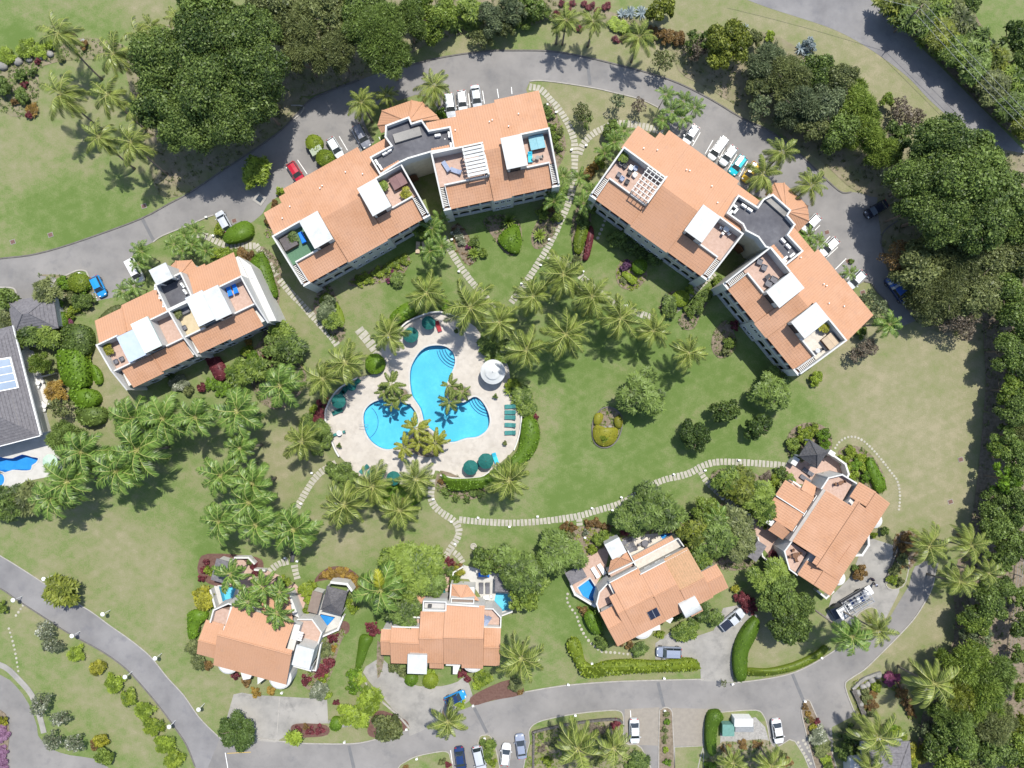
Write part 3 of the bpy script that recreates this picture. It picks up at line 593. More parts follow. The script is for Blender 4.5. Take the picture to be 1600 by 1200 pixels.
for ctr, r in (((617,612), 16), ((716,622), 14), ((660,686), 17)):
    pts = [(ctr[0]+r*math.cos(q)*(1.15 if ctr[0] > 650 else .85), ctr[1]+r*.75*math.sin(q)) for q in np.arange(0, 6.2, .52)]
    if ctr[0] == 716: pts = [(700,608),(716,602),(730,606),(736,614),(728,622),(714,626),(703,620)]
    if ctr[0] == 660: pts = [(655,672),(668,672),(680,682),(690,692),(692,705),(676,715),(655,712),(640,704),(636,692),(646,680)]
    if ctr[0] == 617: pts = [(596,612),(612,606),(628,606),(638,612),(636,622),(620,622),(600,622)]
    sheet('planter', pts, MULCH, .22, 2, h0=.03)
    strip('planter_edge', pts, CONC, .16, .0, .3, 2, True)
basin('nb', WATER, POOLD, 1.3, 'wavy deep blue pool of the grey house'); basin('nbspa', WATER, POOLD, .8, 'small round spa beside the wavy pool')
sheet('pool_deck', [(-60,690),(60,690),(95,672),(100,690),(95,712),(98,735),(75,745),(40,752),(10,768),(-60,775)], WDECK, .03, 0, [POOLS['nb'], POOLS['nbspa']], 'white deck around the wavy pool', 0)
sheet('terrace', [(0,520),(25,525),(30,545),(52,548),(70,600),(76,620),(72,640),(78,680),(66,690),(-60,700),(-60,540)], M('pale_concrete', (.50,.49,.47), (.43,.42,.40), .8), .025, label='pale concrete terrace of the grey house')
# ---------------------------------------------------------------- vegetation prototypes
def leafmesh(name, pos, nrm, ax, ln, wd, v, extra=None, bend=0.0):
    # rhombic leaves as two triangles folded along the rib (numpy arrays)
    n = len(pos); side = np.cross(nrm, ax); side /= np.linalg.norm(side, axis=1)[:, None]+1e-9
    ax = np.cross(side, nrm)
    L = ln[:, None]; Wd = wd[:, None]
    a = pos-ax*L*.5; c = pos+ax*L*.5-nrm*L*bend; b = pos+side*Wd*.5-nrm*Wd*.12; d = pos-side*Wd*.5-nrm*Wd*.12
    V = np.stack([a, b, c, d], 1).reshape(-1, 3); idx = np.arange(n)*4
    loops = np.stack([idx, idx+1, idx+2, idx+3], 1).reshape(-1).astype(np.int32)
    vals = v; cnt = np.full(n, 4, np.int32)
    if extra is not None:
        EV, EF, ev = extra; base = len(V); V = np.concatenate([V, EV]); loops = np.concatenate([loops, (np.concatenate(EF)+base).astype(np.int32)])
        cnt = np.concatenate([cnt, np.array([len(f) for f in EF], np.int32)]); vals = np.concatenate([vals, ev])
    me = bpy.data.meshes.new(name); me.vertices.add(len(V)); me.vertices.foreach_set('co', V.astype(np.float32).reshape(-1))
    me.loops.add(len(loops)); me.loops.foreach_set('vertex_index', loops); me.polygons.add(len(cnt))
    st = np.concatenate([[0], np.cumsum(cnt)[:-1]]).astype(np.int32); me.polygons.foreach_set('loop_start', st); me.polygons.foreach_set('loop_total', cnt)
    me.update(calc_edges=True); at_ = me.attributes.new('v', 'FLOAT', 'FACE'); at_.data.foreach_set('value', vals.astype(np.float32))
    return me
def unit(a): return a/(np.linalg.norm(a, axis=1)[:, None]+1e-9)
def ball(c, r, rz, n1=9, n2=5):
    V = []; F = []
    for i in range(n2+1):
        th = math.pi*i/n2
        for j in range(n1):
            q = 2*math.pi*j/n1; V.append((c[0]+r*math.sin(th)*math.cos(q), c[1]+r*math.sin(th)*math.sin(q), c[2]+rz*math.cos(th)))
    for i in range(n2):
        for j in range(n1): F.append((i*n1+j, (i+1)*n1+j, (i+1)*n1+(j+1) % n1, i*n1+(j+1) % n1))
    return V, F
CROWN = {}
def crown(size, style, seed):
    """unit-radius crown, base at z about -0.55, top about 0.75"""
    key = (size, style, seed)
    if key in CROWN: return CROWN[key]
    rg = np.random.default_rng(hash(key[1]) % 1 + seed*17+len(size)*3+{'L': 1, 'M': 2, 'S': 3, 'X': 4}[size]*101)
    n, K, lf = {'X': (13000, 46, .042), 'L': (7500, 26, .060), 'M': (2600, 15, .10), 'S': (800, 7, .155)}[size]
    if style == 'sparse': n = int(n*.34)
    if style == 'feather': n = int(n*1.25)
    # lobe centres
    C = []
    for i in range(K):
        q = i*2.39996+rg.uniform(-.5, .5); rr = math.sqrt((i+.5)/K)*.78*rg.uniform(.75, 1.15); z = (.42-.66*rr*rr)+rg.uniform(-.2, .16)
        C.append((rr*math.cos(q), rr*math.sin(q), z, rg.uniform(.15, .34) if K > 12 else rg.uniform(.24, .44)))
    C = np.array(C); ctint = rg.uniform(-.2, .2, K)
    w_ = C[:, 3]**2; k = rg.choice(K, n*2, p=w_/w_.sum())
    d = unit(rg.normal(size=(n*2, 3))); d[:, 2] = np.where(d[:, 2] < -.25, -d[:, 2], d[:, 2])
    rad = C[k, 3]*np.clip(rg.normal(.96, .14, n*2), .6, 1.35); pos = C[k, :3]+d*rad[:, None]
    D = np.linalg.norm(pos[:, None, :]-C[None, :, :3], axis=2)/C[None, :, 3]
    D[np.arange(n*2), k] = 9; keep = np.where(D.min(1) > .74)[0][:n]; pos, d, k = pos[keep], d[keep], k[keep]; n = len(pos)
    v = rg.uniform(.05, .8, n)+ctint[k]
    if style == 'feather':
        ax = unit(d+rg.normal(size=(n, 3))*.35); nr = unit(np.cross(ax, rg.normal(size=(n, 3)))+np.array([0, 0, .6])); ln = lf*rg.uniform(1.8, 3.4, n); wd = lf*rg.uniform(.35, .6, n)
    elif style == 'broad':      # rosettes of long leaves
        m = max(8, n//13); sel = rg.choice(n, m, replace=False); per = 9; P0, D0, k0 = pos[sel], d[sel], k[sel]
        up = unit(D0+np.array([0, 0, 1.1])+rg.normal(size=(m, 3))*.25); t1 = unit(np.cross(up, np.array([.3, .9, .1]))); t2 = np.cross(up, t1)
        q = rg.uniform(0, 6.28, (m, 1))+np.arange(per)[None]*2*math.pi/per+rg.uniform(-.25, .25, (m, per)); el = rg.uniform(-.35, .5, (m, per))
        ax = (t1[:, None]*np.cos(q)[..., None]+t2[:, None]*np.sin(q)[..., None])*np.cos(el)[..., None]+up[:, None]*np.sin(el)[..., None]
        nr = unit((up[:, None]*np.cos(el)[..., None]-(t1[:, None]*np.cos(q)[..., None]+t2[:, None]*np.sin(q)[..., None])*np.sin(el)[..., None]).reshape(-1, 3)+rg.normal(size=(m*per, 3))*.12)
        ln = lf*rg.uniform(2.6, 3.9, m*per); wd = ln*rg.uniform(.24, .36, m*per); ax = ax.reshape(-1, 3); pos = np.repeat(P0, per, 0)+ax*ln[:, None]*.5; v = np.repeat(rg.uniform(.15, .6, m)+ctint[k0], per)+rg.uniform(-.2, .25, m*per); n = m*per
    else:
        nr = unit(d+rg.normal(size=(n, 3))*.75+np.array([0, 0, .2])); ax = rg.normal(size=(n, 3)); sz = np.exp(rg.normal(0, .32, n)); ln = lf*1.35*sz; wd = lf*.85*sz*rg.uniform(.8, 1.15, n)
    ex_ = None
    if style != 'sparse':
        EV = []; EF = []
        for c in C:
            V, F = ball(c[:3], c[3]*(.62 if style == 'broad' else .56 if style == 'feather' else .72), c[3]*(.55 if style == 'broad' else .7), 8, 5); b = len(EV); EV += V; EF += [np.array([i+b for i in f]) for f in F]
        ex_ = (np.array(EV), EF, np.full(len(EF), .3))
    me = leafmesh('crown', pos, nr, ax, ln, wd, v, ex_, .15 if style == 'broad' else 0.0); CROWN[key] = me; return me
def rosette(seed, n=26, up=.5, wd=.16, curl=.4):
    key = ('ros', seed, n, up)
    if key in CROWN: return CROWN[key]
    rg = random.Random(seed); V = []; F = []; vals = []
    for i in range(n):
        q = i*2.39996+rg.uniform(-.2, .2); e = up*(1-i/n)+.15+rg.uniform(-.1, .1); L = rg.uniform(.8, 1.05); w1 = wd*rg.uniform(.8, 1.1)
        r = lambda t: (t*L*math.cos(e*1.2)+.02, t*L*math.sin(e*1.2)-curl*(t*L)**2*.7); b = len(V)
        for t, ww in ((0, .35), (.4, 1), (.75, .8), (1, .05)):
            x, z = r(t)
            for sgn in (-1, 1): V.append((x*math.cos(q)-sgn*ww*w1*.5*math.sin(q), x*math.sin(q)+sgn*ww*w1*.5*math.cos(q), z))
        v = rg.uniform(.15, .85)
        for k in range(3): F.append((b+2*k, b+2*k+1, b+2*k+3, b+2*k+2)); vals.append(v)
    me = bpy.data.meshes.new('rosette'); me.from_pydata(V, [], F); a_ = me.attributes.new('v', 'FLOAT', 'FACE'); a_.data.foreach_set('value', vals); CROWN[key] = me; return me
def withmat(me, m):
    key = (me.name, m.name)
    if key not in withmat.c:
        c = me.copy(); c.materials.clear(); c.materials.append(m); withmat.c[key] = c
    return withmat.c[key]
withmat.c = {}
TRUNK = {}
def trunkmesh(seed):
    if seed in TRUNK: return TRUNK[seed]
    rg = random.Random(seed); mb = MB(); mb.tube([(0, 0, -.02), (.02, .01, .25), (0, .03, .5), (.03, 0, .8)], [.055, .042, .034, .02], 7)
    for i in range(5):
        q = i*1.3+rg.uniform(-.3, .3); z0 = .3+.07*i; l = rg.uniform(.5, .8)
        mb.tube([(0, 0, z0), (.3*l*math.cos(q), .3*l*math.sin(q), z0+.16), (.75*l*math.cos(q+.2), .75*l*math.sin(q+.2), z0+.30), (l*math.cos(q+.1), l*math.sin(q+.1), z0+.38)], [.026, .02, .012, .004], 5)
        mb.tube([(.3*l*math.cos(q), .3*l*math.sin(q), z0+.16), (.6*l*math.cos(q+.7), .6*l*math.sin(q+.7), z0+.34)], [.014, .004], 4)
    TRUNK[seed] = mb.mesh('trunk', BARK); return TRUNK[seed]
VEG = random.Random(11)
def ctree(px, py, r, h, leaf, style='round', desc=None, group=None, name='tree', cat='tree', label=None, nc=0):
    """px,py: crown centre in the photograph, r crown radius in px, h tree height in m"""
    zc = h*.62; x, y = at(px, py, zc); rm = r*S*(H-zc)/H; o = thing(name, label, cat, (x, y, 0), 0, group)
    size = 'X' if r >= 48 else 'L' if r >= 28 else 'M' if r >= 15 else 'S'
    me = withmat(crown(size, style, VEG.randrange(3)), LEAF(leaf)); c = bpy.data.objects.new('crown', me); COL.objects.link(c); c.parent = o
    hz = min(h*.62, rm*1.0); c.location = (0, 0, h-hz*.78); c.scale = (rm*VEG.uniform(.96, 1.08), rm*VEG.uniform(.92, 1.05), hz); c.rotation_euler = (0, 0, VEG.uniform(0, 6.28))
    t = bpy.data.objects.new('trunk', trunkmesh(VEG.randrange(3))); COL.objects.link(t); t.parent = o; t.scale = (rm, rm, h); t.rotation_euler = (0, 0, VEG.uniform(0, 6.28))
    if not label: auto(o, desc, px, py, cat, group)
    return o
def bush(px, py, r, leaf, desc=None, group=None, h=None, style='round', name='shrub', cat='shrub', label=None):
    h = h or max(.5, min(2.2, r*S*1.1)); x, y = at(px, py, h*.6); rm = r*S
    size = 'L' if r >= 24 else 'M' if r >= 11 else 'S'
    o = bpy.data.objects.new(name, withmat(crown(size, style, VEG.randrange(3)), LEAF(leaf))); COL.objects.link(o)
    o.location = (x, y, h*.44); o.scale = (rm*VEG.uniform(.98, 1.12), rm*VEG.uniform(.9, 1.05), h*.72); o.rotation_euler = (0, 0, VEG.uniform(0, 6.28)); ORG[o] = (x, y, 0)
    if label: tag(o, label, cat, group)
    else: auto(o, desc, px, py, cat, group)
    return o
def spiky(px, py, r, leaf, desc, group=None, h=.4, n=26, up=.5, wd=.16, name='rosette_plant', cat='plant'):
    x, y = at(px, py, h); o = bpy.data.objects.new(name, withmat(rosette(VEG.randrange(3), n, up, wd), LEAF(leaf) if isinstance(leaf, str) else leaf)); COL.objects.link(o)
    o.location = (x, y, h*.35+.05); k = r*S; o.scale = (k, k, k); o.rotation_euler = (0, 0, VEG.uniform(0, 6.28)); return auto(o, desc, px, py, cat, group)
def hedge(px, h, leaf, label=None, sm=4, lf=.26, dens=16, name='hedge', desc=None, group=None):
    poly = ccw(P2(px, h, sm)); rg = np.random.default_rng(len(px)*7+int(px[0][0])); n = len(poly)
    xs = [p[0] for p in poly]; ys = [p[1] for p in poly]; cx, cy = (min(xs)+max(xs))/2, (min(ys)+max(ys))/2
    poly = [(p[0]-cx, p[1]-cy) for p in poly]; P = []; Nn = []
    A = (max(xs)-min(xs))*(max(ys)-min(ys)); m = int(min(9000, A*dens))
    qx = rg.uniform(min(xs)-cx, max(xs)-cx, m); qy = rg.uniform(min(ys)-cy, max(ys)-cy, m)
    for a, b in zip(qx, qy):
        if inside(a, b, poly): P.append((a, b, h+rg.uniform(-.16, .12)+.16*math.sin(a*1.7+b*.6)*math.cos(b*2.1-a*.4)+.07*math.sin(a*4.3)*math.sin(b*3.9))); Nn.append((0, 0, 1))
    for i in range(n):
        a, b = poly[i], poly[(i+1) % n]; d = math.hypot(b[0]-a[0], b[1]-a[1])
        for q in range(int(d*h*dens*.8)+1):
            t = rg.uniform(); P.append((a[0]+(b[0]-a[0])*t, a[1]+(b[1]-a[1])*t, rg.uniform(.05, h))); Nn.append(((b[1]-a[1])/(d+1e-6), -(b[0]-a[0])/(d+1e-6), .2))
    P = np.array(P); k = len(P); Nn = unit(np.array(Nn)+rg.normal(size=(k, 3))*.6)
    EV = [(x*.985, y*.985, 0) for x, y in poly]+[(x*.985, y*.985, h*.93) for x, y in poly]; EF = [np.array((i, (i+1) % n, n+(i+1) % n, n+i)) for i in range(n)]+[np.array([n+i for i in t]) for t in tri(poly)]
    me = leafmesh(name, P, Nn, rg.normal(size=(k, 3)), lf*rg.uniform(.8, 1.4, k), lf*rg.uniform(.6, 1.0, k), rg.uniform(.1, .85, k), (np.array(EV), EF, np.full(len(EF), .35)))
    me.materials.append(LEAF(leaf)); o = bpy.data.objects.new(name, me); COL.objects.link(o); o.location = (cx, cy, 0); ORG[o] = (cx, cy, 0)
    if label: tag(o, label, 'hedge', group)
    else: auto(o, desc, sum(p[0] for p in px)/len(px), sum(p[1] for p in px)/len(px), 'hedge', group)
    return o

def topiary(px, py, r, leaf, label, h=1.3, group='clipped ball bushes'):
    hedge([(px+r*math.cos(q)*VEG.uniform(.94, 1.06), py+r*math.sin(q)*VEG.uniform(.94, 1.06)) for q in np.arange(0, 6.2, .7)], h, leaf, label, 3, .2, 22, 'clipped_bush', group=group)
# palms
def frondmesh(kind, var):
    rg = random.Random(var*5+len(kind)); mb = MB()
    L, lifts, droop, ll, nl, w0, fw = {'coconut': (1.0, (60, 30, 4), 100, .26, 28, .027, .75), 'royal': (1.0, (62, 36, 6), 110, .27, 26, .036, .45),
        'dwarf': (1.0, (50, 26, 4), 80, .26, 16, .065, .6), 'areca': (1.0, (66, 48, 24), 95, .28, 18, .042, .55)}[kind]
    a = R(lifts[var]); N = 11; x = z = 0; pts = [(0, 0, 0)]; angs = [a]; yb = rg.uniform(-.12, .12)
    for i in range(N):
        x += math.cos(a)*L/N; z += math.sin(a)*L/N; a -= R(droop)/N*(.6+.8*i/N); pts.append((x, yb*(x*x), z)); angs.append(a)
    mb.tube(pts, [.013*(1-.8*i/N)+.002 for i in range(N+1)], 4, 1, False)
    vals = [.5]*len(mb.f)
    for sgn in (-1, 1):
        for i in range(nl):
            t = .12+.88*(i+.5*(sgn > 0))/nl; k = min(N-1, int(t*N)); f = t*N-k; p = [pts[k][m]+(pts[k+1][m]-pts[k][m])*f for m in range(3)]; an = angs[k]
            ln = ll*(math.sin(math.pi*min(1, t*.80+.17))**.7+.04)*rg.uniform(.88, 1.1); w1 = w0*rg.uniform(.8, 1.15)
            fx = fw+.55*t; dx, dy, dz = math.cos(an)*fx, sgn*.92, math.sin(an)*fx-(.62 if kind == 'coconut' else .3)+rg.uniform(-.3, .3)
            if kind == 'royal': dz += rg.choice((-.25, .0, .3))
            d = math.sqrt(dx*dx+dy*dy+dz*dz); dx, dy, dz = dx/d*ln, dy/d*ln, dz/d*ln; sag = .22*ln
            wx, wz = math.cos(an)*w1, math.sin(an)*w1
            A = (p[0]-wx*.5, p[1], p[2]-wz*.5); B = (p[0]+wx*.5, p[1], p[2]+wz*.5)
            Cc = (p[0]+dx*.6+wx*.5, p[1]+dy*.6, p[2]+dz*.6+wz*.4-sag*.25); D = (p[0]+dx*.6-wx*.5, p[1]+dy*.6, p[2]+dz*.6-wz*.4-sag*.25); E = (p[0]+dx, p[1]+dy, p[2]+dz-sag)
            mb.add([A, B, Cc, D, E], [(0, 1, 2, 3), (3, 2, 4)]); v = rg.uniform(.1, .85); vals += [v, v]
    return mb, vals
FM = {}
def frond_for(kind, var, mat):
    key = (kind, var, mat.name)
    if key not in FM:
        mb, vals = frondmesh(kind, var); me = mb.mesh('frond', [mat, RACH]); a_ = me.attributes.new('v', 'FLOAT', 'FACE'); a_.data.foreach_set('value', vals); FM[key] = me
    return FM[key]
PT = {}
def palm(px, py, r, h, kind='coconut', lean=(0, 0), desc=None, label=None, group=None, wind=None, n=None, mat=None, yellow=0):
    """px,py: crown centre seen in the photograph, r: crown radius in px, lean: base offset from the crown (m)"""
    h *= VEG.uniform(.92, 1.08); x, y = at(px, py, h); bx, by = x+lean[0], y+lean[1]; L = r*S*(H-h)/H*(1.2 if kind == 'royal' else 1.12)*VEG.uniform(.88, 1.12)
    o = thing(kind+'_palm', label, 'palm tree', (bx, by, 0), 0, group)
    key = (round(h, 1), round(lean[0], 1), round(lean[1], 1), kind)
    if key not in PT:
        mb = MB(); k = 8; r0 = {'coconut': .17, 'royal': .2, 'dwarf': .11, 'areca': .07}[kind]
        path = [(-lean[0]*(t/k)**1.5, -lean[1]*(t/k)**1.5, h*t/k) for t in range(k+1)]
        mb.tube(path, [r0*(1.45 if t == 0 else 1.0-.3*t/k) for t in range(k+1)], 7); PT[key] = mb.mesh('trunk', PBARK, smooth=True)
    part('trunk', PT[key], None, o)
    n = n or {'coconut': 19, 'royal': 20, 'dwarf': 10, 'areca': 12}[kind]; mat = mat or {'coconut': FROND, 'royal': FROND2, 'dwarf': FROND3, 'areca': FROND2}[kind]
    a0 = VEG.uniform(0, 6.28)
    for i in range(n):
        q = a0+i*2.39996+VEG.uniform(-.34, .34); var = 0 if i < n*.25 else 1 if i < n*.65 else 2; tw = VEG.uniform(-.5, .5)
        if wind is not None: q = q+.75*math.sin(wind-q); 
        f = bpy.data.objects.new('frond', frond_for(kind, var, FRONDY if i < yellow else mat)); COL.objects.link(f); f.parent = o
        f.location = (-lean[0]+.1*math.cos(q), -lean[1]+.1*math.sin(q), h-.02*i/n); k = L*VEG.uniform(.76, 1.1)*(.92 if var == 0 else 1)
        f.scale = (k, k, k*VEG.uniform(.85, 1.1)); f.rotation_euler = (tw*.6, 0, q)
    if kind in ('coconut', 'royal'):
        for i in range(VEG.choice((1, 2, 2, 3))):     # dead fronds hanging under the crown
            q = VEG.uniform(0, 6.28); f = bpy.data.objects.new('dead_frond', frond_for(kind, 2, FRONDB)); COL.objects.link(f); f.parent = o; f.location = (-lean[0]+.1*math.cos(q), -lean[1]+.1*math.sin(q), h-.25); k = L*VEG.uniform(.7, .95); f.scale = (k*.85, k*.8, k*1.3); f.rotation_euler = (VEG.uniform(-.4, .4), .35, q)
    if not label: auto(o, desc, px, py, 'palm tree', group)
    return o

def ground_cover(i, poly, mat, z):
    rg = np.random.default_rng(i); xs = [p[0] for p in poly]; ys = [p[1] for p in poly]; A = (max(xs)-min(xs))*(max(ys)-min(ys)); P = []; big = A > 400
    for k in range(int(min(6000, A*(1.3 if big else 4.2)))):
        x, y = rg.uniform(min(xs), max(xs)), rg.uniform(min(ys), max(ys))
        if abs(x) < 92 and abs(y) < 70 and inside(x, y, poly): P.append((x, y))
    if len(P) < 4: return
    P = np.array(P); m = len(P); per = 9; rad = rg.uniform(.12, .42, m)
    c = np.stack([np.repeat(P[:, 0], per), np.repeat(P[:, 1], per), np.full(m*per, z)], 1); q = rg.uniform(0, 6.28, m*per); rr = np.repeat(rad, per)
    off = np.stack([np.cos(q)*rr*rg.uniform(.1, 1, m*per), np.sin(q)*rr*rg.uniform(.1, 1, m*per), rg.uniform(.04, .5, m*per)*rr*1.3], 1)
    n = unit(rg.normal(size=(m*per, 3))*.5+np.array([0, 0, 1])); ax = np.stack([np.cos(q), np.sin(q), np.zeros(m*per)], 1)
    me = leafmesh('ground_cover', c+off, n, ax, rr*rg.uniform(.6, 1.1, m*per), rr*rg.uniform(.25, .5, m*per), np.repeat(rg.uniform(.1, .7, m), per)+rg.uniform(-.15, .25, m*per))
    me.materials.append(LEAF(['mid', 'olive', 'bright', 'mid', 'hedgey', 'rust'][i % 6] if not big else 'olive')); o = bpy.data.objects.new('ground_cover', me); COL.objects.link(o); o['kind'] = 'stuff'; o['label'] = 'low mixed ground cover plants in a bed'
for i, (poly, mat, z) in enumerate(BEDS):
    if mat is not MULCHR: ground_cover(i, poly, mat, z)
# ---------------------------------------------------------------- buildings
def V3(a): return np.array(a, float)
def tile_face(mb, A, B, C, D, pitch=.40, row=.46, m=0):
    """barrel tiles on the slope A,B (eave, left to right seen from outside) to C,D (above B, above A)"""
    A, B, C, D = map(V3, (A, B, C, D)); e = B-A; Wd = np.linalg.norm(e); e = e/Wd; nr = np.cross(e, D-A if np.linalg.norm(D-A) > .01 else C-A); nr /= np.linalg.norm(nr)
    if nr[2] < 0: nr = -nr
    d = np.cross(nr, e); up = 1 if np.dot(d, (C+D)/2-A) > 0 else -1; d = d*up
    sD, tD, sC, tC = np.dot(D-A, e), np.dot(D-A, d), np.dot(C-A, e), np.dot(C-A, d)
    xs = [0, max(sD, 1e-4), max(sC, max(sD, 1e-4)+1e-4), Wd] if sC < Wd-1e-3 else [0, max(sD, 1e-4), Wd]
    ys = [0 if sD > 1e-3 else tD, tD, tC, 0] if sC < Wd-1e-3 else [0 if sD > 1e-3 else tD, tD, tC]
    k = max(1, round(Wd/pitch)); pt = Wd/k; prof = [(0, 0), (.22, .024), (.5, .034), (.78, .024)]
    S_ = [(i+a)*pt for i in range(k) for a, _ in prof]+[Wd]; Z = [z for i in range(k) for _, z in prof]+[0]
    V = []; F = []
    for i in range(len(S_)-1):
        tm = min(np.interp(S_[i], xs, ys), np.interp(S_[i+1], xs, ys))
        if tm < .05: continue
        nrow = max(1, math.ceil(tm/row-.05))
        for j in range(nrow):
            t0, t1 = j*row, min(tm, (j+1)*row+.03); b = len(V)
            for s, t, z in ((S_[i], t0, Z[i]+.024), (S_[i+1], t0, Z[i+1]+.024), (S_[i+1], t1, Z[i+1]+.004), (S_[i], t1, Z[i]+.004)): V.append(tuple(A+e*s+d*t+nr*z))
            F.append((b, b+1, b+2, b+3) if up > 0 else (b+3, b+2, b+1, b))
    mb.add(V, F, m)
    lo = [tuple(p-nr*.12) for p in (A, B, C, D)]; hi = [tuple(p) for p in (A, B, C, D)]
    mb.add(hi+lo, [(0, 1, 5, 4), (1, 2, 6, 5), (2, 3, 7, 6), (3, 0, 4, 7), (7, 6, 5, 4), (0, 1, 2, 3)], m)
def roof(root, F, u0, u1, v0, z0, v1, z1, mat=TILE, cap=None, name='roof_slope'):
    """slope with its eave along u at v0 rising to v1"""
    mb = MB()
    if v1 > v0: tile_face(mb, F.p(u0, v0, z0), F.p(u1, v0, z0), F.p(u1, v1, z1), F.p(u0, v1, z1))
    else: tile_face(mb, F.p(u1, v0, z0), F.p(u0, v0, z0), F.p(u0, v1, z1), F.p(u1, v1, z1))
    return part(name, mb, mat, root)
def roofu(root, F, v0, v1, u0, z0, u1, z1, mat=TILE):
    """slope with its eave along v at u0 rising to u1"""
    mb = MB()
    if u1 > u0: tile_face(mb, F.p(u0, v1, z0), F.p(u0, v0, z0), F.p(u1, v0, z1), F.p(u1, v1, z1))
    else: tile_face(mb, F.p(u0, v0, z0), F.p(u0, v1, z0), F.p(u1, v1, z1), F.p(u1, v0, z1))
    return part('roof_slope', mb, mat, root)
def ridge(root, F, a, b, r=.13, mat=TILEB):
    mb = MB(); mb.tube([F.p(*a), F.p(*b)], r, 6); return part('ridge_cap', mb, mat, root)
def fbox(name, root, F, u0, u1, v0, v1, z0, z1, mat, zt=None, parent=None):
    mb = MB(); mb.box(F, u0, u1, v0, v1, z0, z1, 0, zt); return part(name, mb, mat, parent or root)
def poly_part(name, root, F, pts, z0, z1, mat, top=None):
    mb = MB(); mb.prism([F.p(u, v, 0)[:2] for u, v in pts], z0, z1, 0, True, top); return part(name, mb, mat, root)
def wall_line(name, root, F, pts, z0, z1, mat=None, th=.22, closed=False):
    mb = MB(); n = len(pts)
    for i in range(n if closed else n-1):
        a = V3(F.p(*pts[i], 0)); b = V3(F.p(*pts[(i+1) % n], 0)); d = (b-a)/np.linalg.norm(b-a); G = World(a[0], a[1], math.atan2(d[1], d[0])); L = np.linalg.norm(b-a); e = .001*(i % 2)
        za, zb = (z1, z1) if not hasattr(z1, '__len__') else (z1[i], z1[(i+1) % n])
        mb.box(G, -th/2+e, L+th/2-e, -th/2+e, th/2-e, z0, 0, 0, (za+e, zb+e, zb+e, za+e))
    return part(name, mb, mat or WHITE, root)
def arcade(root, F, u0, u1, v, z0, z1, nb, mat=WHITE, th=.28):
    mb = MB(); w1 = (u1-u0)/nb; par = .95
    for b in range(nb):
        a, c = u0+b*w1, u0+(b+1)*w1; pw = .17; l, r = a+pw, c-pw; m_ = 9; rx = (r-l)/2; ry = min(rx*.8, z1-z0-par-.9); zs = z1-.35-ry
        mb.box(F, a, l, v, v+th, z0, z1); mb.box(F, r, c, v, v+th, z0, z1); mb.box(F, l, r, v+.02, v+th-.02, z0, z0+par)
        arc = [(l+rx-rx*math.cos(math.pi*i/m_), zs+ry*math.sin(math.pi*i/m_)) for i in range(m_+1)]
        for i in range(m_):
            (x0, y0), (x1, y1) = arc[i], arc[i+1]
            mb.quad(F.p(x0, v, y0), F.p(x1, v, y1), F.p(x1, v, z1), F.p(x0, v, z1)); mb.quad(F.p(x1, v+th, y1), F.p(x0, v+th, y0), F.p(x0, v+th, z1), F.p(x1, v+th, z1)); mb.quad(F.p(x0, v+th, y0), F.p(x1, v+th, y1), F.p(x1, v, y1), F.p(x0, v, y0))
    return part('arcade', mb, mat, root)
def window(root, F, u, v, z, wd, ht, face=-1, bars=True, name='window'):
    """window in a wall whose outside looks along face*v"""
    mb = MB(); t = .06; y0, y1 = sorted((v, v+face*.09))
    for a, b, c, d in ((u-wd/2-t, u+wd/2+t, z+ht, z+ht+t), (u-wd/2-t, u+wd/2+t, z-t, z), (u-wd/2-t, u-wd/2, z, z+ht), (u+wd/2, u+wd/2+t, z, z+ht)): mb.box(F, a, b, y0, y1, c, d)
    if bars: mb.box(F, u-.025, u+.025, y0+.01, y1-.01, z, z+ht)
    o = part(name, mb, WPLAST, root); m2 = MB(); y = v+face*.03; m2.box(F, u-wd/2, u+wd/2, min(v, y), max(v, y), z+.003, z+ht-.003); part('pane', m2, GLASSD, o); return o
def pavilion(root, F, u0, u1, v0, v1, zb, zt, slope=.35, mat=WROOF):
    o = fbox('pavilion_wall', root, F, u0+.12, u1-.12, v0+.12, v1-.12, zb, zt-.1, WHITE)
    mb = MB(); mb.box(F, u0-.05, u1+.05, v0-.1, v1+.1, zt-.12, 0, 0, (zt+.06, zt+.06, zt+slope, zt+slope)); part('pavilion_roof', mb, mat, root)
    mb = MB(); mb.box(F, u0+.5, u0+2.2, v0+.10, v0+.14, zb+1.2, zt-.5); part('clerestory_window', mb, GLASSD, root)
    return o
def aircon(root, F, u, v, z, rot=0):
    mb = MB(); G = World(*F.p(u, v, 0)[:2], F.ang+rot); mb.box(G, -.45, .45, -.17, .17, z, z+.6)
    o = solo('air_conditioner', mb, WPLAST, None, 'air conditioner'); mb = MB(); mb.lathe(G.p(-.1, 0, z+.6), [(.14, 0), (.14, .02), (.04, .03)], 10)
    part('fan_grille', mb, METAL, o); x, y, _ = F.p(u, v, 0); auto(o, 'white rooftop air conditioner box', x/S*H/(H-z)+800, 600-y/S*H/(H-z), 'air conditioner', 'air conditioners on the flat roofs'); return o
def slats(root, F, u0, u1, v0, v1, z, n, mat=WHITE, base=WOOD):
    """open stair and slatted screen on the end of a wing"""
    o = fbox('side_stair', root, F, u0, u1, v0, v1, 4.2, z-.9, base)
    for i in range(n):
        vv = v0+(v1-v0)*(i+.3)/n; mb = MB(); mb.box(F, u0+.02, u1-.02, vv, vv+.14, z-.3, z-.18); s = part('slat', mb, mat, root)
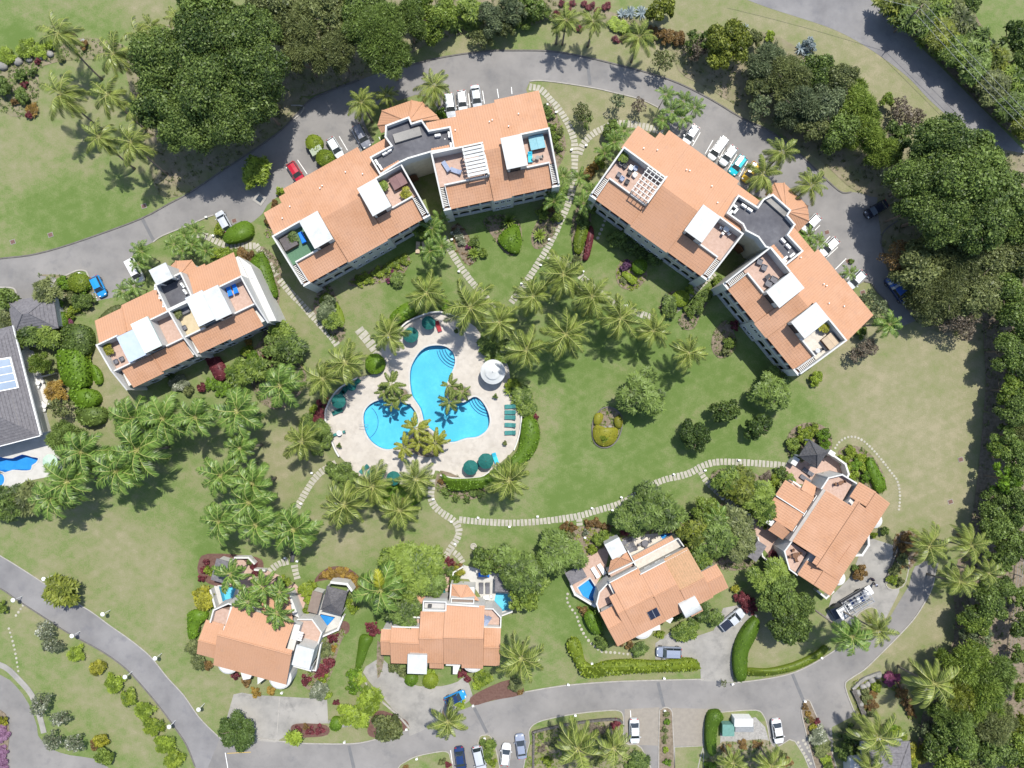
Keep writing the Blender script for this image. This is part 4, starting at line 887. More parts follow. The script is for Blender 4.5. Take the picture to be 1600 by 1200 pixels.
def wing(root, F, L, left, right, rear, floorL=TILEP, floorR=TILEP, mat=TILE):
    ux = 3.9; um = 7.05; ur = L-6.75; ur2 = L-3.55; ze, zr = 7.5, 10.0
    zs = lambda v: ze+(zr-ze)*v/7.1; zb = lambda v: ze+(15.2-v)*.309
    fbox('wall', root, F, -1.0, L+1.0, 1.6, 8.25, 0, 7.35, WHITE)
    for a, b, vr in rear: fbox('wall', root, F, a+.15, b-.15, 8.25, vr-.5, 0, min(7.3, zb(vr)-.25), WHITE)
    for a, b in ((0, ux), (ux+.002, um)): roof(root, F, a, b, -.1, ze, 3.35, zs(3.35), mat)
    roof(root, F, um+.003, ur, -.35, ze+.18, 7.05, zr+.24, mat)
    for a, b in ((ur+.003, ur2), (ur2+.005, L)): roof(root, F, a, b, -.1, ze, 3.35, zs(3.35), mat)
    for i, (a, b, vr) in enumerate(rear):
        cuts = sorted({a, b, *[q for q in (um, ur) if a < q < b]})
        for c, d in zip(cuts, cuts[1:]):
            vt = 7.1 if um-.01 <= c and d <= ur+.01 else 8.3
            roof(root, F, c+.002*i, d-.002*i, vr, zb(vr), vt, zb(vt), TILEB if i % 2 else mat)
    ridge(root, F, (um, 7.1, zr+.12), (ur, 7.1, zr+.12))
    # terraces
    for k, (a, b, fm) in enumerate(((-1.0, ux, floorL), (ur2, L+1.0, floorR))):
        fbox('terrace_floor', root, F, a+.1, b-.05, 3.5, 8.25, 7.9, 8.2, fm)
        fbox('parapet', root, F, a, b+.001, 8.25, 8.5, 7.0, 10.35, WHITE); fbox('parapet', root, F, max(a, -.1), min(b, L+.1), 3.33, 3.56, 7.2, 9.25, WHITE)
    for a, b in ((-1.15, -.9), (L+.9, L+1.15)):
        mb = MB(); mb.box(F, a, b, 3.6, 8.5, 0, 0, 0, (9.3, 9.3, 10.36, 10.36)); mb.box(F, a, b, .1, 3.598, 0, 0, 0, (8.4, 8.4, 9.3, 9.3)); part('end_wall', mb, WHITE, root)
        mb = MB(); c = -.12 if a < 0 else L+.02; mb.box(F, c, c+.12, .2, 3.6, 7.2, 0, 0, (8.3, 8.3, 9.2, 9.2)); part('parapet', mb, WHITE, root)
        slats(root, F, *((b, c) if a < 0 else (c+.12, a)), .3, 3.4, 8.3, 11)
        fbox('end_pier', root, F, *((-1.15, .1) if a < 0 else (L-.1, L+1.15)), -.25, .1, 0, 7.9, WHITE)
    for (kind, a, b) in ((left, ux, um), (right, ur, ur2)):
        if kind == 'pav': pavilion(root, F, a, b+.05, 3.3, 8.0, 7.2, 10.95)
        elif kind == 'perg':
            for uu in (a+.1, b-.1):
                for vv in (3.5, 7.8): fbox('pergola_post', root, F, uu-.08, uu+.08, vv-.08, vv+.08, 8.2, 10.6, WHITE)
            fbox('terrace_floor', root, F, a-.04, b, 3.56, 8.25, 7.9, 8.195, TILEP); fbox('parapet', root, F, b-.01, b+.2, 3.33, 8.5, 7.2, 10.1, WHITE)
            fbox('parapet', root, F, a+.1, b+.19, 3.331, 3.559, 7.2, 9.2, WHITE); fbox('parapet', root, F, a, b+.19, 8.251, 8.499, 7.0, 10.3, WHITE)
            for uu in (a+.02, b-.14): fbox('pergola_beam', root, F, uu, uu+.14, 3.3, 8.1, 10.6, 10.75, WHITE)
            for i in range(8): fbox('pergola_slat', root, F, a-.1, b+.1, 3.4+i*.58, 3.85+i*.58, 10.76, 10.8, WROOF)
        elif kind == 'lattice':
            fbox('terrace_floor', root, F, a-.04, b, 3.56, 8.25, 7.9, 8.195, TILEP); fbox('pavilion_wall', root, F, b-.05, b+.15, 3.33, 8.5, 7.2, 10.9, WHITE)
            fbox('parapet', root, F, a+.1, b+.14, 3.331, 3.559, 7.2, 9.2, WHITE); fbox('parapet', root, F, a, b+.14, 8.251, 8.499, 7.0, 10.3, WHITE)
            for i in range(5): fbox('pergola_beam', root, F, a+.0+i*.75, a+.12+i*.75, 3.4, 8.1, 10.6, 10.74, WHITE)
            for i in range(7): fbox('pergola_slat', root, F, a-.1, b+.0, 3.5+i*.7, 3.64+i*.7, 10.75, 10.85, WHITE)
            for uu in (a+.1, b-.3):
                for vv in (3.5, 7.8): fbox('pergola_post', root, F, uu-.08, uu+.08, vv-.08, vv+.08, 8.2, 10.6, WHITE)
    # court side facade
    for (a, b, nb) in ((-.9, um-.3, 4), (ur+.3, L+.9, 4)):
        for z0, z1 in ((.05, 3.5), (3.72, 7.25)): arcade(root, F, a, b, .2, z0, z1, nb)
        fbox('balcony_floor', root, F, a, b, .22, 1.6, 3.5, 3.72, TILEP)
        for i in range(nb):
            u = a+(b-a)*(i+.5)/nb
            for z in (.1, 3.75): window(root, F, u, 1.6, z, 1.2, 2.1, -1, name='glass_door')
    fbox('wall', root, F, um-.3, ur+.3, -.05, 1.601, 0, 7.3, WHITE)
    nw = 3 if ur-um < 4.5 else 5
    for i in range(nw):
        u = um+(ur-um)*(i+.5)/nw
        for z in (1.0, 4.6): window(root, F, u, -.05, z, .6, 1.1, -1)
    for i in range(nw-1):
        u = um+(ur-um)*(i+1)/nw
    for u, v in ((1.5, 10.5), (3.4, 11.7), (9, 11.9), (9.5, 12.1), (13.8, 12.2), (L-5, 10.4)):
        if v < 13: mb = MB(); mb.lathe(F.p(u, v, zb(v)), [(.07, -.1), (.07, .35), (.1, .36), (.1, .42)], 8); part('vent_pipe', mb, WPLAST, root)

def core(root, F, poly, z, wave, faceLen):
    """flat dark roof between two wings with white parapets"""
    poly_part('wall', root, W0, poly, 0, z-.05, CREAM); poly_part('flat_roof', root, W0, [(p[0], p[1]) for p in poly], z-.04, z, DARKR)
def fan_roof(root, c, apex, pts, ze, za, mat=TILEB):
    """hipped roof of triangles from the eave points to the apex"""
    A = (*apex, za)
    for p, q in zip(pts, pts[1:]):
        a = (*p, ze); b = (*q, ze); mb = MB()
        if (b[0]-a[0])*(A[1]-a[1])-(b[1]-a[1])*(A[0]-a[0]) < 0: a, b = b, a
        tile_face(mb, a, b, A, A); part('roof_slope', mb, mat, root)
    for p in pts[1:-1]: mb = MB(); mb.tube([(*p, ze+.05), A], .13, 6); part('ridge_cap', mb, TILE, root)

# apartment block one: wings A and B
FA = Frame((484, 441), (662, 341), 7.5); FB = Frame((704, 326), (863, 292), 7.5)
blk1 = thing('apartment_block', 'top centre white apartment block, two terracotta wings around a dark flat roof', 'apartment block', (*at(650, 270), 0))
wing(blk1, FA, 21.05, 'pav', 'pav', [(-.9, 2.4, 13.1), (2.4, 3.6, 14.3), (3.6, 17.4, 15.2), (17.4, 22.1, 14.1)], TURF)
wing(blk1, FB, 16.8, 'perg', 'pav', [(-1.0, 4.0, 14.2), (4.0, 10.5, 15.2), (10.5, 17.9, 15.7)])
zc = 9.3
c1 = P2([(605,200),(640,187),(644,197),(660,192),(671,208),(704,202),(710,234),(674,240),(640,251),(627,258),(596,275),(581,249),(614,231),(604,217)], zc)
core(blk1, None, c1, zc, None, 0); wall_line('parapet', blk1, W0, c1, zc-1, [10.3]*7+[10.3, 10.6, 10.9, 10.3, 10.3, 10.3, 10.3], WHITE, .25, True)
ep = P2([(596,208),(590,196),(597,173),(643,157),(660,160),(682,180),(687,187)], 5.0); fan_roof(blk1, None, at(638, 190, 8.2), ep, 5.0, 8.2)
poly_part('wall', blk1, W0, P2([(606,212),(599,198),(604,180),(643,166),(657,169),(676,188),(680,196),(640,215)], 4.5), 0, 4.85, WHITE)
mb = MB(); G = World(*at(637, 212, 9.3), .29); mb.box(G, -2.2, 2.2, -.7, .7, 9.3, 9.75); part('roof_plinth', mb, CONC, blk1)
# tall arched doorway in the court wall
Fd = Frame((596, 276), (674, 240), 9.3)
def archway(root, F, u0, u1, v, h):
    mb = MB(); r = (u1-u0)/2; P = [(u0, 0), (u1, 0)]+[(u0+r+r*math.cos(math.pi*i/10), h+r*math.sin(math.pi*i/10)) for i in range(11)]; n = len(P)
    mb.add([F.p(u, v, z) for u, z in P]+[F.p(u, v-.08, z) for u, z in P], [tuple(range(n))[::-1], tuple(range(n, 2*n))]+[(i, (i+1) % n, n+(i+1) % n, n+i) for i in range(n)]); part('archway', mb, WOOD, root)
archway(blk1, Fd, 3.0, 5.2, 0.12, 2.3)
# block two: wings C and D
FC = Frame((931, 311), (1096, 431), 7.5); FD = Frame((1137, 451), (1240, 577), 7.5)
blk2 = thing('apartment_block', 'right hand white apartment block, two angled terracotta wings and dark flat roof', 'apartment block', (*at(1150, 380), 0))
wing(blk2, FC, 21.05, 'lattice', 'pav', [(-1.4, 2.0, 13.3), (2.0, 3.0, 14.7), (3.0, 17.0, 16.0), (17.0, 21.6, 15.3)], TILEP, TILEP, TILEB)
wing(blk2, FD, 16.8, 'pav', 'pav', [(-1.0, 4.3, 14.4), (4.3, 10.5, 15.3), (10.5, 18.2, 15.5)], TILEP, M('pale_paving', (.5, .46, .40), (.42, .38, .33), 2, .8), TILE)
c2 = P2([(1151,308),(1181,327),(1190,314),(1204,307),(1231,331),(1226,339),(1238,353),(1227,369),(1250,394),(1224,415),(1202,390),(1193,387),(1182,372),(1163,362),(1158,352),(1134,335)], zc)
core(blk2, None, c2, zc, None, 0); wall_line('parapet', blk2, W0, c2, zc-1, [10.3]*16, WHITE, .25, True)
ep = P2([(1195,304),(1210,286),(1225,286),(1262,322),(1263,335),(1264,345),(1246,363)], 5.0); fan_roof(blk2, None, at(1229, 330, 8.2), ep, 5.0, 8.2)
poly_part('wall', blk2, W0, P2([(1203,305),(1213,295),(1224,295),(1255,325),(1256,342),(1240,358),(1220,340)], 4.5), 0, 4.85, WHITE)
mb = MB(); G = World(*at(1213, 322, 9.3), -.72); mb.box(G, -2.2, 2.2, -.6, .6, 9.3, 9.75); part('roof_plinth', mb, CONC, blk2)
for F_, lst in ((World(*at(0, 0), 0), [(602,240,.5),(608,236,.5),(589,254,2.1),(595,262,2.1),(684,212,.15),(702,211,1.7),(705,228,1.7)]), (W0, [(1147,322,-.6),(1162,322,-.6),(1171,328,-.6),(1141,333,.9),(1149,330,.9),(1223,376,-.8),(1231,385,-.8),(1237,399,.7),(1226,404,.7),(1224,410,.7)])):
    for x, y, r in lst: aircon(None, W0, *at(x, y, 9.6), 9.3, r)
archway(blk2, Frame((1163,362),(1193,388),9.3), .6, 2.8, .1, 2.3)
# block three (smaller, left)
FE = Frame((208, 605), (409, 509), 6)
blk3 = thing('apartment_block', 'smaller white apartment building at left with terracotta roofs and roof terraces', 'apartment block', (*at(290, 500), 0))
E_ = FE
fbox('wall', blk3, E_, -.6, 24.6, .5, 8.0, 0, 5.9, WHITE); fbox('wall', blk3, E_, -.4, 11.6, 8.0, 11.9, 0, 5.8, WHITE); fbox('wall', blk3, E_, 15.9, 24.6, 8.0, 12.0, 0, 5.8, WHITE)
zz = lambda v: 6+2.4*v/7.6
for a, b, v in ((0, 5.5, -.1), (5.5, 11.1, .25), (12.3, 17.8, .25), (17.8, 23.5, -.1)): roof(blk3, E_, a, b-.004, v, zz(v), 3.25, zz(3.25))
for a, b, v in ((-.9, 4.0, 12.4), (4.0, 11.4, 12.9), (16.0, 19.2, 13.2), (19.2, 24.3, 12.8)): roof(blk3, E_, a, b-.004, v, 6+(12.8-v)*.44, 7.9, 6+4.9*.44, TILEB)
for a, b, fm in ((-.8, 2.6, TILEP), (8.5, 11.6, TILEP), (11.9, 15.2, M('sand_paving', (.46, .38, .25), (.4, .33, .21), 2, .8)), (20.7, 24.2, TILEP)):
    fbox('terrace_floor', blk3, E_, a, b, 3.4, 7.8, 6.3, 6.7, fm); fbox('parapet', blk3, E_, a-.1, b+.1, 7.75, 7.98, 5.9, 8.9, WHITE); fbox('parapet', blk3, E_, a-.05, b+.05, 3.2, 3.42, 6, 7.7, WHITE)
for u in (-.95, 11.75, 24.5):
    mb = MB(); mb.box(E_, u-.12, u+.12, 3.4, 8, 0, 0, 0, (8.2, 8.2, 8.95, 8.95)); mb.box(E_, u-.12, u+.12, -.1, 3.398, 0, 0, 0, (6.3, 6.3, 8.2, 8.2)); part('end_wall', mb, WHITE, blk3)
poly_part('wall', blk3, E_, [(24.62, .2), (25.7, -.2), (25.8, 9.8), (24.62, 12.0)], 0, 5.2, WHITE, lambda p: 5.6)
for i in range(4): fbox('wall_niche', blk3, E_, 25.0, 25.3, 1.5+i*2.1, 2.1+i*2.1, 5.6, 5.75, WPLAST)
pavilion(blk3, E_, 2.6, 5.6, 3.2, 7.5, 6.2, 8.9, .2, M('blue_grey_roof', (.38, .44, .55), (.34, .40, .50), 1, .6)); pavilion(blk3, E_, 5.75, 8.6, 3.3, 8.2, 6.2, 9.4, .3, M('pale_green_roof', (.55, .62, .58), (.45, .52, .48), .8, .6))
pavilion(blk3, E_, 15.1, 18.0, 3.6, 8.4, 6.2, 8.9, .2, M('grey_white_roof', (.52, .55, .57), (.42, .45, .47), .8, .6)); pavilion(blk3, E_, 18.15, 20.8, 3.1, 7.9, 6.2, 9.4, .3)
fbox('flat_roof', blk3, E_, 11.6, 15.9, 8.2, 12.6, 0, 7.2, DARKR); wall_line('parapet', blk3, E_, [(11.5, 8.2), (15.95, 8.2), (15.95, 12.6), (11.5, 12.6)], 6.5, 8.6, WHITE, .24, True)
pavilion(blk3, E_, 12.2, 15.0, 12.1, 14.5, 5.5, 9.8, .3); fan_roof(blk3, None, E_.p(14.3, 12.8, 0)[:2], [E_.p(u, v, 0)[:2] for u, v in ((11.2, 12.9), (11.6, 15.2), (14.6, 16.2), (17.0, 15.2), (17.4, 12.9))], 4.3, 6.6)
poly_part('wall', blk3, E_, [(11.6, 12.6), (12, 14.8), (14.5, 15.7), (16.6, 14.8), (17, 12.6)], 0, 4.2, WHITE); roofu(blk3, E_, 13.2, 15.4, 10.6, 4.0, 12, 4.8, TILEB)
ridge(blk3, E_, (5.5, .2, 6.25), (5.5, 3.2, 7.2), .1); ridge(blk3, E_, (4.0, 12.6, 6.15), (4, 8, 8.2), .1)
for i, u in enumerate((1.5, 4, 7, 9.8, 13.5, 16, 19, 22)):
    for z in (.2, 3.2): window(blk3, E_, u, .5, z, 1.3, 2.0, -1, name='glass_door')
for x, y, r in ((244,449,1.0),(251,463,1.0),(257,476,1.0),(280,433,.4),(286,446,1.7),(290,456,1.7)): aircon(None, W0, *at(x, y, 7.5), 7.2, r+.5)

# villas
def winrow(root, F, us, v, zs, face, wd=1.2, ht=1.6):
    for u in us:
        for z in zs: window(root, F, u, v, z, wd, ht, face)
F1 = Frame((300+190/5.714, 870+965/5.714), (300+840/5.714, 870+1140/5.714), 4.5)
v1 = thing('villa', 'white villa at lower left, plain terracotta roof under bright broad palms', 'villa', (*at(400, 1000), 0))
fbox('wall', v1, F1, .2, 12.2, .35, 10.0, 0, 4.4, WHITE); fbox('wall', v1, F1, -2.9, .2, 1.3, 6.6, 0, 4.3, WHITE); fbox('terrace_floor', v1, F1, -2.1, 1.1, 6.6, 9.2, 0, 3.9, TILEP); poly_part('terrace_floor', v1, F1, [(11.3, 6.7), (15.5, 7.4), (15.5, 9.3), (13.5, 10.9), (11.3, 10.3)], 0, 2.6, TILEP)
roof(v1, F1, 0, 12.5, 0, 4.5, 5.95, 6.6, TILEB); roof(v1, F1, .72, 11.2, 10.5, 4.9, 5.95, 6.6, TILEB); roof(v1, F1, .0, .715, 6.7, 6.2, 5.95, 6.6, TILEB); roof(v1, F1, 11.2, 12.4, 6.6, 6.3, 5.95, 6.6, TILEB); ridge(v1, F1, (0, 5.95, 6.7), (12.4, 5.95, 6.7))
roof(v1, F1, -3.2, -.02, 1.0, 4.3, 3.7, 5.3, TILEB); roof(v1, F1, -3.2, -.02, 6.8, 4.2, 3.7, 5.3, TILEB); ridge(v1, F1, (-3.2, 3.7, 5.4), (0, 3.7, 5.4), .1)
wall_line('parapet', v1, F1, [(-2.2, 6.9), (-2.2, 8.9), (-.1, 10.6), (1.0, 10.5)], 0, 4.9); wall_line('parapet', v1, F1, [(11.3, 10.4), (13.6, 11.0), (15.7, 9.3), (15.6, 7.3)], 0, 3.3)
pavilion(v1, F1, 12.9, 15.8, 4.3, 7.55, 0, 6.2, .3); fbox('canopy', v1, F1, 12.9, 15.6, 3.6, 4.2, 4.0, 4.2, TILEP); fbox('wall', v1, F1, 12.6, 15.7, 2.6, 3.55, 0, 3.4, WHITE); wall_line('garden_wall', v1, F1, [(15.9, 6.8), (16.2, 2.4), (15, 2.2)], 0, 2.2)
for i in range(4): fbox('pergola_slat', v1, F1, 11.5, 13.2, 7.9+i*.4, 8.2+i*.4, 5.3, 5.36, WPLAST)
mb = MB(); mb.lathe(F1.p(2.0, .3, 0), [(1.8, 0), (1.8, 3.3), (1.5, 3.5), (.1, 3.6)], 20); part('bay', mb, WHITE, v1); mb = MB(); mb.lathe(F1.p(11.0, .2, 0), [(1.9, 0), (1.9, 3.3), (1.6, 3.5), (.1, 3.6)], 20); part('bay', mb, WHITE, v1)
poly_part('porch', v1, F1, [(3.6, .3), (5.0, -1.9), (6.1, -1.4), (6.4, .3)], 0, 3.0, WHITE); poly_part('porch', v1, F1, [(7.0, .3), (7.6, -1.9), (8.6, -.6), (9.1, .3)], 0, 3.2, WHITE)
winrow(v1, F1, (4.9, 6.8), .35, (.3,), -1, 1.2, 2.0); winrow(v1, F1, (3, 6, 9), 10.0, (.6,), 1)
for pts, z in (([(4.6, 10.3), (7.8, 11.2), (11.4, 10.6), (9.0, 13.9), (6.0, 13.0)], 3.0),): poly_part('wall', v1, F1, pts, 0, z, WHITE); 
mb = MB(); tile_face(mb, F1.p(8.7, 14.0, 2.9), F1.p(4.4, 12.6, 2.9), F1.p(5.4, 10.2, 4.2), F1.p(10.8, 10.2, 4.2)); part('roof_slope', mb, TILEB, v1)
sheet('terrace', None, TILEP, .07, pts=[F1.p(u, v, 0)[:2] for u, v in [(-2.4, 11.4), (-1.0, 11.9), (.5, 10.4), (5, 10.4), (9, 10.4), (11, 10.6), (11.2, 13), (8.8, 14.8), (5.8, 15.6), (2.6, 15.9), (.6, 15.6), (-1, 16.5), (-2.2, 16.6)]], label='terracotta terrace behind the lower left villa')
def deck(F, pts, mat, pool=None, z=.05, label=None): return sheet('pool_deck', None, mat, z, 0, [POOLS[pool]] if pool else [], label, 0, pts=[F.p(u, v, 0)[:2] for u, v in pts])
deck(F1, [(-4.9, 12.5), (-4.7, 10.6), (-3.0, 7.9), (-1.0, 8.9), (-.5, 9.6), (-.4, 12.4), (-1.2, 12.9), (-2.2, 12.9)], WDECK, 'v1a'); basin('v1a', WATER, POOLL, 1.1, 'small pale blue plunge pool of the lower left villa')
deck(F1, [(12.0, 11.0), (13.0, 10.9), (15.8, 8.2), (17.8, 9.8), (17.6, 12.7), (14.3, 12.6), (13.8, 15), (12.2, 14.8)], WDECK, 'v1b', .052); basin('v1b', WATER, POOLD, 1.2, 'small deep blue plunge pool beside the dark hipped pavilion')
wall_line('garden_wall', v1, F1, [(15.8, 8.0), (17.9, 9.7), (18.2, 12.0)], 0, 1.4, WHITE, .3); wall_line('garden_wall', v1, F1, [(-4.7, 10.5), (-3.1, 7.8)], 0, 1.4, WHITE, .3); wall_line('garden_wall', v1, F1, [(-2.2, 16.9), (0, 17.5), (1.2, 16.8)], 0, 1.2, WHITE, .3); wall_line('garden_wall', v1, F1, [(1.6, 15.8), (3.2, 16.1)], 0, 1.2, WHITE, .3)
def hiproof(name, label, F, u0, u1, v0, v1_, ze, za, mat, ridge_len=0, posts=True, cat='pavilion'):
    o = thing(name, label, cat, F.p((u0+u1)/2, (v0+v1_)/2, 0)); uc, vc = (u0+u1)/2, (v0+v1_)/2; a, b = (uc-ridge_len/2, vc), (uc+ridge_len/2, vc); mbs = []
    P = [(u0, v0), (u1, v0), (u1, v1_), (u0, v1_)]; T = [a, b, b, a]
    for i in range(4):
        p, q = P[i], P[(i+1) % 4]; t, s = T[i], T[(i+1) % 4]; mb = MB(); pts = [F.p(*p, ze), F.p(*q, ze), F.p(*s, za), F.p(*t, za)]
        n = 7
        for k in range(n):      # overlapping shingle courses
            L = lambda x, y, f: tuple(x[m]+(y[m]-x[m])*f for m in range(3)); f0, f1 = k/n, (k+1)/n; A, B, C, D = L(pts[0], pts[3], f0), L(pts[1], pts[2], f0), L(pts[1], pts[2], f1), L(pts[0], pts[3], f1)
            mb.quad((A[0], A[1], A[2]+.05), (B[0], B[1], B[2]+.05), C, D)
        mb.add([F.p(*p, ze), F.p(*q, ze), F.p(*q, ze-.15), F.p(*p, ze-.15)], [(3, 2, 1, 0)]); part('roof_slope', mb, mat, o)
        mb = MB(); mb.tube([F.p(*p, ze+.06), F.p(*t, za+.06)], .09, 5); part('hip_cap', mb, mat, o)
    if posts:
        for p in P: fbox('post', o, F, p[0]*.92+uc*.08-.12, p[0]*.92+uc*.08+.12, p[1]*.92+vc*.08-.12, p[1]*.92+vc*.08+.12, 0, ze, WHITE)
    else: fbox('wall', o, F, u0+.5, u1-.5, v0+.5, v1_-.5, 0, ze-.1, WHITE)
    return o
hiproof('roof_pavilion', 'small open pavilion with a dark grey hipped roof beside the deep blue pool', F1, 14.5, 18.1, 12.9, 17.0, 3.0, 4.8, GREYR2)
wall_line('garden_wall', v1, F1, [(15.0, 17.6), (17.6, 18.0), (18.6, 17.2)], 0, 2.6, WHITE, .4); fbox('flat_roof', v1, F1, 12.3, 14.0, 11.8, 15.4, 2.3, 2.5, M('brown_flat', (.2, .16, .13), (.17, .13, .11), 1.5, .9)); fbox('wall', v1, F1, 12.4, 13.9, 11.9, 15.3, 0, 2.3, WHITE)
fbox('flat_roof', v1, F1, -4.7, -2.3, 12.8, 16.5, 2.5, 2.7, GREYR); fbox('wall', v1, F1, -4.5, -2.5, 13.0, 16.3, 0, 2.5, WHITE)

F2 = Frame((580+205/6.667, 880+1040/6.667), (580+1330/6.667, 880+1075/6.667), 4.5)
v2 = thing('villa', 'bottom centre white villa, stepped terracotta roofs and a square white tower', 'villa', (*at(690, 985), 0))
fbox('wall', v2, F2, .2, 8.8, .6, 6.2, 0, 4.4, WHITE); fbox('wall', v2, F2, 8.8, 15.2, .6, 10.0, 0, 4.5, WHITE); fbox('wall', v2, F2, 15.2, 17.7, .6, 6.2, 0, 4.3, WHITE); fbox('wall', v2, F2, 5.0, 8.8, 6.2, 9.2, 0, 5.2, WHITE); fbox('wall', v2, F2, -1.6, .2, 1.5, 5.4, 0, 3.8, WHITE); fbox('wall', v2, F2, 1.0, 5.0, 7.7, 11.2, 0, 3.2, WHITE)
for u0, u1, vf, zf, vr_, zr_, vb, zb_, m_ in ((-1.8, -.1, 1.1, 3.9, 3.75, 4.9, 5.5, 4.3, TILE), (0, 4.75, 0, 4.5, 3.95, 6.0, 6.3, 5.1, TILEB), (4.75, 8.7, .35, 4.8, 5.0, 6.5, 8.95, 5.3, TILE), (8.73, 15.25, .2, 4.6, 5.4, 6.9, 10.2, 5.2, TILEB), (15.26, 18.0, .05, 4.4, 3.55, 5.6, 6.4, 4.7, TILE)):
    roof(v2, F2, u0, u1-.005, vf, zf, vr_, zr_, m_); roof(v2, F2, u0, u1-.005, vb, zb_, vr_, zr_, m_); ridge(v2, F2, (u0, vr_, zr_+.1), (u1, vr_, zr_+.1), .11)
roof(v2, F2, 6.3, 8.7, -1.0, 3.6, .5, 4.3, TILE); roof(v2, F2, 11.7, 15.25, -.5, 4.35, .195, 4.6, TILEB); roof(v2, F2, .9, 5.2, 11.4, 3.2, 7.8, 4.2, TILEB)
fbox('terrace_floor', v2, F2, 1.1, 4.4, 6.1, 7.7, 0, 3.6, TILEP); wall_line('parapet', v2, F2, [(.3, 6.35), (4.5, 6.35)], 3, 5.5, WHITE, .2); wall_line('parapet', v2, F2, [(1.3, 7.75), (4.5, 7.7)], 3, 4.6, WHITE, .25)
fbox('terrace_floor', v2, F2, 5.2, 8.9, 9.2, 10.7, 0, 4.6, M('roof_grey', (.4, .39, .38), None)); wall_line('parapet', v2, F2, [(5.2, 9.3), (8.9, 9.3), (8.9, 10.7), (5.2, 10.7)], 4, 5.6, WHITE, .2, True); fbox('water_tank', v2, F2, 5.9, 6.5, 9.6, 10.0, 4.6, 5.2, BLACKR)
wall_line('parapet', v2, F2, [(9.0, 10.35), (14.2, 10.15)], 4, 5.6, WHITE, .25); fbox('wall', v2, F2, 9.6, 13.4, 10.3, 12.6, 0, 3.3, WHITE)
fan_roof(v2, None, F2.p(11.4, 11.0, 0)[:2], [F2.p(u, v, 0)[:2] for u, v in ((9.5, 10.6), (9.6, 13.0), (12.2, 13.0), (14.3, 10.4))], 3.4, 4.4); wall_line('parapet', v2, F2, [(9.7, 10.4), (13.4, 10.4), (13.4, 11.1), (9.7, 11.1)], 3, 4.9, WHITE, .16, True); fbox('flat_roof', v2, F2, 9.8, 13.3, 10.5, 11.0, 3, 4.5, M('brown_flat', (.2, .16, .13), None)); wall_line('garden_wall', v2, F2, [(9.4, 10.5), (9.5, 13.0)], 0, 3.8)
poly_part('terrace_floor', v2, F2, [(14.3, 6.5), (17.8, 6.5), (17.8, 7.9), (16.5, 9.3), (14.3, 9.2)], 0, 3.4, TILEP); wall_line('parapet', v2, F2, [(14.3, 9.35), (16.6, 9.4), (17.95, 8.0), (17.95, 6.35), (14.3, 6.35)], 0, 4.3, WHITE, .2)
pavilion(v2, F2, 3.1, 6.15, -.7, 2.3, 0, 6.5, .25); mb = MB(); tile_face(mb, F2.p(3.2, -1.5, 3.3), F2.p(5.7, -1.5, 3.3), F2.p(5.7, -.6, 3.8), F2.p(3.2, -.6, 3.8)); part('canopy', mb, TILE, v2)
mb = MB(); mb.lathe(F2.p(13.5, .3, 0), [(1.9, 0), (1.9, 3.4), (1.5, 3.6), (.1, 3.7)], 20); part('bay', mb, WHITE, v2); poly_part('porch', v2, F2, [(10.2, .4), (10.2, -2.1), (10.9, -2.1), (11.4, -.6), (11.4, .4)], 0, 3.1, WHITE); fbox('porch', v2, F2, 9.0, 11.2, -.6, .4, 0, 3.4, WHITE)
winrow(v2, F2, (1.5, 7.5, 9.6), .6, (.4,), -1); winrow(v2, F2, (2.0, 4.0), 11.2, (.5,), 1); winrow(v2, F2, (6.5,), 9.2, (1,), 1)
deck(F2, [(9.2, 13.2), (9.6, 14.3), (11.2, 15.4), (16.6, 14.2), (19.6, 13.9), (20, 10), (19.6, 7.6), (18.0, 7.2), (17.9, 8.0), (16.6, 9.4), (14.3, 9.5), (14.3, 10.2), (12.2, 13.0)], WDECK, 'v2'); basin('v2', WATER, POOLL, 1.1, 'turquoise corner pool of the bottom centre villa'); wall_line('garden_wall', v2, F2, [(9.5, 12.4), (9.6, 14.4), (11.2, 15.4)], 0, 1.3); wall_line('garden_wall', v2, F2, [(16.6, 9.3), (18.1, 7.3), (19.8, 8)], 0, 1.2)
deck(F2, [(.6, 11.4), (5.3, 11.3), (5.4, 10.0), (9.0, 11), (9.3, 13), (8, 15.5), (5, 16), (.4, 14)], TILEP, 'v2l', .053); basin('v2l', WATER, POOLD, 1.1, 'small blue pool half hidden by trees beside the centre villa')
fbox('canopy', v2, F2, 16.8, 19.7, 11.8, 14.2, 2.4, 2.6, GREYR); 
for u, v in ((16.9, 11.9), (16.9, 14.1), (19.6, 11.9), (19.6, 14.1)): fbox('post', v2, F2, u-.07, u+.07, v-.07, v+.07, 0, 2.4, WHITE)

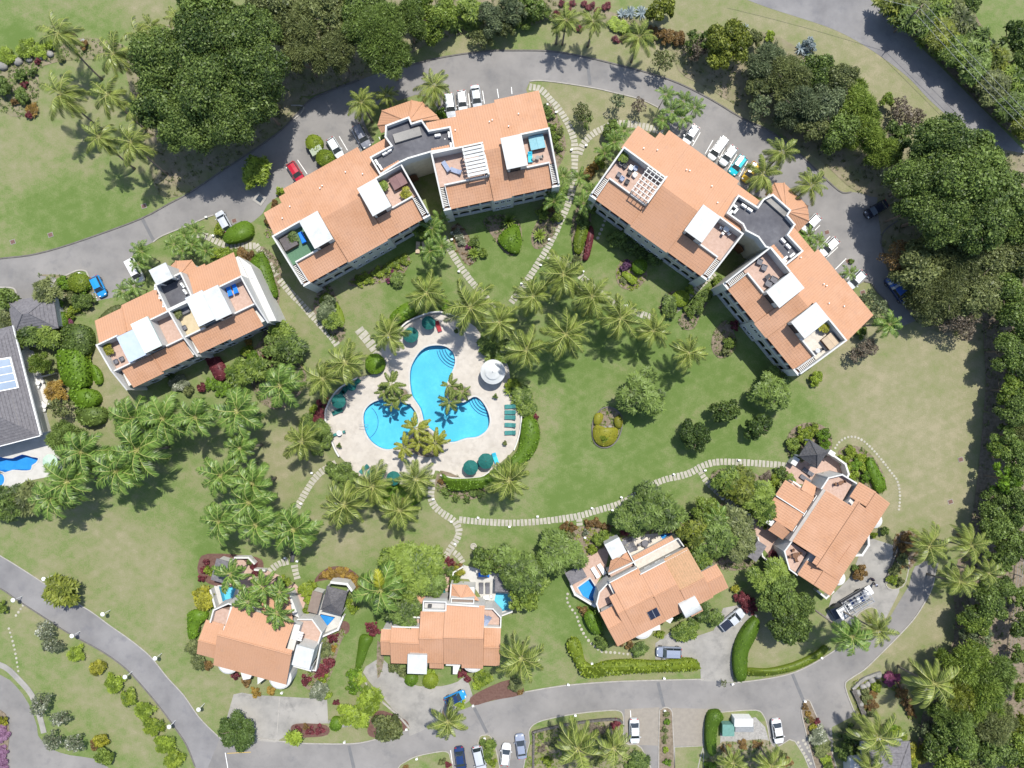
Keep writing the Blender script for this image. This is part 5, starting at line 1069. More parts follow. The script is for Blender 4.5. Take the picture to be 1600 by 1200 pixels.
F3 = Frame((880+485/5.714, 820+1085/5.714), (880+1475/5.714, 820+565/5.714), 4.5)
v3 = thing('villa', 'white villa with two black solar panels and a white barrel vault on its roof', 'villa', (*at(1010, 930), 0))
fbox('wall', v3, F3, .3, 8.9, .5, 6.2, 0, 4.4, WHITE); fbox('wall', v3, F3, 3.4, 8.8, 6.2, 9.8, 0, 4.6, WHITE); fbox('wall', v3, F3, 8.9, 17.5, .5, 8.8, 0, 4.6, WHITE); fbox('wall', v3, F3, 17.5, 20.5, .4, 4.3, 0, 4.3, WHITE)
for u0, u1, vf, zf, vr_, zr_, vb, zb_, m_ in ((0, 2.55, 0, 4.5, 3.6, 5.7, 6.4, 4.8, TILEB), (2.56, 3.8, 0, 4.52, 5.3, 6.3, 8.2, 5.3, TILEB), (3.81, 9.05, 0, 4.55, 5.3, 6.4, 10.1, 4.8, TILE), (9.06, 13.35, .1, 4.6, 5.15, 6.5, 9.0, 5.2, TILEB), (13.36, 17.85, -.1, 4.6, 4.0, 6.2, 9.2, 4.4, TILE), (17.86, 20.8, 0, 4.3, 2.65, 5.3, 4.5, 4.6, TILEB)):
    roof(v3, F3, u0, u1-.005, vf, zf, vr_, zr_, m_); roof(v3, F3, u0, u1-.005, vb, zb_, vr_, zr_, TILEM if u0 == 13.36 else m_); ridge(v3, F3, (u0, vr_, zr_+.1), (u1, vr_, zr_+.1), .1)
# vault
mb = MB(); n_ = 12; vm = .55; pr = [(1.45*math.cos(math.pi*i/n_), 1.1*math.sin(math.pi*i/n_)) for i in range(n_+1)]
for i in range(n_): mb.quad(F3.p(12.1, vm+pr[i][0], 5.0+pr[i][1]), F3.p(15.1, vm+pr[i][0], 5.0+pr[i][1]), F3.p(15.1, vm+pr[i+1][0], 5.0+pr[i+1][1]), F3.p(12.1, vm+pr[i+1][0], 5.0+pr[i+1][1]))
for u in (12.1, 15.1): mb.add([F3.p(u, vm+a, 5.0+b) for a, b in pr], [tuple(range(n_+1)) if u < 13 else tuple(reversed(range(n_+1)))])
part('barrel_vault', mb, WROOF, v3); fbox('wall', v3, F3, 12.15, 15.05, -.85, 2.0, 0, 5.0, WHITE); roof(v3, F3, 13.2, 15.4, -1.9, 3.2, -.85, 3.8, TILE)
for i in range(2):
    mb = MB(); a = 6.95+i*.88; zf = lambda v: 4.55+(v)*.349+.22; mb.box(F3, a, a+.8, 1.55, 3.2, 0, 0, 0, (zf(1.55), zf(1.55), zf(3.2), zf(3.2))); mb.v[-8:-4] = [(p[0], p[1], zz_-.08) for p, zz_ in zip(mb.v[-8:-4], (zf(1.55), zf(1.55), zf(3.2), zf(3.2)))]; part('solar_panel', mb, M('solar_black', (.015, .017, .035), (.02, .022, .04), 3, .25, .5), v3)
    mb = MB(); 
    for c, d in ((a-.04, a), (a+.8, a+.84)): mb.box(F3, c, d, 1.5, 3.25, 0, 0, 0, (zf(1.5)+.02, zf(1.5)+.02, zf(3.25)+.02, zf(3.25)+.02)); mb.v[-8:-4] = [(p[0], p[1], zz_-.08) for p, zz_ in zip(mb.v[-8:-4], (zf(1.5), zf(1.5), zf(3.25), zf(3.25)))]
    part('panel_frame', mb, METAL, v3)
fbox('wall', v3, F3, 6.0, 8.6, 10.6, 15.6, 0, 3.0, WHITE); fbox('pavilion_roof', v3, F3, 5.9, 8.6, 13.0, 15.8, 3.0, 4.2, WROOF); fan_roof(v3, None, F3.p(7.4, 12.6, 0)[:2], [F3.p(u, v, 0)[:2] for u, v in ((5.9, 13.0), (4.4, 11.2), (8.7, 10.9), (8.7, 12.9))], 3.1, 4.0)
fbox('terrace_floor', v3, F3, 4.4, 8.6, 10.15, 10.9, 0, 2.8, TILEP); wall_line('parapet', v3, F3, [(4.3, 11.0), (8.75, 10.85)], 0, 3.8, WHITE, .18)
roof(v3, F3, 9.1, 16.6, 11.6, 3.0, 10.9, 3.4, TILE); fbox('terrace_floor', v3, F3, 9.0, 17.4, 9.2, 10.8, 0, 2.8, M('pale_paving', (.5, .46, .40), None)); wall_line('parapet', v3, F3, [(8.9, 12.9), (8.9, 10.2), (8.95, 10.85), (17.3, 10.85), (17.5, 9.3)], 0, 3.6, WHITE, .18); wall_line('parapet', v3, F3, [(8.9, 9.1), (13.4, 9.1)], 4, 5.5, WHITE, .16)
poly_part('terrace_floor', v3, F3, [(0, 6.45), (3.3, 6.45), (3.4, 9.2), (1.6, 9.0), (.3, 7.7)], 0, 3.2, TILEP); wall_line('parapet', v3, F3, [(0, 6.4), (.2, 7.7), (1.5, 9.2), (3.8, 10.0)], 0, 4.2)
wall_line('parapet', v3, F3, [(3.8, 10.15), (8.8, 10.15)], 4, 5.2, WHITE, .16)
mb = MB(); mb.lathe(F3.p(5.0, .4, 0), [(1.9, 0), (1.9, 3.4), (1.5, 3.6), (.1, 3.7)], 20); part('bay', mb, WHITE, v3); poly_part('porch', v3, F3, [(5.8, -.9), (7.6, -1.6), (7.9, -.9), (6.9, .5), (5.9, .5)], 0, 2.8, WHITE); poly_part('porch', v3, F3, [(8.4, .6), (9.5, -1.2), (10.4, -.7), (9.8, .6)], 0, 3.3, WHITE)
poly_part('porch', v3, F3, [(18.2, 4.4), (18.8, 6.2), (20.3, 6.6), (21.5, 5.8), (21.2, 5.5), (20.3, 6.1), (19.1, 5.7), (18.6, 4.4)], 0, 3.2, WHITE)
winrow(v3, F3, (1.6, 10.6, 16.5, 19), .5, (.4,), -1); winrow(v3, F3, (10.5, 12.5, 14.5), 8.8, (2.9,), 1, 1, 1.2); winrow(v3, F3, (5, 7), 9.8, (2.9,), 1, 1, 1.2)
deck(F3, [(1.0, 13.0), (-2.2, 11.0), (-2.3, 9.6), (-.4, 6.5), (.2, 7.8), (1.5, 9.3), (4.3, 11.1), (5.9, 13.0), (5.8, 15.3), (2.6, 14.6)], TILEP, 'v3'); basin('v3', WATER, M('pool_basin_mid', (.03, .25, .55), (.04, .29, .6), 1.2), 1.1, 'angular blue pool beside the solar panel villa'); wall_line('garden_wall', v3, F3, [(-2.3, 11.6), (-2.4, 9.9), (-.4, 6.6), (.8, 7.4)], 0, 1.5, WHITE, .35)
deck(F3, [(8.8, 13.2), (9.2, 14.4), (11.4, 14.6), (13.4, 13.8), (16.5, 13), (18.5, 11.6), (17.6, 10.6), (8.9, 10.2)], M('cream_deck', (.52, .48, .42), (.45, .41, .36), 1, .8), 'v3r', .053); basin('v3r', WATER, POOLD, 1.1, 'small blue pool under trees behind the solar panel villa')
fbox('canopy', v3, F3, -2.2, .8, 11.9, 14.2, 2.3, 2.5, GREYR)
for u, v in ((-2.1, 12), (.7, 12), (-2.1, 14.1), (.7, 14.1)): fbox('post', v3, F3, u-.07, u+.07, v-.07, v+.07, 0, 2.3, WHITE)

F4 = Frame((1160+500/6.4, 680+1060/6.4), (1160+830/6.4, 680+560/6.4), 5)
v4 = thing('villa', 'white villa at right, long terracotta roof, behind the black hipped garden pavilion', 'villa', (*at(1290, 830), 0))
fbox('wall', v4, F4, .2, 9.8, -9.6, -.3, 0, 4.9, WHITE); fbox('wall', v4, F4, 9.8, 13.9, -9.6, -4.2, 0, 4.8, WHITE); fbox('wall', v4, F4, -3.9, .2, -9.9, -3.9, 0, 4.7, WHITE)
roof(v4, F4, 0, 10.0, 0, 5.0, -4.7, 6.9, TILE); roof(v4, F4, -1.2, -.005, -3.9, 6.5, -4.7, 6.9, TILEB); roof(v4, F4, 10.005, 11.4, -4.1, 6.6, -4.7, 6.9, TILE)
roof(v4, F4, -1.3, 11.0, -10.1, 4.8, -4.7, 6.9, TILE); ridge(v4, F4, (-1.4, -4.7, 7.0), (11.3, -4.7, 7.0), .12); roof(v4, F4, 11.0, 14.1, -10.1, 4.75, -6.5, 6.1, TILEB); roof(v4, F4, 11.3, 14.2, -3.8, 5.0, -6.5, 6.1, TILEB); ridge(v4, F4, (11.0, -6.5, 6.2), (14, -6.5, 6.2), .1); roof(v4, F4, -4.1, -1.3, -10.3, 4.7, -6.4, 6.1, TILEB); roof(v4, F4, -4.1, -1.3, -3.7, 5.0, -6.4, 6.1, TILEB); ridge(v4, F4, (-4.1, -6.4, 6.2), (-1.3, -6.4, 6.2), .1)
ridge(v4, F4, (1.2, -7.9, 5.75), (4.8, -8.0, 5.75), .07); fbox('wall', v4, F4, -.2, 10, -.05, .55, 0, 5.0, M('grey_plaster', (.36, .33, .30), (.3, .28, .25), 1, .85))
poly_part('terrace_floor', v4, F4, [(9.9, .5), (12.0, .6), (13.6, -.9), (13.7, -3.5), (10.2, -3.7)], 0, 4.0, TILEP); wall_line('parapet', v4, F4, [(9.9, .7), (12.0, .7), (13.7, -.9), (13.8, -3.6)], 0, 4.9); poly_part('terrace_floor', v4, F4, [(-4.0, -3.7), (-.2, -3.5), (-.2, -.3), (-2.0, 0), (-3.9, -2.2)], 0, 4.0, TILEP); wall_line('parapet', v4, F4, [(-.2, .0), (-2.1, .1), (-4.1, -2.2), (-4.2, -3.8)], 0, 4.9)
fbox('wall', v4, F4, .2, 8.6, .55, 4.6, 0, 3.2, WHITE)
roof(v4, F4, 5.0, 8.0, 5.7, 2.9, .6, 4.3, TILEB); roofu(v4, F4, .6, 3.0, 9.9, 3.0, 8.0, 3.9, TILE); roof(v4, F4, 1.4, 4.8, 5.6, 2.9, .6, 4.3, TILE); roofu(v4, F4, .6, 3.5, -.6, 3.0, 1.4, 3.9, TILEB); fbox('parapet', v4, F4, 4.82, 4.98, .56, 5.7, 2, 4.0, WHITE, (4.5, 4.5, 3.4, 3.4)); ridge(v4, F4, (8.0, .6, 4.3), (8.3, 5.2, 3.0), .09); ridge(v4, F4, (1.4, .6, 4.3), (1.4, 5.4, 3.0), .09)
deck(F4, [(9.0, 5.4), (12.0, 6.0), (15.9, 2.3), (15.8, -2.2), (14.4, -3.2), (9.9, .5), (8.6, 3.0)], TILEP, None, .06, 'pink paved terrace beside the black pavilion'); wall_line('garden_wall', v4, F4, [(16.0, 1.0), (15.9, -1.6), (14.8, -3.0), (13.9, -3.2)], 0, 2.2, WHITE, .3); fbox('garden_wall', v4, F4, 11.0, 12.4, 5.0, 6.0, 0, 1.6, WHITE); fbox('garden_wall', v4, F4, 15.7, 16.5, .9, 2.0, 0, 2.5, WHITE)
deck(F4, [(-4.2, -3.8), (-4, 0), (-3, 3), (-1.2, 5.6), (1.2, 5.8), (0, 3), (-.5, .5)], TILEP, None, .06, 'pink paved terrace on the lower side of the right villa'); wall_line('garden_wall', v4, F4, [(-2.6, 3.6), (-4.8, 1.2), (-5.2, -1.0), (-4.4, -3.6)], 0, 1.6)
hiproof('roof_pavilion', 'open garden pavilion with a black hipped roof at the villa terrace on the right', F4, 12.5, 15.9, 2.4, 6.1, 3.0, 4.6, BLACKR)
mb = MB(); mb.lathe(F4.p(10.6, -10.8, 0), [(1.35, 0), (1.35, 2.4), (1.2, 2.7), (.6, 3.0), (.05, 3.1)], 20); part('bay', mb, WHITE, v4); mb = MB(); mb.lathe(F4.p(-.9, -11.0, 0), [(1.3, 0), (1.3, 2.4), (1.1, 2.8), (.05, 3.1)], 20); part('bay', mb, WHITE, v4)
wall_line('porch', v4, F4, [(7.4, -9.8), (7.9, -11.3), (6.6, -12.2), (4.6, -12.2), (3.4, -10.6)], 0, 2.6, WHITE, .35); wall_line('porch', v4, F4, [(-1.9, -10.4), (-3.2, -12.2), (-4.8, -11.8), (-4.6, -9.9)], 0, 1.4, WHITE, .3)
winrow(v4, F4, (1.5, 4, 8.6), -9.6, (.5,), -1); winrow(v4, F4, (2, 5, 8), .55, (3.4,), 1, 1, 1.1)
fbox('canopy', v4, F4, -6.2, -3.0, 2.0, 3.8, 2.3, 2.5, GREYR)
for u, v in ((-6.1, 2.1), (-3.1, 2.1), (-6.1, 3.7), (-3.1, 3.7)): fbox('post', v4, F4, u-.07, u+.07, v-.07, v+.07, 0, 2.3, WHITE)

# neighbours at the left edge
Fg = Frame((24, 522), (90, 511), 3)
hiproof('garage', 'small building with a grey shingle hipped roof at the left edge', Fg, -.3, 7.3, -.2, 5.6, 3.0, 4.9, GREYR, 1.0, False, 'house')
Fn = Frame((-60, 712), (63, 680), 4)
nb = thing('house', 'large grey roofed house with a blue skylight beside the wavy pool', 'house', (*at(0, 620), 0))
fbox('wall', nb, Fn, 0, 12.8, .6, 18.3, 0, 3.9, WHITE)
mb = MB(); PZ = lambda u, v, z: Fn.p(u, v, z)
for q in ([PZ(-2, 0, 4), PZ(13.4, 0, 4), PZ(9.2, 4.5, 6.2), PZ(-2, 4.5, 6.2)], [PZ(13.4, 0, 4), PZ(13.6, 18.8, 4), PZ(9.2, 14, 6.2), PZ(9.2, 4.5, 6.2)], [PZ(13.6, 18.8, 4), PZ(-2, 18.8, 4), PZ(-2, 14, 6.2), PZ(9.2, 14, 6.2)], [PZ(-2, 4.5, 6.2), PZ(9.2, 4.5, 6.2), PZ(9.2, 14, 6.2), PZ(-2, 14, 6.2)]):
    mb = MB(); n = 10
    for k in range(n):
        L = lambda x, y, f: tuple(x[m]+(y[m]-x[m])*f for m in range(3)); f0, f1 = k/n, (k+1)/n; A, B, C, D = L(q[0], q[3], f0), L(q[1], q[2], f0), L(q[1], q[2], f1), L(q[0], q[3], f1); mb.quad((A[0], A[1], A[2]+.05), (B[0], B[1], B[2]+.05), C, D)
    part('roof_slope', mb, GREYR, nb)
fbox('fascia', nb, Fn, 13.45, 13.7, 0, 18.8, 3.7, 4.02, WPLAST); fbox('fascia', nb, Fn, -2, 13.45, -.15, .05, 3.7, 4.02, WPLAST)
zs_ = lambda u: 4+(13.5-u)*.5
for i in range(4):
    a = 8.6+i*1.25; mb = MB(); mb.box(Fn, 9.9, 12.3, a, a+1.1, 0, 0, 0, (zs_(9.9)+.25, zs_(12.3)+.25, zs_(12.3)+.25, zs_(9.9)+.25)); mb.v[-8:-4] = [(p[0], p[1], q) for p, q in zip(mb.v[-8:-4], [zs_(9.9), zs_(12.3), zs_(12.3), zs_(9.9)])]; part('skylight_pane', mb, M('sky_glass', (.09, .15, .24), (.12, .19, .29), 1, .35, .3), nb)
mb = MB(); mb.box(Fn, 9.7, 12.5, 8.4, 13.7, 0, 0, 0, (zs_(9.7)+.18, zs_(12.5)+.18, zs_(12.5)+.18, zs_(9.7)+.18)); mb.v[-8:-4] = [(p[0], p[1], q) for p, q in zip(mb.v[-8:-4], [zs_(9.7)+.02, zs_(12.5)+.02, zs_(12.5)+.02, zs_(9.7)+.02])]; part('skylight_frame', mb, WPLAST, nb)
for a in (7.5, 9.9, 15.3): fbox('terrace_wall', nb, Fn, 13.7, 16.5, a, a+.12, 0, .9, WHITE)
# dark thatched house at the bottom edge
Ft = Frame((1336, 1215), (1412, 1210), 3.5)
o = hiproof('house', 'house with dark grey shingle roof at the bottom right edge', Ft, 1.5, 9.5, -6, 5.5, 3.5, 5.4, GREYR, .2, False, 'house'); fbox('lean_to', o, Ft, -.3, 1.9, -5, 2.8, 0, 2.6, WHITE)
# ---------------------------------------------------------------- vehicles
def carmat(name, c, rough=.25): return M('paint_'+name, c, None, rough=rough, spec=.6)
CARC = {'red': carmat('red', (.36, .012, .03)), 'white': carmat('white', (.62, .62, .62)), 'silver': carmat('silver', (.40, .42, .45), .3), 'pearl': carmat('pearl', (.52, .55, .56)), 'turq': carmat('turquoise', (.01, .40, .48)),
        'yellow': carmat('yellow', (.55, .35, .03)), 'blue': carmat('blue', (.015, .22, .52)), 'navy': carmat('navy', (.012, .03, .10)), 'black': carmat('black', (.015, .018, .03)), 'grey': carmat('grey', (.16, .17, .20)), 'slate': carmat('slate', (.21, .24, .31))}
TYRE = M('tyre', (.02, .02, .02), None, rough=.9); RIM = M('rim', (.45, .45, .47), None, rough=.3, metal=.8); LAMP = M('headlamp', (.6, .62, .62), None, rough=.1); TAIL = M('taillamp', (.35, .01, .01), None, rough=.2)
TYPES = { # length, width, roof height, bonnet end, windscreen end, roof end, rear glass end, belt, boot
 'hatch': (3.9, 1.72, 1.48, 1.05, .45, -1.35, -1.78, .92), 'sedan': (4.4, 1.76, 1.44, 1.15, .45, -.95, -1.55, .92), 'suv': (4.5, 1.86, 1.72, 1.15, .62, -1.75, -2.08, 1.05), 'van': (4.4, 1.76, 1.85, 1.45, .95, -1.95, -2.12, 1.08), 'pickup': (4.9, 1.82, 1.68, 1.3, .75, -.45, -.62, 1.02)}
CM = {}
def car_parts(t):
    if t in CM: return CM[t]
    L, Wd, hz, xb, xw, xr, xg, belt = TYPES[t]; hl = L/2; out = []
    X = [-hl, -hl+.12, -hl+.45, xg, xr, 0, xw, xb, hl-.5, hl-.14, hl]; w_ = [.62, .84, .95, 1, 1, 1, 1, .99, .95, .82, .55]; T = [.70, .86, .90, belt, belt, belt, belt, belt-.02, belt-.12, belt-.22, belt-.36]
    if t == 'pickup': T[1] = T[2] = belt-.02; T[0] = .9; w_[0] = .9; w_[1] = .97
    mb = MB(); k = 9
    for x, w1, tz in zip(X, w_, T):
        h = Wd/2*w1
        for y, z in ((h*.86, .22), (h, .42), (h*.99, .42+(tz-.42)*.7), (h*.90, tz-.02), (0, tz+.03), (-h*.90, tz-.02), (-h*.99, .42+(tz-.42)*.7), (-h, .42), (-h*.86, .22)): mb.v.append((x, y, z))
    for i in range(len(X)-1):
        for j in range(k-1): mb.f.append((i*k+j, (i+1)*k+j, (i+1)*k+j+1, i*k+j+1)); mb.m.append(0)
        mb.f.append((i*k+k-1, (i+1)*k+k-1, (i+1)*k, i*k)); mb.m.append(0)
    mb.f.append(tuple(range(k))); mb.m.append(0); n_ = (len(X)-1)*k; mb.f.append(tuple(n_+j for j in reversed(range(k)))); mb.m.append(0)
    out.append(('body', mb.mesh('body', CARC['white'], smooth=False), 'p'))
    b, r = Wd/2*.89, Wd/2*.71; bz = belt+.005; rz = hz-.04
    mb = MB(); xs = [xr, xr*.5+xw*.5, xw]
    mb.add([(x, y*r, rz+(.05 if y == 0 else 0)+(.02 if x == xs[1] else 0)) for x in xs for y in (1, 0, -1)]+[(x, y*r*1.02, rz-.05) for x in xs for y in (1, -1)], [(0, 1, 4, 3), (1, 2, 5, 4), (3, 4, 7, 6), (4, 5, 8, 7), (0, 3, 11, 9), (3, 6, 13, 11), (2, 10, 12, 5), (5, 12, 14, 8)])
    mb.f = [f[::-1] for f in mb.f]; out.append(('roof', mb.mesh('roof', CARC['white']), 'p'))
    g = lambda nm, q: (nm, (lambda m_: (m_.add(q, [(0, 1, 2, 3)]), m_.mesh(nm, GLASSD))[1])(MB()), None)
    out.append(g('windscreen', [(xw, r, rz-.01), (xw, -r, rz-.01), (xb, -b, bz), (xb, b, bz)])); out.append(g('rear_window', [(xg, b, bz), (xg, -b, bz), (xr, -r, rz-.01), (xr, r, rz-.01)]))
    for s in (1, -1): out.append(g('side_window', [(xg, s*b, bz), (xr, s*r, rz-.03), (xw, s*r, rz-.03), (xb, s*b, bz)][::s]))
    mb = MB()
    for s in (1, -1):
        for p, q in (((xb, s*b, bz), (xw, s*r, rz)), ((xg, s*b, bz), (xr, s*r, rz)), (((xr+xw)/2, s*b, bz), ((xr+xw)/2, s*r, rz))): mb.tube([p, q], .035, 4)
    out.append(('pillar', mb.mesh('pillar', CARC['white']), 'p'))
    for sx in (1, -1):
        for s in (1, -1):
            mb = MB(); c = (sx*(hl-.78), s*(Wd/2-.10), .31); m_ = 12; V = []
            for y in (-.1, .1):
                for rr in (.31, .19): V += [(c[0]+rr*math.cos(6.283*i/m_), c[1]+y, c[2]+rr*math.sin(6.283*i/m_)) for i in range(m_)]
            F_ = []
            for i in range(m_):
                j = (i+1) % m_; F_ += [(i, j, 2*m_+j, 2*m_+i), (i, m_+i, m_+j, j), (2*m_+i, 2*m_+j, 3*m_+j, 3*m_+i)]
            mb.add(V, F_); rb = MB(); rb.add([(c[0]+.19*math.cos(6.283*i/m_), c[1]+s*.085, c[2]+.19*math.sin(6.283*i/m_)) for i in range(m_)], [tuple(range(m_))[::-s]])
            out.append(('wheel', mb.mesh('wheel', TYRE), [('rim', rb.mesh('rim', RIM))]))
    for s in (1, -1):
        mb = MB(); mb.box(W0, hl-.34, hl-.12, s*Wd/2*.58-.16, s*Wd/2*.58+.16, T[-2]-.2, T[-2]+.035); out.append(('headlight', mb.mesh('headlight', LAMP), None))
        mb = MB(); mb.box(W0, -hl+.02, -hl+.12, s*Wd/2*.62-.14, s*Wd/2*.62+.14, .62, .84); out.append(('tail_light', mb.mesh('tail_light', TAIL), None))
        mb = MB(); mb.box(W0, xb-.32, xb-.2, s*(Wd/2+.09)-.09, s*(Wd/2+.09)+.09, belt, belt+.13); out.append(('wing_mirror', mb.mesh('wing_mirror', CARC['white']), 'p'))
    if t == 'pickup': mb = MB(); mb.box(W0, -hl+.15, xg-.1, -Wd/2*.8, Wd/2*.8, belt-.1, belt+.045); out.append(('load_bed', mb.mesh('load_bed', CARC['black']), None))
    CM[t] = out; return out
def car(px, py, fx, fy, t, col, label, sc=1.0, roofcol=None, boncol=None):
    x, y = at(px, py, 1.0); o = thing('parked_car' if t not in ('van', 'pickup') else {'van': 'parked_van', 'pickup': 'pickup_truck'}[t], label, {'van': 'van', 'pickup': 'pickup truck'}.get(t, 'car'), (x, y, .03), math.atan2(-fy, fx), 'parked vehicles'); o.scale = (sc, sc, sc)
    for nm, me, k in car_parts(t):
        c = bpy.data.objects.new(nm, me); COL.objects.link(c); c.parent = o
        if k == 'p': c.material_slots[0].link = 'OBJECT'; c.material_slots[0].material = CARC[roofcol if (nm == 'roof' and roofcol) else boncol if (nm == 'body' and boncol) else col]
        elif k:
            for n2, m2 in k: d = bpy.data.objects.new(n2, m2); COL.objects.link(d); d.parent = c
    return o
CARS = [(461,268,54,84,'hatch','red','small red hatchback parked alone by the left wing of the top block'),(523,230,54,88,'hatch','pearl','pearl white hatchback parked beside the planted strip and white bay line'),(565,212,58,110,'suv','grey','dark grey car parked under palm shadow left of the stair tower'),
 (703,164,10,70,'suv','pearl','pale silver car nearest the entrance garden, first of three behind the top block','silver'),(722,157,8,70,'hatch','white','white hatchback, middle of the three cars behind the top block'),(744,151,10,70,'sedan','silver','silver car with dark windscreen, right of the three cars behind the top block'),
 (1080,210,-60,90,'hatch','white','white car mostly hidden under palm fronds at the right block'),(1122,232,-62,84,'van','white','white van in the row of parked cars by the right block'),(1139,242,-62,84,'hatch','pearl','silver white hatchback parked between white van and turquoise car'),(1154,257,-60,80,'hatch','turq','turquoise hatchback parked by the right block'),(1174,268,-60,84,'hatch','yellow','yellow car half covered by palm fronds'),
 (1269,349,-60,60,'hatch','white','white car with nose under the small palms beside the fan roof'),(1297,385,-66,64,'hatch','white','white hatchback in the bay with long white lines on the right'),(1339,437,-62,62,'hatch','pearl','white car in the last bay beside the yellow green bush'),(1371,326,-70,42,'sedan','black','black car parked in tree shade at the right'),
 (348,345,-34,-62,'hatch','silver','silver car next to the long clipped hedge at left'),(210,423,34,64,'van','white','white car with dark windscreen beside palms at the left building'),(152,447,30,62,'hatch','blue','bright blue hatchback in the left car park'),
 (711,1092,80,-36,'hatch','blue','blue car with dark cover on the centre villa driveway','','navy'),(719,1188,8,60,'sedan','navy','dark navy car at the bottom edge, left one'),(749,1187,14,60,'suv','silver','silver car at the bottom edge beside the planted island'),(790,1181,4,-34,'hatch','white','small white car with dark bonnet at the bottom edge'),
 (814,1168,-8,-62,'sedan','slate','silver blue car at the bottom edge left of the palm planter'),(992,1144,2,62,'sedan','pearl','silver saloon parked on brown paving at the bottom'),(1046,1020,-62,-2,'suv','slate','blue grey estate car parked in front of the solar panel villa'),(1145,969,64,-52,'pickup','silver','silver pickup with black load bed on the brown grey driveway'),(1216,1144,10,64,'sedan','white','white saloon parked alone in the bottom right bay')]
for c in CARS: car(*c[:4], c[4], c[5], c[6], .97, c[8] if len(c) > 8 else None, c[7] if len(c) > 7 and c[7] else None)
o = car(1404, 452, 52, 70, 'pickup', 'navy', 'tall dark blue pickup with striped canvas covered bed at the right end', 1.08)
mb = MB(); F = World(); 
for i in range(4): mb.box(F, -2.3+i*.45, -1.9+i*.45, -.85, .85, 1.0, 1.9, i % 2)
part('canvas_cover', mb, [M('cover_blue', (.05, .13, .45), None), M('cover_pale', (.42, .46, .55), None)], o, org=(0, 0, 0)); mb = MB(); mb.box(F, -.45, .8, -.8, .8, 1.68, 1.74); part('roof_rack', mb, M('cover_blue', (.05, .13, .45), None), o, org=(0, 0, 0))
# flatbed truck with ladder frame
x, y = at(1329, 944, 1.3); tr = thing('flatbed_truck', 'white flatbed truck with steel ladder frame over its load on the right forecourt', 'truck', (x, y, .03), math.atan2(-28, -52) , 'parked vehicles'); F = World(); z0 = (0, 0, 0)
tr.rotation_euler = (0, 0, math.atan2(-(18), -(30)))
def tp(nm, mat, *bs, zt=None):
    mb = MB()
    for b_ in bs: mb.box(F, *b_)
    return part(nm, mb, mat, tr, org=z0)
mb = MB(); mb.box(F, 1.5, 3.5, -1.0, 1.0, .5, 2.3, 0, (2.3, 1.25, 1.25, 2.3)); part('cab', mb, CARC['black'], tr, org=z0); tp('cab_roof', CARC['white'], (1.2, 2.9, -1.0, 1.0, 2.32, 2.5)); tp('load_bed', METAL, (-3.4, 1.15, -1.1, 1.1, .7, .95)); tp('side_board', CARC['black'], (-3.4, 1.15, -1.12, -1.0, .96, 1.4)); tp('side_board', CARC['black'], (-3.4, 1.15, 1.0, 1.12, .96, 1.4)); tp('tail_lift', CARC['white'], (-4.6, -3.45, -.8, .8, .5, .6))
for yy in (-.95, -.35, .35, .95): tp('rail', METAL, (-3.4, 2.6, yy-.05, yy+.05, 2.55, 2.65))
for xx in (-3.3, -2.1, -.9, .3, 1.4): tp('cross_bar', METAL, (xx-.05, xx+.05, -1.05, 1.05, 2.66, 2.74))
for xx in (-3.3, .3):
    for yy in (-1, 1): tp('frame_post', METAL, (xx-.05, xx+.05, yy-.05, yy+.05, .95, 2.55))
for k in range(6): mb = MB(); a = -3+k*.62; mb.box(F, a, a+.5, -.7+.3*(k % 2), .3+.3*(k % 2), .96, 1.3+.25*(k % 3)); part('load', mb, [CARC['grey'], CARC['navy'], WPLAST][k % 3], tr, org=z0)
for xx in (-2.4, 2.4):
    for yy in (-.9, .9):
        mb = MB(); V = [(xx+.42*math.cos(6.283*i/12), yy+s, .42+.42*math.sin(6.283*i/12)) for s in (-.13, .13) for i in range(12)]; mb.add(V, [(i, (i+1) % 12, 12+(i+1) % 12, 12+i) for i in range(12)]+[tuple(range(12)), tuple(range(23, 11, -1))]); part('wheel', mb, TYRE, tr, org=z0)
for k in range(3): mb = MB(); mb.box(F, 1.5+k*.4, 1.62+k*.4, -.5, .5, 2.52, 2.54); part('roof_rung', mb, METAL, tr, org=z0)
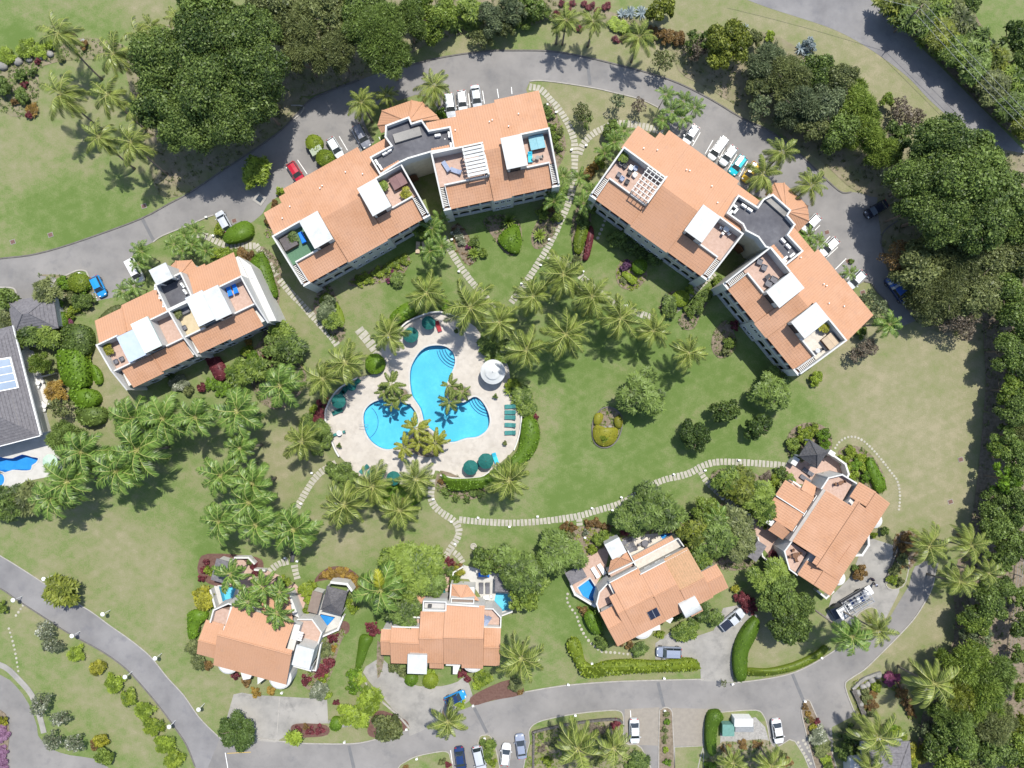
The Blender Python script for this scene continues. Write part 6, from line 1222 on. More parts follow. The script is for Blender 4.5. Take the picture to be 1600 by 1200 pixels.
# two people at the tail lift
def person(px, py, rot, shirt, trous, label, reach=.5, hair=(.02, .015, .012)):
    x, y = at(px, py, 1.2); o = thing('person', label, 'person', (x, y, .03), rot); me = bpy.data.meshes.new('body')
    V = [(0,0,.95),(0,0,1.15),(.03,0,1.40),(.05,0,1.52),(.07,0,1.66),(0,.10,.90),(.05,.11,.50),(0,.12,.08),(.13,.13,.04),(0,-.10,.90),(-.10,-.11,.50),(-.12,-.12,.08),(.01,-.13,.04),(.02,.20,1.40),(.18,.25,1.18),(.18+reach*.5,.18,1.12),(.02,-.20,1.40),(.16,-.25,1.18),(.16+reach*.5,-.16,1.10)]
    E = [(0,1),(1,2),(2,3),(3,4),(0,5),(5,6),(6,7),(7,8),(0,9),(9,10),(10,11),(11,12),(2,13),(13,14),(14,15),(2,16),(16,17),(17,18)]
    r_ = [.14,.14,.16,.06,.105,.095,.07,.05,.045,.095,.07,.05,.045,.065,.05,.035,.065,.05,.035]
    me.from_pydata(V, E, []); b = bpy.data.objects.new('body', me); COL.objects.link(b); b.parent = o; b.modifiers.new('s', 'SKIN'); b.modifiers.new('u', 'SUBSURF').render_levels = 1
    for i, v in enumerate(me.skin_vertices[0].data): v.radius = (r_[i], r_[i]); v.use_root = i == 0
    me.materials.append(M('skin_dark', (.10, .055, .035), None, rough=.6))
    mb = MB(); mb.lathe((.03, 0, 0), [(.15, .92), (.175, 1.0), (.18, 1.2), (.2, 1.4), (.12, 1.5), (.08, 1.52)], 10); mb.v = [(a, c*1.2, d) for a, c, d in mb.v]; part('shirt', mb, shirt, o, True, z0); mb = MB()
    for s in (.11, -.11): mb.tube([(0, s*.9, .98), (.05 if s > 0 else -.10, s, .5), (0 if s > 0 else -.12, s*1.1, .12)], [.125, .1, .08], 8)
    part('trousers', mb, trous, o, True, z0); mb = MB(); mb.lathe((.06, 0, 1.66), [(.115, .0), (.118, .05), (.08, .11), (.01, .13)], 10); part('hair', mb, M('hair_black', hair, None, rough=.9), o, True, z0)
person(1364, 906, 2.6, M('shirt_dark', (.03, .03, .05), None), M('jeans', (.03, .06, .14), None), 'person in dark shirt behind the flatbed truck tail lift'); person(1369, 914, 3.6, M('shirt_pale', (.4, .42, .5), None), M('trousers_dark', (.03, .03, .035), None), 'person in pale shirt beside the truck tail lift')

# ---------------------------------------------------------------- furniture
LMK = []
def parasol(px, py, r, mat, label, h=2.4):
    x, y = at(px, py, h); o = thing('parasol', label, 'parasol', (x, y, .04)); R_ = r*S*(H-h)/H; mb = MB(); mb.tube([(0, 0, 0), (0, 0, h)], .035, 6); part('pole', mb, WOOD, o, org=z0); mb = MB(); mb.lathe((0, 0, 0), [(.3, 0), (.3, .08), (.08, .1)], 10); part('base', mb, CONC, o, org=z0)
    rot = VEG.uniform(0, .7)
    for k in range(8):
        a, b = rot+k*math.pi/4, rot+(k+1)*math.pi/4; mb = MB(); p = [(0, 0, h)]
        for f, z in ((.5, h-.2), (1.0, h-.52)): p += [(R_*f*math.cos(a), R_*f*math.sin(a), z), (R_*f*math.cos((a+b)/2)*.97, R_*f*math.sin((a+b)/2)*.97, z-.03), (R_*f*math.cos(b), R_*f*math.sin(b), z)]
        mb.add(p, [(0, 1, 2), (0, 2, 3), (1, 4, 5, 2), (2, 5, 6, 3)]); mb.add([p[4], p[5], p[6], tuple(np.array(p[6])-[0, 0, .12]), tuple(np.array(p[5])-[0, 0, .12]), tuple(np.array(p[4])-[0, 0, .12])], [(0, 5, 4, 1), (1, 4, 3, 2)]); part('canopy_panel', mb, mat, o, org=z0)
    mb = MB(); mb.lathe((0, 0, h), [(.05, -.03), (.05, .06), (.01, .12)], 8); part('finial', mb, WOOD, o, org=z0)
def lounger(px, py, rot, mat, h=0.04, z=0.0, frame=WPLAST, desc='sun lounger', label=None, group='sun loungers', ln=1.9, flat=False, lift=.35):
    x, y = at(px, py, h+.35); o = thing('sun_lounger', label, 'sun lounger', (x, y, h), rot, group); mb = MB(); w_ = .33
    for s in (-1, 1): mb.box(W0, -ln/2, ln/2, s*w_-.03, s*w_+.03, .27, .33)
    for xx in (-ln/2, ln/2-.06): mb.box(W0, xx, xx+.06, -w_, w_, .272, .328)
    part('frame', mb, frame, o, org=z0)
    for xx in (-ln*.4, ln*.4):
        for s in (-1, 1): mb = MB(); mb.box(W0, xx-.025, xx+.025, s*w_-.025, s*w_+.025, 0, .27); part('leg', mb, frame, o, org=z0)
    mb = MB(); mb.box(W0, -ln/2+.02, ln*.16, -w_-.02, w_+.02, .335, .40); part('seat', mb, mat, o, org=z0)
    mb = MB(); mb.box(W0, ln*.165, ln/2+.02, -w_-.02, w_+.02, .335, 0, 0, (.41, .41+lift, .41+lift, .41)); part('backrest', mb, mat, o, org=z0)
    mb = MB(); mb.box(W0, ln*.36, ln/2-.02, -.22, .22, .38+lift*.6, 0, 0, (.43+lift*.75, .47+lift, .47+lift, .43+lift*.75)); part('headrest', mb, mat, o, org=z0)
    if not label: auto(o, desc, px, py, 'sun lounger', group)
    return o
def tub(px, py, rot, wd, ln, mat, label, z=8.2, name='hot_tub', cat='hot tub'):
    x, y = at(px, py, z+.9); o = thing(name, label, cat, (x, y, z), rot); mb = MB(); mb.box(W0, -ln/2+.06, ln/2-.06, -wd/2+.06, wd/2-.06, 0, .8); part('cabinet', mb, WOOD, o, org=z0)
    for s in (-1, 1):
        mb = MB(); a, b = sorted((s*.01, s*ln/2)); mb.box(W0, a, b, -wd/2, wd/2, .8, 0, 0, (.98 if s > 0 else .88, .88 if s > 0 else .98, .88 if s > 0 else .98, .98 if s > 0 else .88)); part('cover', mb, mat, o, org=z0)
def table(px, py, z, r, mat, label, chairs=4, cm=WPLAST, rot=0.3, sq=False):
    x, y = at(px, py, z+.7); o = thing('garden_table', label, 'table', (x, y, z)); mb = MB()
    if sq: mb.box(World(0, 0, rot), -r, r, -r*.7, r*.7, .68, .73)
    else: mb.lathe((0, 0, 0), [(r, .68), (r, .72), (r*.9, .735)], 14)
    part('tabletop', mb, mat, o, org=z0); mb = MB(); mb.tube([(0, 0, 0), (0, 0, .68)], .05, 6); part('leg', mb, mat, o, org=z0)
    for k in range(chairs):
        q = rot+k*2*math.pi/chairs; c = thing('garden_chair', None, 'chair', (x+(r+.32)*math.cos(q), y+(r+.32)*math.sin(q), z), q+math.pi, 'chairs around terrace tables'); mb = MB(); mb.box(W0, -.22, .22, -.22, .22, .41, .45); part('seat', mb, cm, c, org=z0); mb = MB(); mb.box(W0, -.25, -.21, -.22, .22, .45, .88); part('backrest', mb, cm, c, org=z0)
        for a in (-.2, .2):
            for b in (-.2, .2): mb = MB(); mb.box(W0, a-.02, a+.02, b-.02, b+.02, 0, .41); part('leg', mb, cm, c, org=z0)
        auto(c, 'small terrace table chair', px, py, 'chair', 'chairs around terrace tables'); AUTO[-1] = (c, AUTO[-1][1], px+(r+.32)*math.cos(q)/S, py-(r+.32)*math.sin(q)/S)
def cube(px, py, z, rot, ln, wd, ht, mat, desc, name, cat, group, legs=True):
    x, y = at(px, py, z+ht); o = thing(name, None, cat, (x, y, z), rot, group); mb = MB(); mb.box(W0, -ln/2, ln/2, -wd/2, wd/2, .12, ht); part('seat', mb, mat, o, org=z0); mb = MB(); mb.box(W0, -ln/2, -ln/2+.14, -wd/2, wd/2, ht+.002, ht+.3); part('backrest', mb, mat, o, org=z0)
    for a in (-1, 1):
        mb = MB(); mb.box(W0, -ln/2+.05, ln/2-.05, a*(wd/2+.04)-.04, a*(wd/2+.04)+.04, 0, ht+.14); part('armrest', mb, mat, o, org=z0)
    return auto(o, desc, px, py, cat, group)
def pot(px, py, z, r, leaf, desc='potted plant', style='broad', h=.7):
    x, y = at(px, py, z+.6); o = thing('potted_plant', None, 'potted plant', (x, y, z), 0, 'potted plants'); mb = MB(); mb.lathe((0, 0, 0), [(.16, 0), (.24, .4), (.27, .42), (.2, .42)], 10); part('pot', mb, TILEP, o, org=z0)
    me = withmat(crown('S', style, VEG.randrange(3)), LEAF(leaf)); c = bpy.data.objects.new('foliage', me); COL.objects.link(c); c.parent = o; c.location = (0, 0, .42+h*.4); c.scale = (r*S, r*S, h*.7); return auto(o, desc, px, py, 'potted plant', 'potted plants')

parasol(641, 523, 12.5, GREENF, 'dark green parasol at the top left of the pool deck, lower of two'); parasol(669, 504, 11, GREENF, 'dark green parasol in palm shade beside the red lounger'); parasol(528, 627, 11.5, GREENF, 'dark green parasol at the left edge of the pool deck'); parasol(548, 603, 8, GREENF, 'small dark green parasol half under palm fronds left of the pool')
parasol(735, 731, 12, GREENF, 'dark green parasol on the lower right deck, left of the pair'); parasol(759, 721, 12.5, GREENF, 'dark green parasol on the lower right deck beside the blue lounger'); parasol(614, 748, 11.5, GREENF, 'dark green parasol at the bottom of the deck under palms'); parasol(75, 722, 12, PALEG, 'pale green parasol beside the wavy blue pool')
for i, (x, y, r) in enumerate([(797,635,.05),(797,644,0),(797,652,-.03),(797,664,-.05),(797,676,.04)]): lounger(x, y, r+math.pi*0, GREENL, label=f"green sun lounger, {['topmost', 'second from the top', 'middle one', 'fourth from the top', 'lowest'][i]} of the five along the right deck wall")
lounger(569, 733, .75, GREENL, label='green sun lounger at the bottom deck edge, left of a pair'); lounger(578, 737, .75, GREENL, label='green sun lounger at the bottom deck edge, right of a pair'); lounger(597, 742, 1.2, GREENL, label='green sun lounger beside the bottom parasol under palm fronds'); lounger(747, 727, .6, GREENL, label='green sun lounger tucked between the two lower right parasols'); lounger(774, 716, 1.9, TURQ, label='turquoise towel covered lounger beside the lower right parasols'); lounger(685, 510, 1.9, REDC, label='red sun lounger in palm shade at the top of the deck')
lounger(535, 613, .9, GREENF, label='dark green lounger left of the pool beside the big parasol'); lounger(541, 608, .9, GREENF, label='dark green lounger left of the pool between two parasols'); lounger(527, 643, .4, GREENF, label='dark green lounger just below the left parasol'); lounger(556, 599, .8, GREENF, label='dark green lounger furthest up the left deck wall')
table(530, 677, .05, .45, WPLAST, 'small pale table with two chairs at the left deck edge', 2, GREENL); 
for x, y, m in ((530,696,'mid'),(774,619,'mid'),(789,692,'olive'),(713,517,'dark')): pot(x, y, .04, 4.5, m, 'round planter pot on the deck', 'round', .5)
for k in (0, 1): mb = MB(); x, y = at(563, 663+k*5); mb.tube([(x, y, 0), (x, y, .8), (x+1.0, y, .85), (x+1.3, y, -.3)], .03, 6); solo('handrail', mb, METAL, ['upper', 'lower'][k]+' of two thin metal handrails at the left edge of the round shallow pool', 'handrail')
# gazebo
x, y = at(770, 581, 3.0); o = thing('gazebo', 'round white gazebo with stepped conical roof on the right of the pool deck', 'gazebo', (x, y, .04)); rr = 19.5*S*.975
mb = MB(); mb.lathe((0, 0, 0), [(rr, 2.55), (rr, 2.68), (rr*.62, 2.95), (rr*.60, 2.96)], 28); part('lower_roof', mb, WROOF, o, org=z0); mb = MB(); mb.lathe((0, 0, 0), [(rr*.62, 2.97), (rr*.62, 3.15), (rr*.05, 3.5), (.02, 3.55)], 28); part('upper_roof', mb, WROOF, o, org=z0); mb = MB(); mb.lathe((0, 0, 0), [(.05, 3.5), (.09, 3.6), (.03, 3.75)], 8); part('finial', mb, METAL, o, org=z0)
for k in range(8): q = k*math.pi/4; mb = MB(); mb.tube([(rr*.85*math.cos(q), rr*.85*math.sin(q), 0), (rr*.85*math.cos(q), rr*.85*math.sin(q), 2.55)], .09, 8); part('post', mb, WHITE, o, org=z0)
mb = MB(); mb.lathe((0, 0, 0), [(rr*.8, 0), (rr*.8, .12)], 24); part('floor', mb, CONC, o, org=z0)
# roof terrace furniture
a1 = FA.ang; a3 = FC.ang; a4 = FD.ang
tub(451, 378, a1, 2.1, 2.3, TUBB, 'dark brown covered hot tub on the green turf roof terrace'); lounger(472.5, 371, -1.15, BLUEF, 8.2, label='bright blue lounger on the green turf roof terrace'); tub(622, 283, a1, 2.0, 2.4, TUBC, 'maroon covered hot tub on the roof terrace beside the court'); tub(839, 222, FB.ang, 2.2, 2.4, TUBG, 'teal covered hot tub on the top right roof terrace'); lounger(828.5, 246, 1.65, TURQ, 8.2, label='turquoise lounger on the top right roof terrace', ln=1.6); table(840, 246, 8.2, .35, CONC, 'small stone table on the top right roof terrace', 2, CONC)
lounger(697, 260, -1.0, GREYB, 8.2, frame=WPLAST, label='pale grey lounger on the pink roof terrace, upper one of two'); lounger(712, 267, -.35, GREYB, 8.2, label='pale grey lounger on the pink roof terrace beside the pergola'); tub(1298, 533, a4+1.57, 2.1, 2.0, TUBY, 'tan covered hot tub on the lowest right roof terrace')
table(1135, 358, 8.2, .5, WPLAST, 'white round table with white chairs on the right block terrace', 5); table(1278, 548, 8.2, .4, METAL, 'small dark bistro table on the lowest right terrace', 2, BLACKR)
for x, y in ((1187,409),(1194,418)): cube(x, y, 8.2, a4+.5, .95, .8, .42, GREYC, 'grey terrace armchair', 'armchair', 'armchair', 'grey armchairs on the roof terrace')
for x, y in ((1201,443),(1209,437)): cube(x, y, 8.2, a4+.4, 1.1, .85, .42, GREYC, 'grey terrace sofa', 'sofa', 'sofa', 'grey sofas on the roof terrace')
table(1200, 432, 8.2, .45, BLACKR, 'low dark coffee table on the right block terrace', 0, None, .6, True)
for x, y, m in ((971,255,GREYC),(977,259,BLACKR),(986,262,WPLAST),(993,263,GREYB),(984,270,BLACKR),(967,273,GREYC),(992,273,WPLAST),(972,279,GREYB),(980,284,BLACKR)): cube(x, y, 8.2, a3+VEG.uniform(-.3, .3), .7, .6, .42, m, 'seat amid cluttered terrace furniture', 'terrace_seat', 'seat', 'seats on the cluttered roof terrace')
lounger(358, 454, -1.2, BLUEF, 6.7, label='white lounger with blue cushion, left of a pair on a terrace'); lounger(367, 450, -1.2, BLUEF, 6.7, label='white lounger with blue cushion, right of a pair on a terrace')
cube(287, 484, 6.7, FE.ang, 1.6, 1.3, .45, GREYC, 'large grey daybed on a roof terrace', 'daybed', 'daybed', 'terrace daybeds')
for x, y, z, m in ((169,546,6.7,'yellow'),(277,489,6.7,'olive'),(457,371,8.2,'dark'),(599,290,8.2,'bright'),(634,302,8.2,'yellow'),(973,246,8.2,'bright'),(1286,511,8.2,'yellow'),(1297,755,.07,'yellow'),(1281,762,.07,'orange'),(1284,746,.07,'mid'),(1233,748,.07,'bright'),(1248,815,.07,'rust'),(1210,870,.07,'red'),(717,893,.07,'yellow'),(703,893,.07,'mid')): pot(x, y, z, 8, m, 'potted terrace plant', 'broad', .8)
for x, y in ((181,565),(190,561),(288,512)): cube(x, y, 6.7, FE.ang, .6, .6, .4, GREYC, 'small grey terrace seat', 'terrace_seat', 'seat', 'grey seats on the left building terraces')
lounger(752, 919, 1.57, GREYC, .05, frame=BLACKR, label='dark lounger on the cream deck, left of a pair by the turquoise pool'); lounger(762, 919, 1.57, GREYC, .05, frame=BLACKR, label='dark lounger on the cream deck, right of a pair by the turquoise pool'); lounger(754, 969, .95, GREYB, 3.4, label='blue grey lounger on the villa roof terrace, left of a pair'); lounger(761, 971, 1.05, GREYB, 3.4, label='blue grey lounger on the villa roof terrace, right of a pair')
lounger(687, 923, .1, GREENL, .06, label='green lounger on the terracotta terrace, upper one of two'); lounger(689, 937, .1, GREENL, .06, label='green lounger on the terracotta terrace beside the white parapet'); lounger(756, 898, 0, BLUEF, .05, label='blue lounger at the top of the cream deck under foliage'); table(760, 934, .05, .5, WPLAST, 'white square table beside the turquoise pool', 1, WPLAST, .1, True)
lounger(930, 894, -1.0, WPLAST, .06, label='white lounger on the terracotta terrace, left of a pair by the angular pool'); lounger(940, 889, -1.0, WPLAST, .06, label='white lounger on the terracotta terrace, right of a pair by the angular pool'); table(1008, 849, .06, .6, GREYC, 'dark round table with chairs on the cream deck of the solar panel villa', 4, GREYC)
for x, y in ((979,846),(983,853),(987,859)): lounger(x, y, .45, GREYC, .06, frame=METAL, label=f"grey lounger on the cream deck, {['top', 'middle', 'bottom'][(y-846)//6]} of three side by side")
lounger(1262, 737, -.62, GREYC, .07, frame=BLACKR, label='dark lounger on the pink terrace, upper one near the black roof'); lounger(1258, 748, -.62, GREYC, .07, frame=BLACKR, label='dark lounger on the pink terrace, lower one of two'); table(1313, 755, 4.0, .35, WOOD, 'small wooden table on the upper terrace of the right villa', 2, WOOD); table(1243, 868, 4.0, .5, WOOD, 'wooden dining table on the lower terrace of the right villa', 4, WOOD)
table(59, 598, .04, .4, WPLAST, 'white table and chairs on the pale concrete terrace, upper set', 3); table(69, 634, .04, .4, WPLAST, 'white table and chairs on the pale concrete terrace, lower set', 3)
lounger(653, 387, 1.5, TUBY, .02, frame=WOOD, label='tan lounger on the lawn below the top block, left of a pair'); lounger(663, 387, 1.65, TUBY, .02, frame=WOOD, label='tan lounger on the lawn below the top block, right of a pair')
# utility boxes, bollard lights, lamps, poles
def ubox(px, py, ln, wd, h, mat, label, rot=0.0, name='utility_box'):
    x, y = at(px, py, h); o = thing(name, label, 'utility box', (x, y, .13), rot); mb = MB(); mb.box(W0, -ln/2, ln/2, -wd/2, wd/2, 0, h*.92); part('cabinet', mb, mat, o, org=z0); mb = MB(); mb.box(W0, -ln/2-.06, ln/2+.06, -wd/2-.06, wd/2+.06, h*.92, 0, 0, (h*.94, h*.94, h, h)); part('lid', mb, mat, o, org=z0); mb = MB(); mb.box(W0, -.02, .02, -wd/2-.03, -wd/2, .2, h*.85); part('door_seam', mb, METAL, o, org=z0)
ubox(1138, 1141, 1.9, 1.9, 1.5, GREENBOX, 'green metal utility box on the gravel island'); ubox(1162, 1129, 3.0, 1.2, 2.0, WPLAST, 'white low utility shed on the gravel island, white strip'); ubox(1163, 1138, 3.0, 1.1, 1.2, METAL, 'grey shed roof in front of the white utility shed'); ubox(494, 235, 1.9, 1.1, 1.3, M('sage_box', (.30, .34, .26), (.26, .30, .22), 2), 'sage green bin store between the clipped bushes', FA.ang)
def plight(px, py, rot=0.0):
    x, y = at(px, py, .4); o = thing('path_light', None, 'path light', (x, y, 0), rot, 'white path lights'); mb = MB(); mb.box(W0, -.17, .17, -.11, .11, 0, .42); part('post', mb, WPLAST, o, org=z0); mb = MB(); mb.box(W0, -.2, .2, -.14, .14, .43, 0, 0, (.5, .54, .54, .5)); part('cap', mb, WPLAST, o, org=z0); auto(o, 'white bollard light', px, py, 'path light', 'white path lights')
for x, y in [(840,807),(887,816),(925,794),(957,797),(971,777),(1053,741),(1102,735),(1155,719),(1129,780),(1171,804),(1220,733),(914,840),(677,780),(705,815),(747,809),(796,823),(711,850),(445,872),(464,877),(470,787),(487,739),(706,374),(717,424),(750,464),(855,163),(869,175),(893,234),(916,227),(957,200),(877,340),(858,374),(845,414),(815,443),(911,424),(917,462),(979,477),(1019,500),(1090,464),(333,368),(322,339),(124,427),(538,1160),(440,1083),(635,1140),(739,1103),(757,1154),(888,1070),(899,1118),(1038,1060),(1145,1069),(1284,1028),(651,1186),(1039,1111),(1258,1096),(925,1097-60),(1092,472)]: plight(x, y, VEG.uniform(-.4, .4))
def lamp(px, py):
    h = 2.3; x, y = at(px, py, h); o = thing('street_lamp', None, 'street lamp', (x, y, 0), 0, 'white street lamps'); mb = MB(); mb.tube([(0, 0, 0), (0, 0, h-.3)], .06, 7); part('post', mb, WPLAST, o, org=z0); mb = MB(); mb.lathe((0, 0, h-.3), [(.1, 0), (.3, .05), (.38, .3), (.25, .45), (.03, .55)], 10); part('lantern', mb, WPLAST, o, org=z0); auto(o, 'white globe street lamp', px, py, 'street lamp', 'white street lamps')
for x, y in [(68,905),(20,938),(160,960),(112,994),(242,1029),(195,1058),(310,1109),(264,1136)]: lamp(x, y)
def pole(bx, by, h, label):
    o = thing('utility_pole', label, 'utility pole', (*at(bx, by), 0)); mb = MB(); mb.tube([(0, 0, 0), (0, 0, h)], [.16, .11], 8); part('post', mb, BARK, o, org=z0); mb = MB(); mb.box(World(0, 0, .9), -.9, .9, -.06, .06, h-.5, h-.38); part('cross_arm', mb, BARK, o, org=z0)
    return o
pole(1397, 50, 8.0, 'dark timber utility pole beside the public road'); pole(1640, 300, 8.0, 'timber utility pole beyond the top right corner')
pa, pb = at(1397, 50), at(1640, 300)
def wire(a, b, za, zb, label, sag=.6):
    mb = MB(); mb.tube([(a[0]+(b[0]-a[0])*t, a[1]+(b[1]-a[1])*t, za+(zb-za)*t-sag*4*t*(1-t)) for t in np.linspace(0, 1, 13)], .026, 4); solo('overhead_wire', mb, METAL, label, 'wire', 'overhead wires')
for k, d in enumerate((-.8, 0, .8)): wire((pa[0]+d, pa[1]+d*.9), (pb[0]+d, pb[1]+d*.9), 7.6, 7.6, f"thin overhead wire above the roadside trees, {['left', 'middle', 'right'][k]} of three strands")
wire((at(1150, 0)[0], at(1150, 0)[1]+2), (pa[0], pa[1]), 7.6, 7.6, 'thin overhead wire crossing the public road at the top')
# boulders, grave-like circle planter, fence
def boulder(px, py, r, group='grey boulders', desc='rounded grey boulder'):
    x, y = at(px, py, .3); mb = MB(); rg = random.Random(px*7+py); V, F_ = ball((0, 0, 0), 1, .7, 9, 6); V = [(x+a*r*S*rg.uniform(.85, 1.12), y+b*r*S*rg.uniform(.85, 1.12), .2+c*r*S) for a, b, c in V]; mb.add(V, F_); o = solo('boulder', mb, ROCK, None, 'boulder', group, True); auto(o, desc, px, py, 'boulder', group)
for x, y, r in ((1341,1082,6),(1349,1074,6),(1356,1070,5),(1363,1064,6),(1372,1056,6),(1345,1100,6),(1350,1115,5),(945,671,5.5),(937,668,4),(953,668,4),(28,96,7),(5,103,8),(45,92,6),(60,88,7),(78,84,6),(130,66,6),(110,70,5),(1205,53,4),(980,852,4),(540,1132,5),(548,1126,5),(168,515,4),(165,505,4)): boulder(x, y, r)
x, y = at(740, 853); mb = MB(); mb.lathe((x, y, 0), [(.52, 0), (.56, .3), (.44, .34), (.36, .3), (.34, .12)], 18); solo('stone_basin', mb, SLAB, 'small white round stone basin on the lawn by the path', 'basin')
mb = MB()
fo = thing('boundary_fence', 'thin pale boundary fence at the far right edge', 'fence', (*at(1587, 880), 0)); P_ = P2([(1597, 800), (1590, 850), (1583, 920), (1577, 990), (1570, 1060)])
for a, b in zip(P_, P_[1:]):
    d = math.hypot(b[0]-a[0], b[1]-a[1]); n = 3
    for i in range(n):
        q = (a[0]+(b[0]-a[0])*i/n, a[1]+(b[1]-a[1])*i/n); mb = MB(); mb.box(World(*q), -.06, .06, -.06, .06, 0, 1.8); part('post', mb, METAL, fo)
    for z in (.6, 1.2, 1.75): mb = MB(); mb.tube([(*a, z), (*b, z)], .03, 4); part('rail', mb, METAL, fo)
x, y = at(459, 869); o = thing('garden_bench', 'dark garden bench at the fork of the slab path by the lower left villa', 'bench', (x, y, 0), 1.45)
mb = MB(); mb.box(W0, -.9, .9, -.25, .25, .42, .47); part('seat', mb, BLACKR, o, org=z0); mb = MB(); mb.box(W0, -.9, .9, .25, .3, .47, .9); part('backrest', mb, BLACKR, o, org=z0)
for a in (-.8, .8): mb = MB(); mb.box(W0, a-.05, a+.05, -.24, .24, 0, .42); part('leg', mb, BLACKR, o, org=z0)
# stone retaining wall around the corner garden
strip('stone_wall', [(1331,1076),(1338,1090),(1345,1108),(1352,1124)], M('dark_stone', (.06,.055,.05), (.13,.12,.11), 3, .9, bump=.05), .7, 0, .6, 3); strip('stone_wall', [(1331,1076),(1345,1062),(1360,1055),(1375,1050)], ROCK, .5, 0, .5, 3); strip('stone_wall', [(833,1200),(834,1150),(838,1141),(900,1128),(960,1122),(972,1128)], M('dark_stone', (.06,.055,.05), (.13,.12,.11), 3), .35, .1, .6, 3); strip('stone_wall', [(514,1125),(520,1128),(535,1132),(552,1128),(555,1112)], ROCK, .5, 0, .5, 3); strip('stone_wall', [(1400,1060),(1408,1080),(1420,1105),(1430,1120)], WOOD, .3, 0, .5, 3)
# ---------------------------------------------------------------- palms
WIND = -.75
CP = 'coconut palms on the lawns'
LEANW = (.6, -1.5)
def cpalm(lst, desc, kind='coconut', group=CP, wind=None, lean=(.3, -.3), mat=None, n=None):
    for t in lst:
        px, py, r, h = t[:4]; l = t[4:6] if len(t) > 4 else (lean[0]+VEG.uniform(-.3, .3), lean[1]+VEG.uniform(-.3, .3))
        palm(px, py, r, h, kind, l, desc, group=group, wind=wind, mat=mat, n=n)
# wind swept palms, top left
cpalm([(92,52,33,9.5,1.6,-3.4),(178,84,34,9,1.5,-1.5),(95,148,36,9.5,1.6,-2.4),(168,148,36,9,1.2,-2.2),(214,52,26,8,1,-1),(277,28,24,7,.6,-1),(155,214,35,9,1,-2.4),(205,222,38,9,1,-2.2),(216,168,28,8,.6,-1.4),(235,40,20,7,.5,-.8)], 'wind swept coconut palm', group='wind swept palms', wind=WIND)
# court and pool palms
cpalm([(667,458,38,8),(735,480,42,8),(780,503,36,8),(880,428,36,7.5),(833,463,38,8),(925,464,38,8),(970,498,36,7.5),(1021,517,34,7),(884,522,44,8.5),(822,547,42,8.5),(1077,551,34,6.5),(607,523,38,7.5),(540,566,38,7.5),(505,592,32,7),(472,690,32,7,.2,-.8),(538,788,38,7.5),(582,760,36,7),(650,748,32,7),(624,797,34,7),(796,750,38,7.5,-.5,-1.6)], 'arching yellow green coconut palm', n=20)
cpalm([(565,160,24,6,.6,-1.1),(605,150,22,5,.2,-.9),(678,135,28,6,.3,-.6),(1222,238,28,6.5),(1192,272,32,6.5),(1267,290,30,6.5,-.3,-.8),(885,32,26,6,-.2,-.8),(927,34,26,6,-.2,-1),(999,58,30,6.5,-.2,-1),(872,44,12,4,-.1,-.6)], 'small coconut palm by the drive', group='palms along the upper drive')
cpalm([(815,1028,38,7.5),(700,1127,30,6.5,-.3,.2),(903,1169,40,7.5),(959,1168,36,7.5),(1371,985,32,8,-3.0,1.2),(1459,1067,40,7.5,-1.6,-.3),(1371,1151,42,7),(1452,853,32,7.5,-.6,-.8),(1517,852,34,8,-1.4,-.6),(1500,908,28,7.5,-1,-.8),(1545,895,28,7.5,-1,-.6),(1146,1192,28,6.5),(1205,1196,30,6.5),(1360,1200,26,6)], 'bright spreading coconut palm', group='palms along the lower lane')
palm(1331, 994, 28, 9.5, 'royal', (-5.0, 3.4), label='dense headed palm with a long leaning grey trunk near the flatbed truck', group='palms along the lower lane')
palm(1390, 507, 24, 6, 'royal', (-2.2, .2), 'short bushy fan palm at the end of the drive', group='palms along the upper drive')
palm(595, 922, 46, 8.5, 'royal', (.3, -.4), label='large palm with one bright yellow frond left of the centre villa', group='royal palms', yellow=1, n=20)
# royal palms, left lawn
cpalm([(128,706,40,9.5,2.6,.2),(215,703,40,9.5,.6,-.4),(183,735,38,9),(106,752,40,9.5,1.2,-.5),(80,776,36,9),(255,654,38,9,1.6,.4),(306,652,36,9.5,-2.6,.5),(371,643,42,9.5),(208,655,34,8),(345,743,36,9,2.4,.9),(395,756,38,9),(390,785,36,9),(342,815,38,9),(400,820,38,9),(459,827,38,8.5),(438,603,38,8.5),(375,700,28,8),(190,645,22,6)], 'dense deep green royal palm', 'royal', 'royal palms', None, (.5, -.3))
cpalm([(360,897,26,6.5),(410,917,26,6.5),(388,940,26,6.5),(433,958,26,7),(437,925,20,6)], 'broad bladed bright palm', 'dwarf', 'broad palms at the lower left villa', None, (.4, -.3), FROND2, 14)
# short palms in the pool planters
cpalm([(612,600,22,5,.2,-.4),(600,612,16,4),(625,622,17,4.2),(612,632,14,4),(702,602,18,5),(703,628,19,4.8),(722,612,15,4.2)], 'short palm in a pool planter', 'dwarf', 'pool planter palms', None, (.1, -.2))
cpalm([(650,668,20,5),(680,692,22,4.8),(655,690,16,4),(632,698,20,4.5)], 'yellowish short palm between the pools', 'dwarf', 'pool planter palms', None, (.1, -.2), leafmat('frond_lime', (.11, .13, .012), (.28, .29, .04), trans=.28))
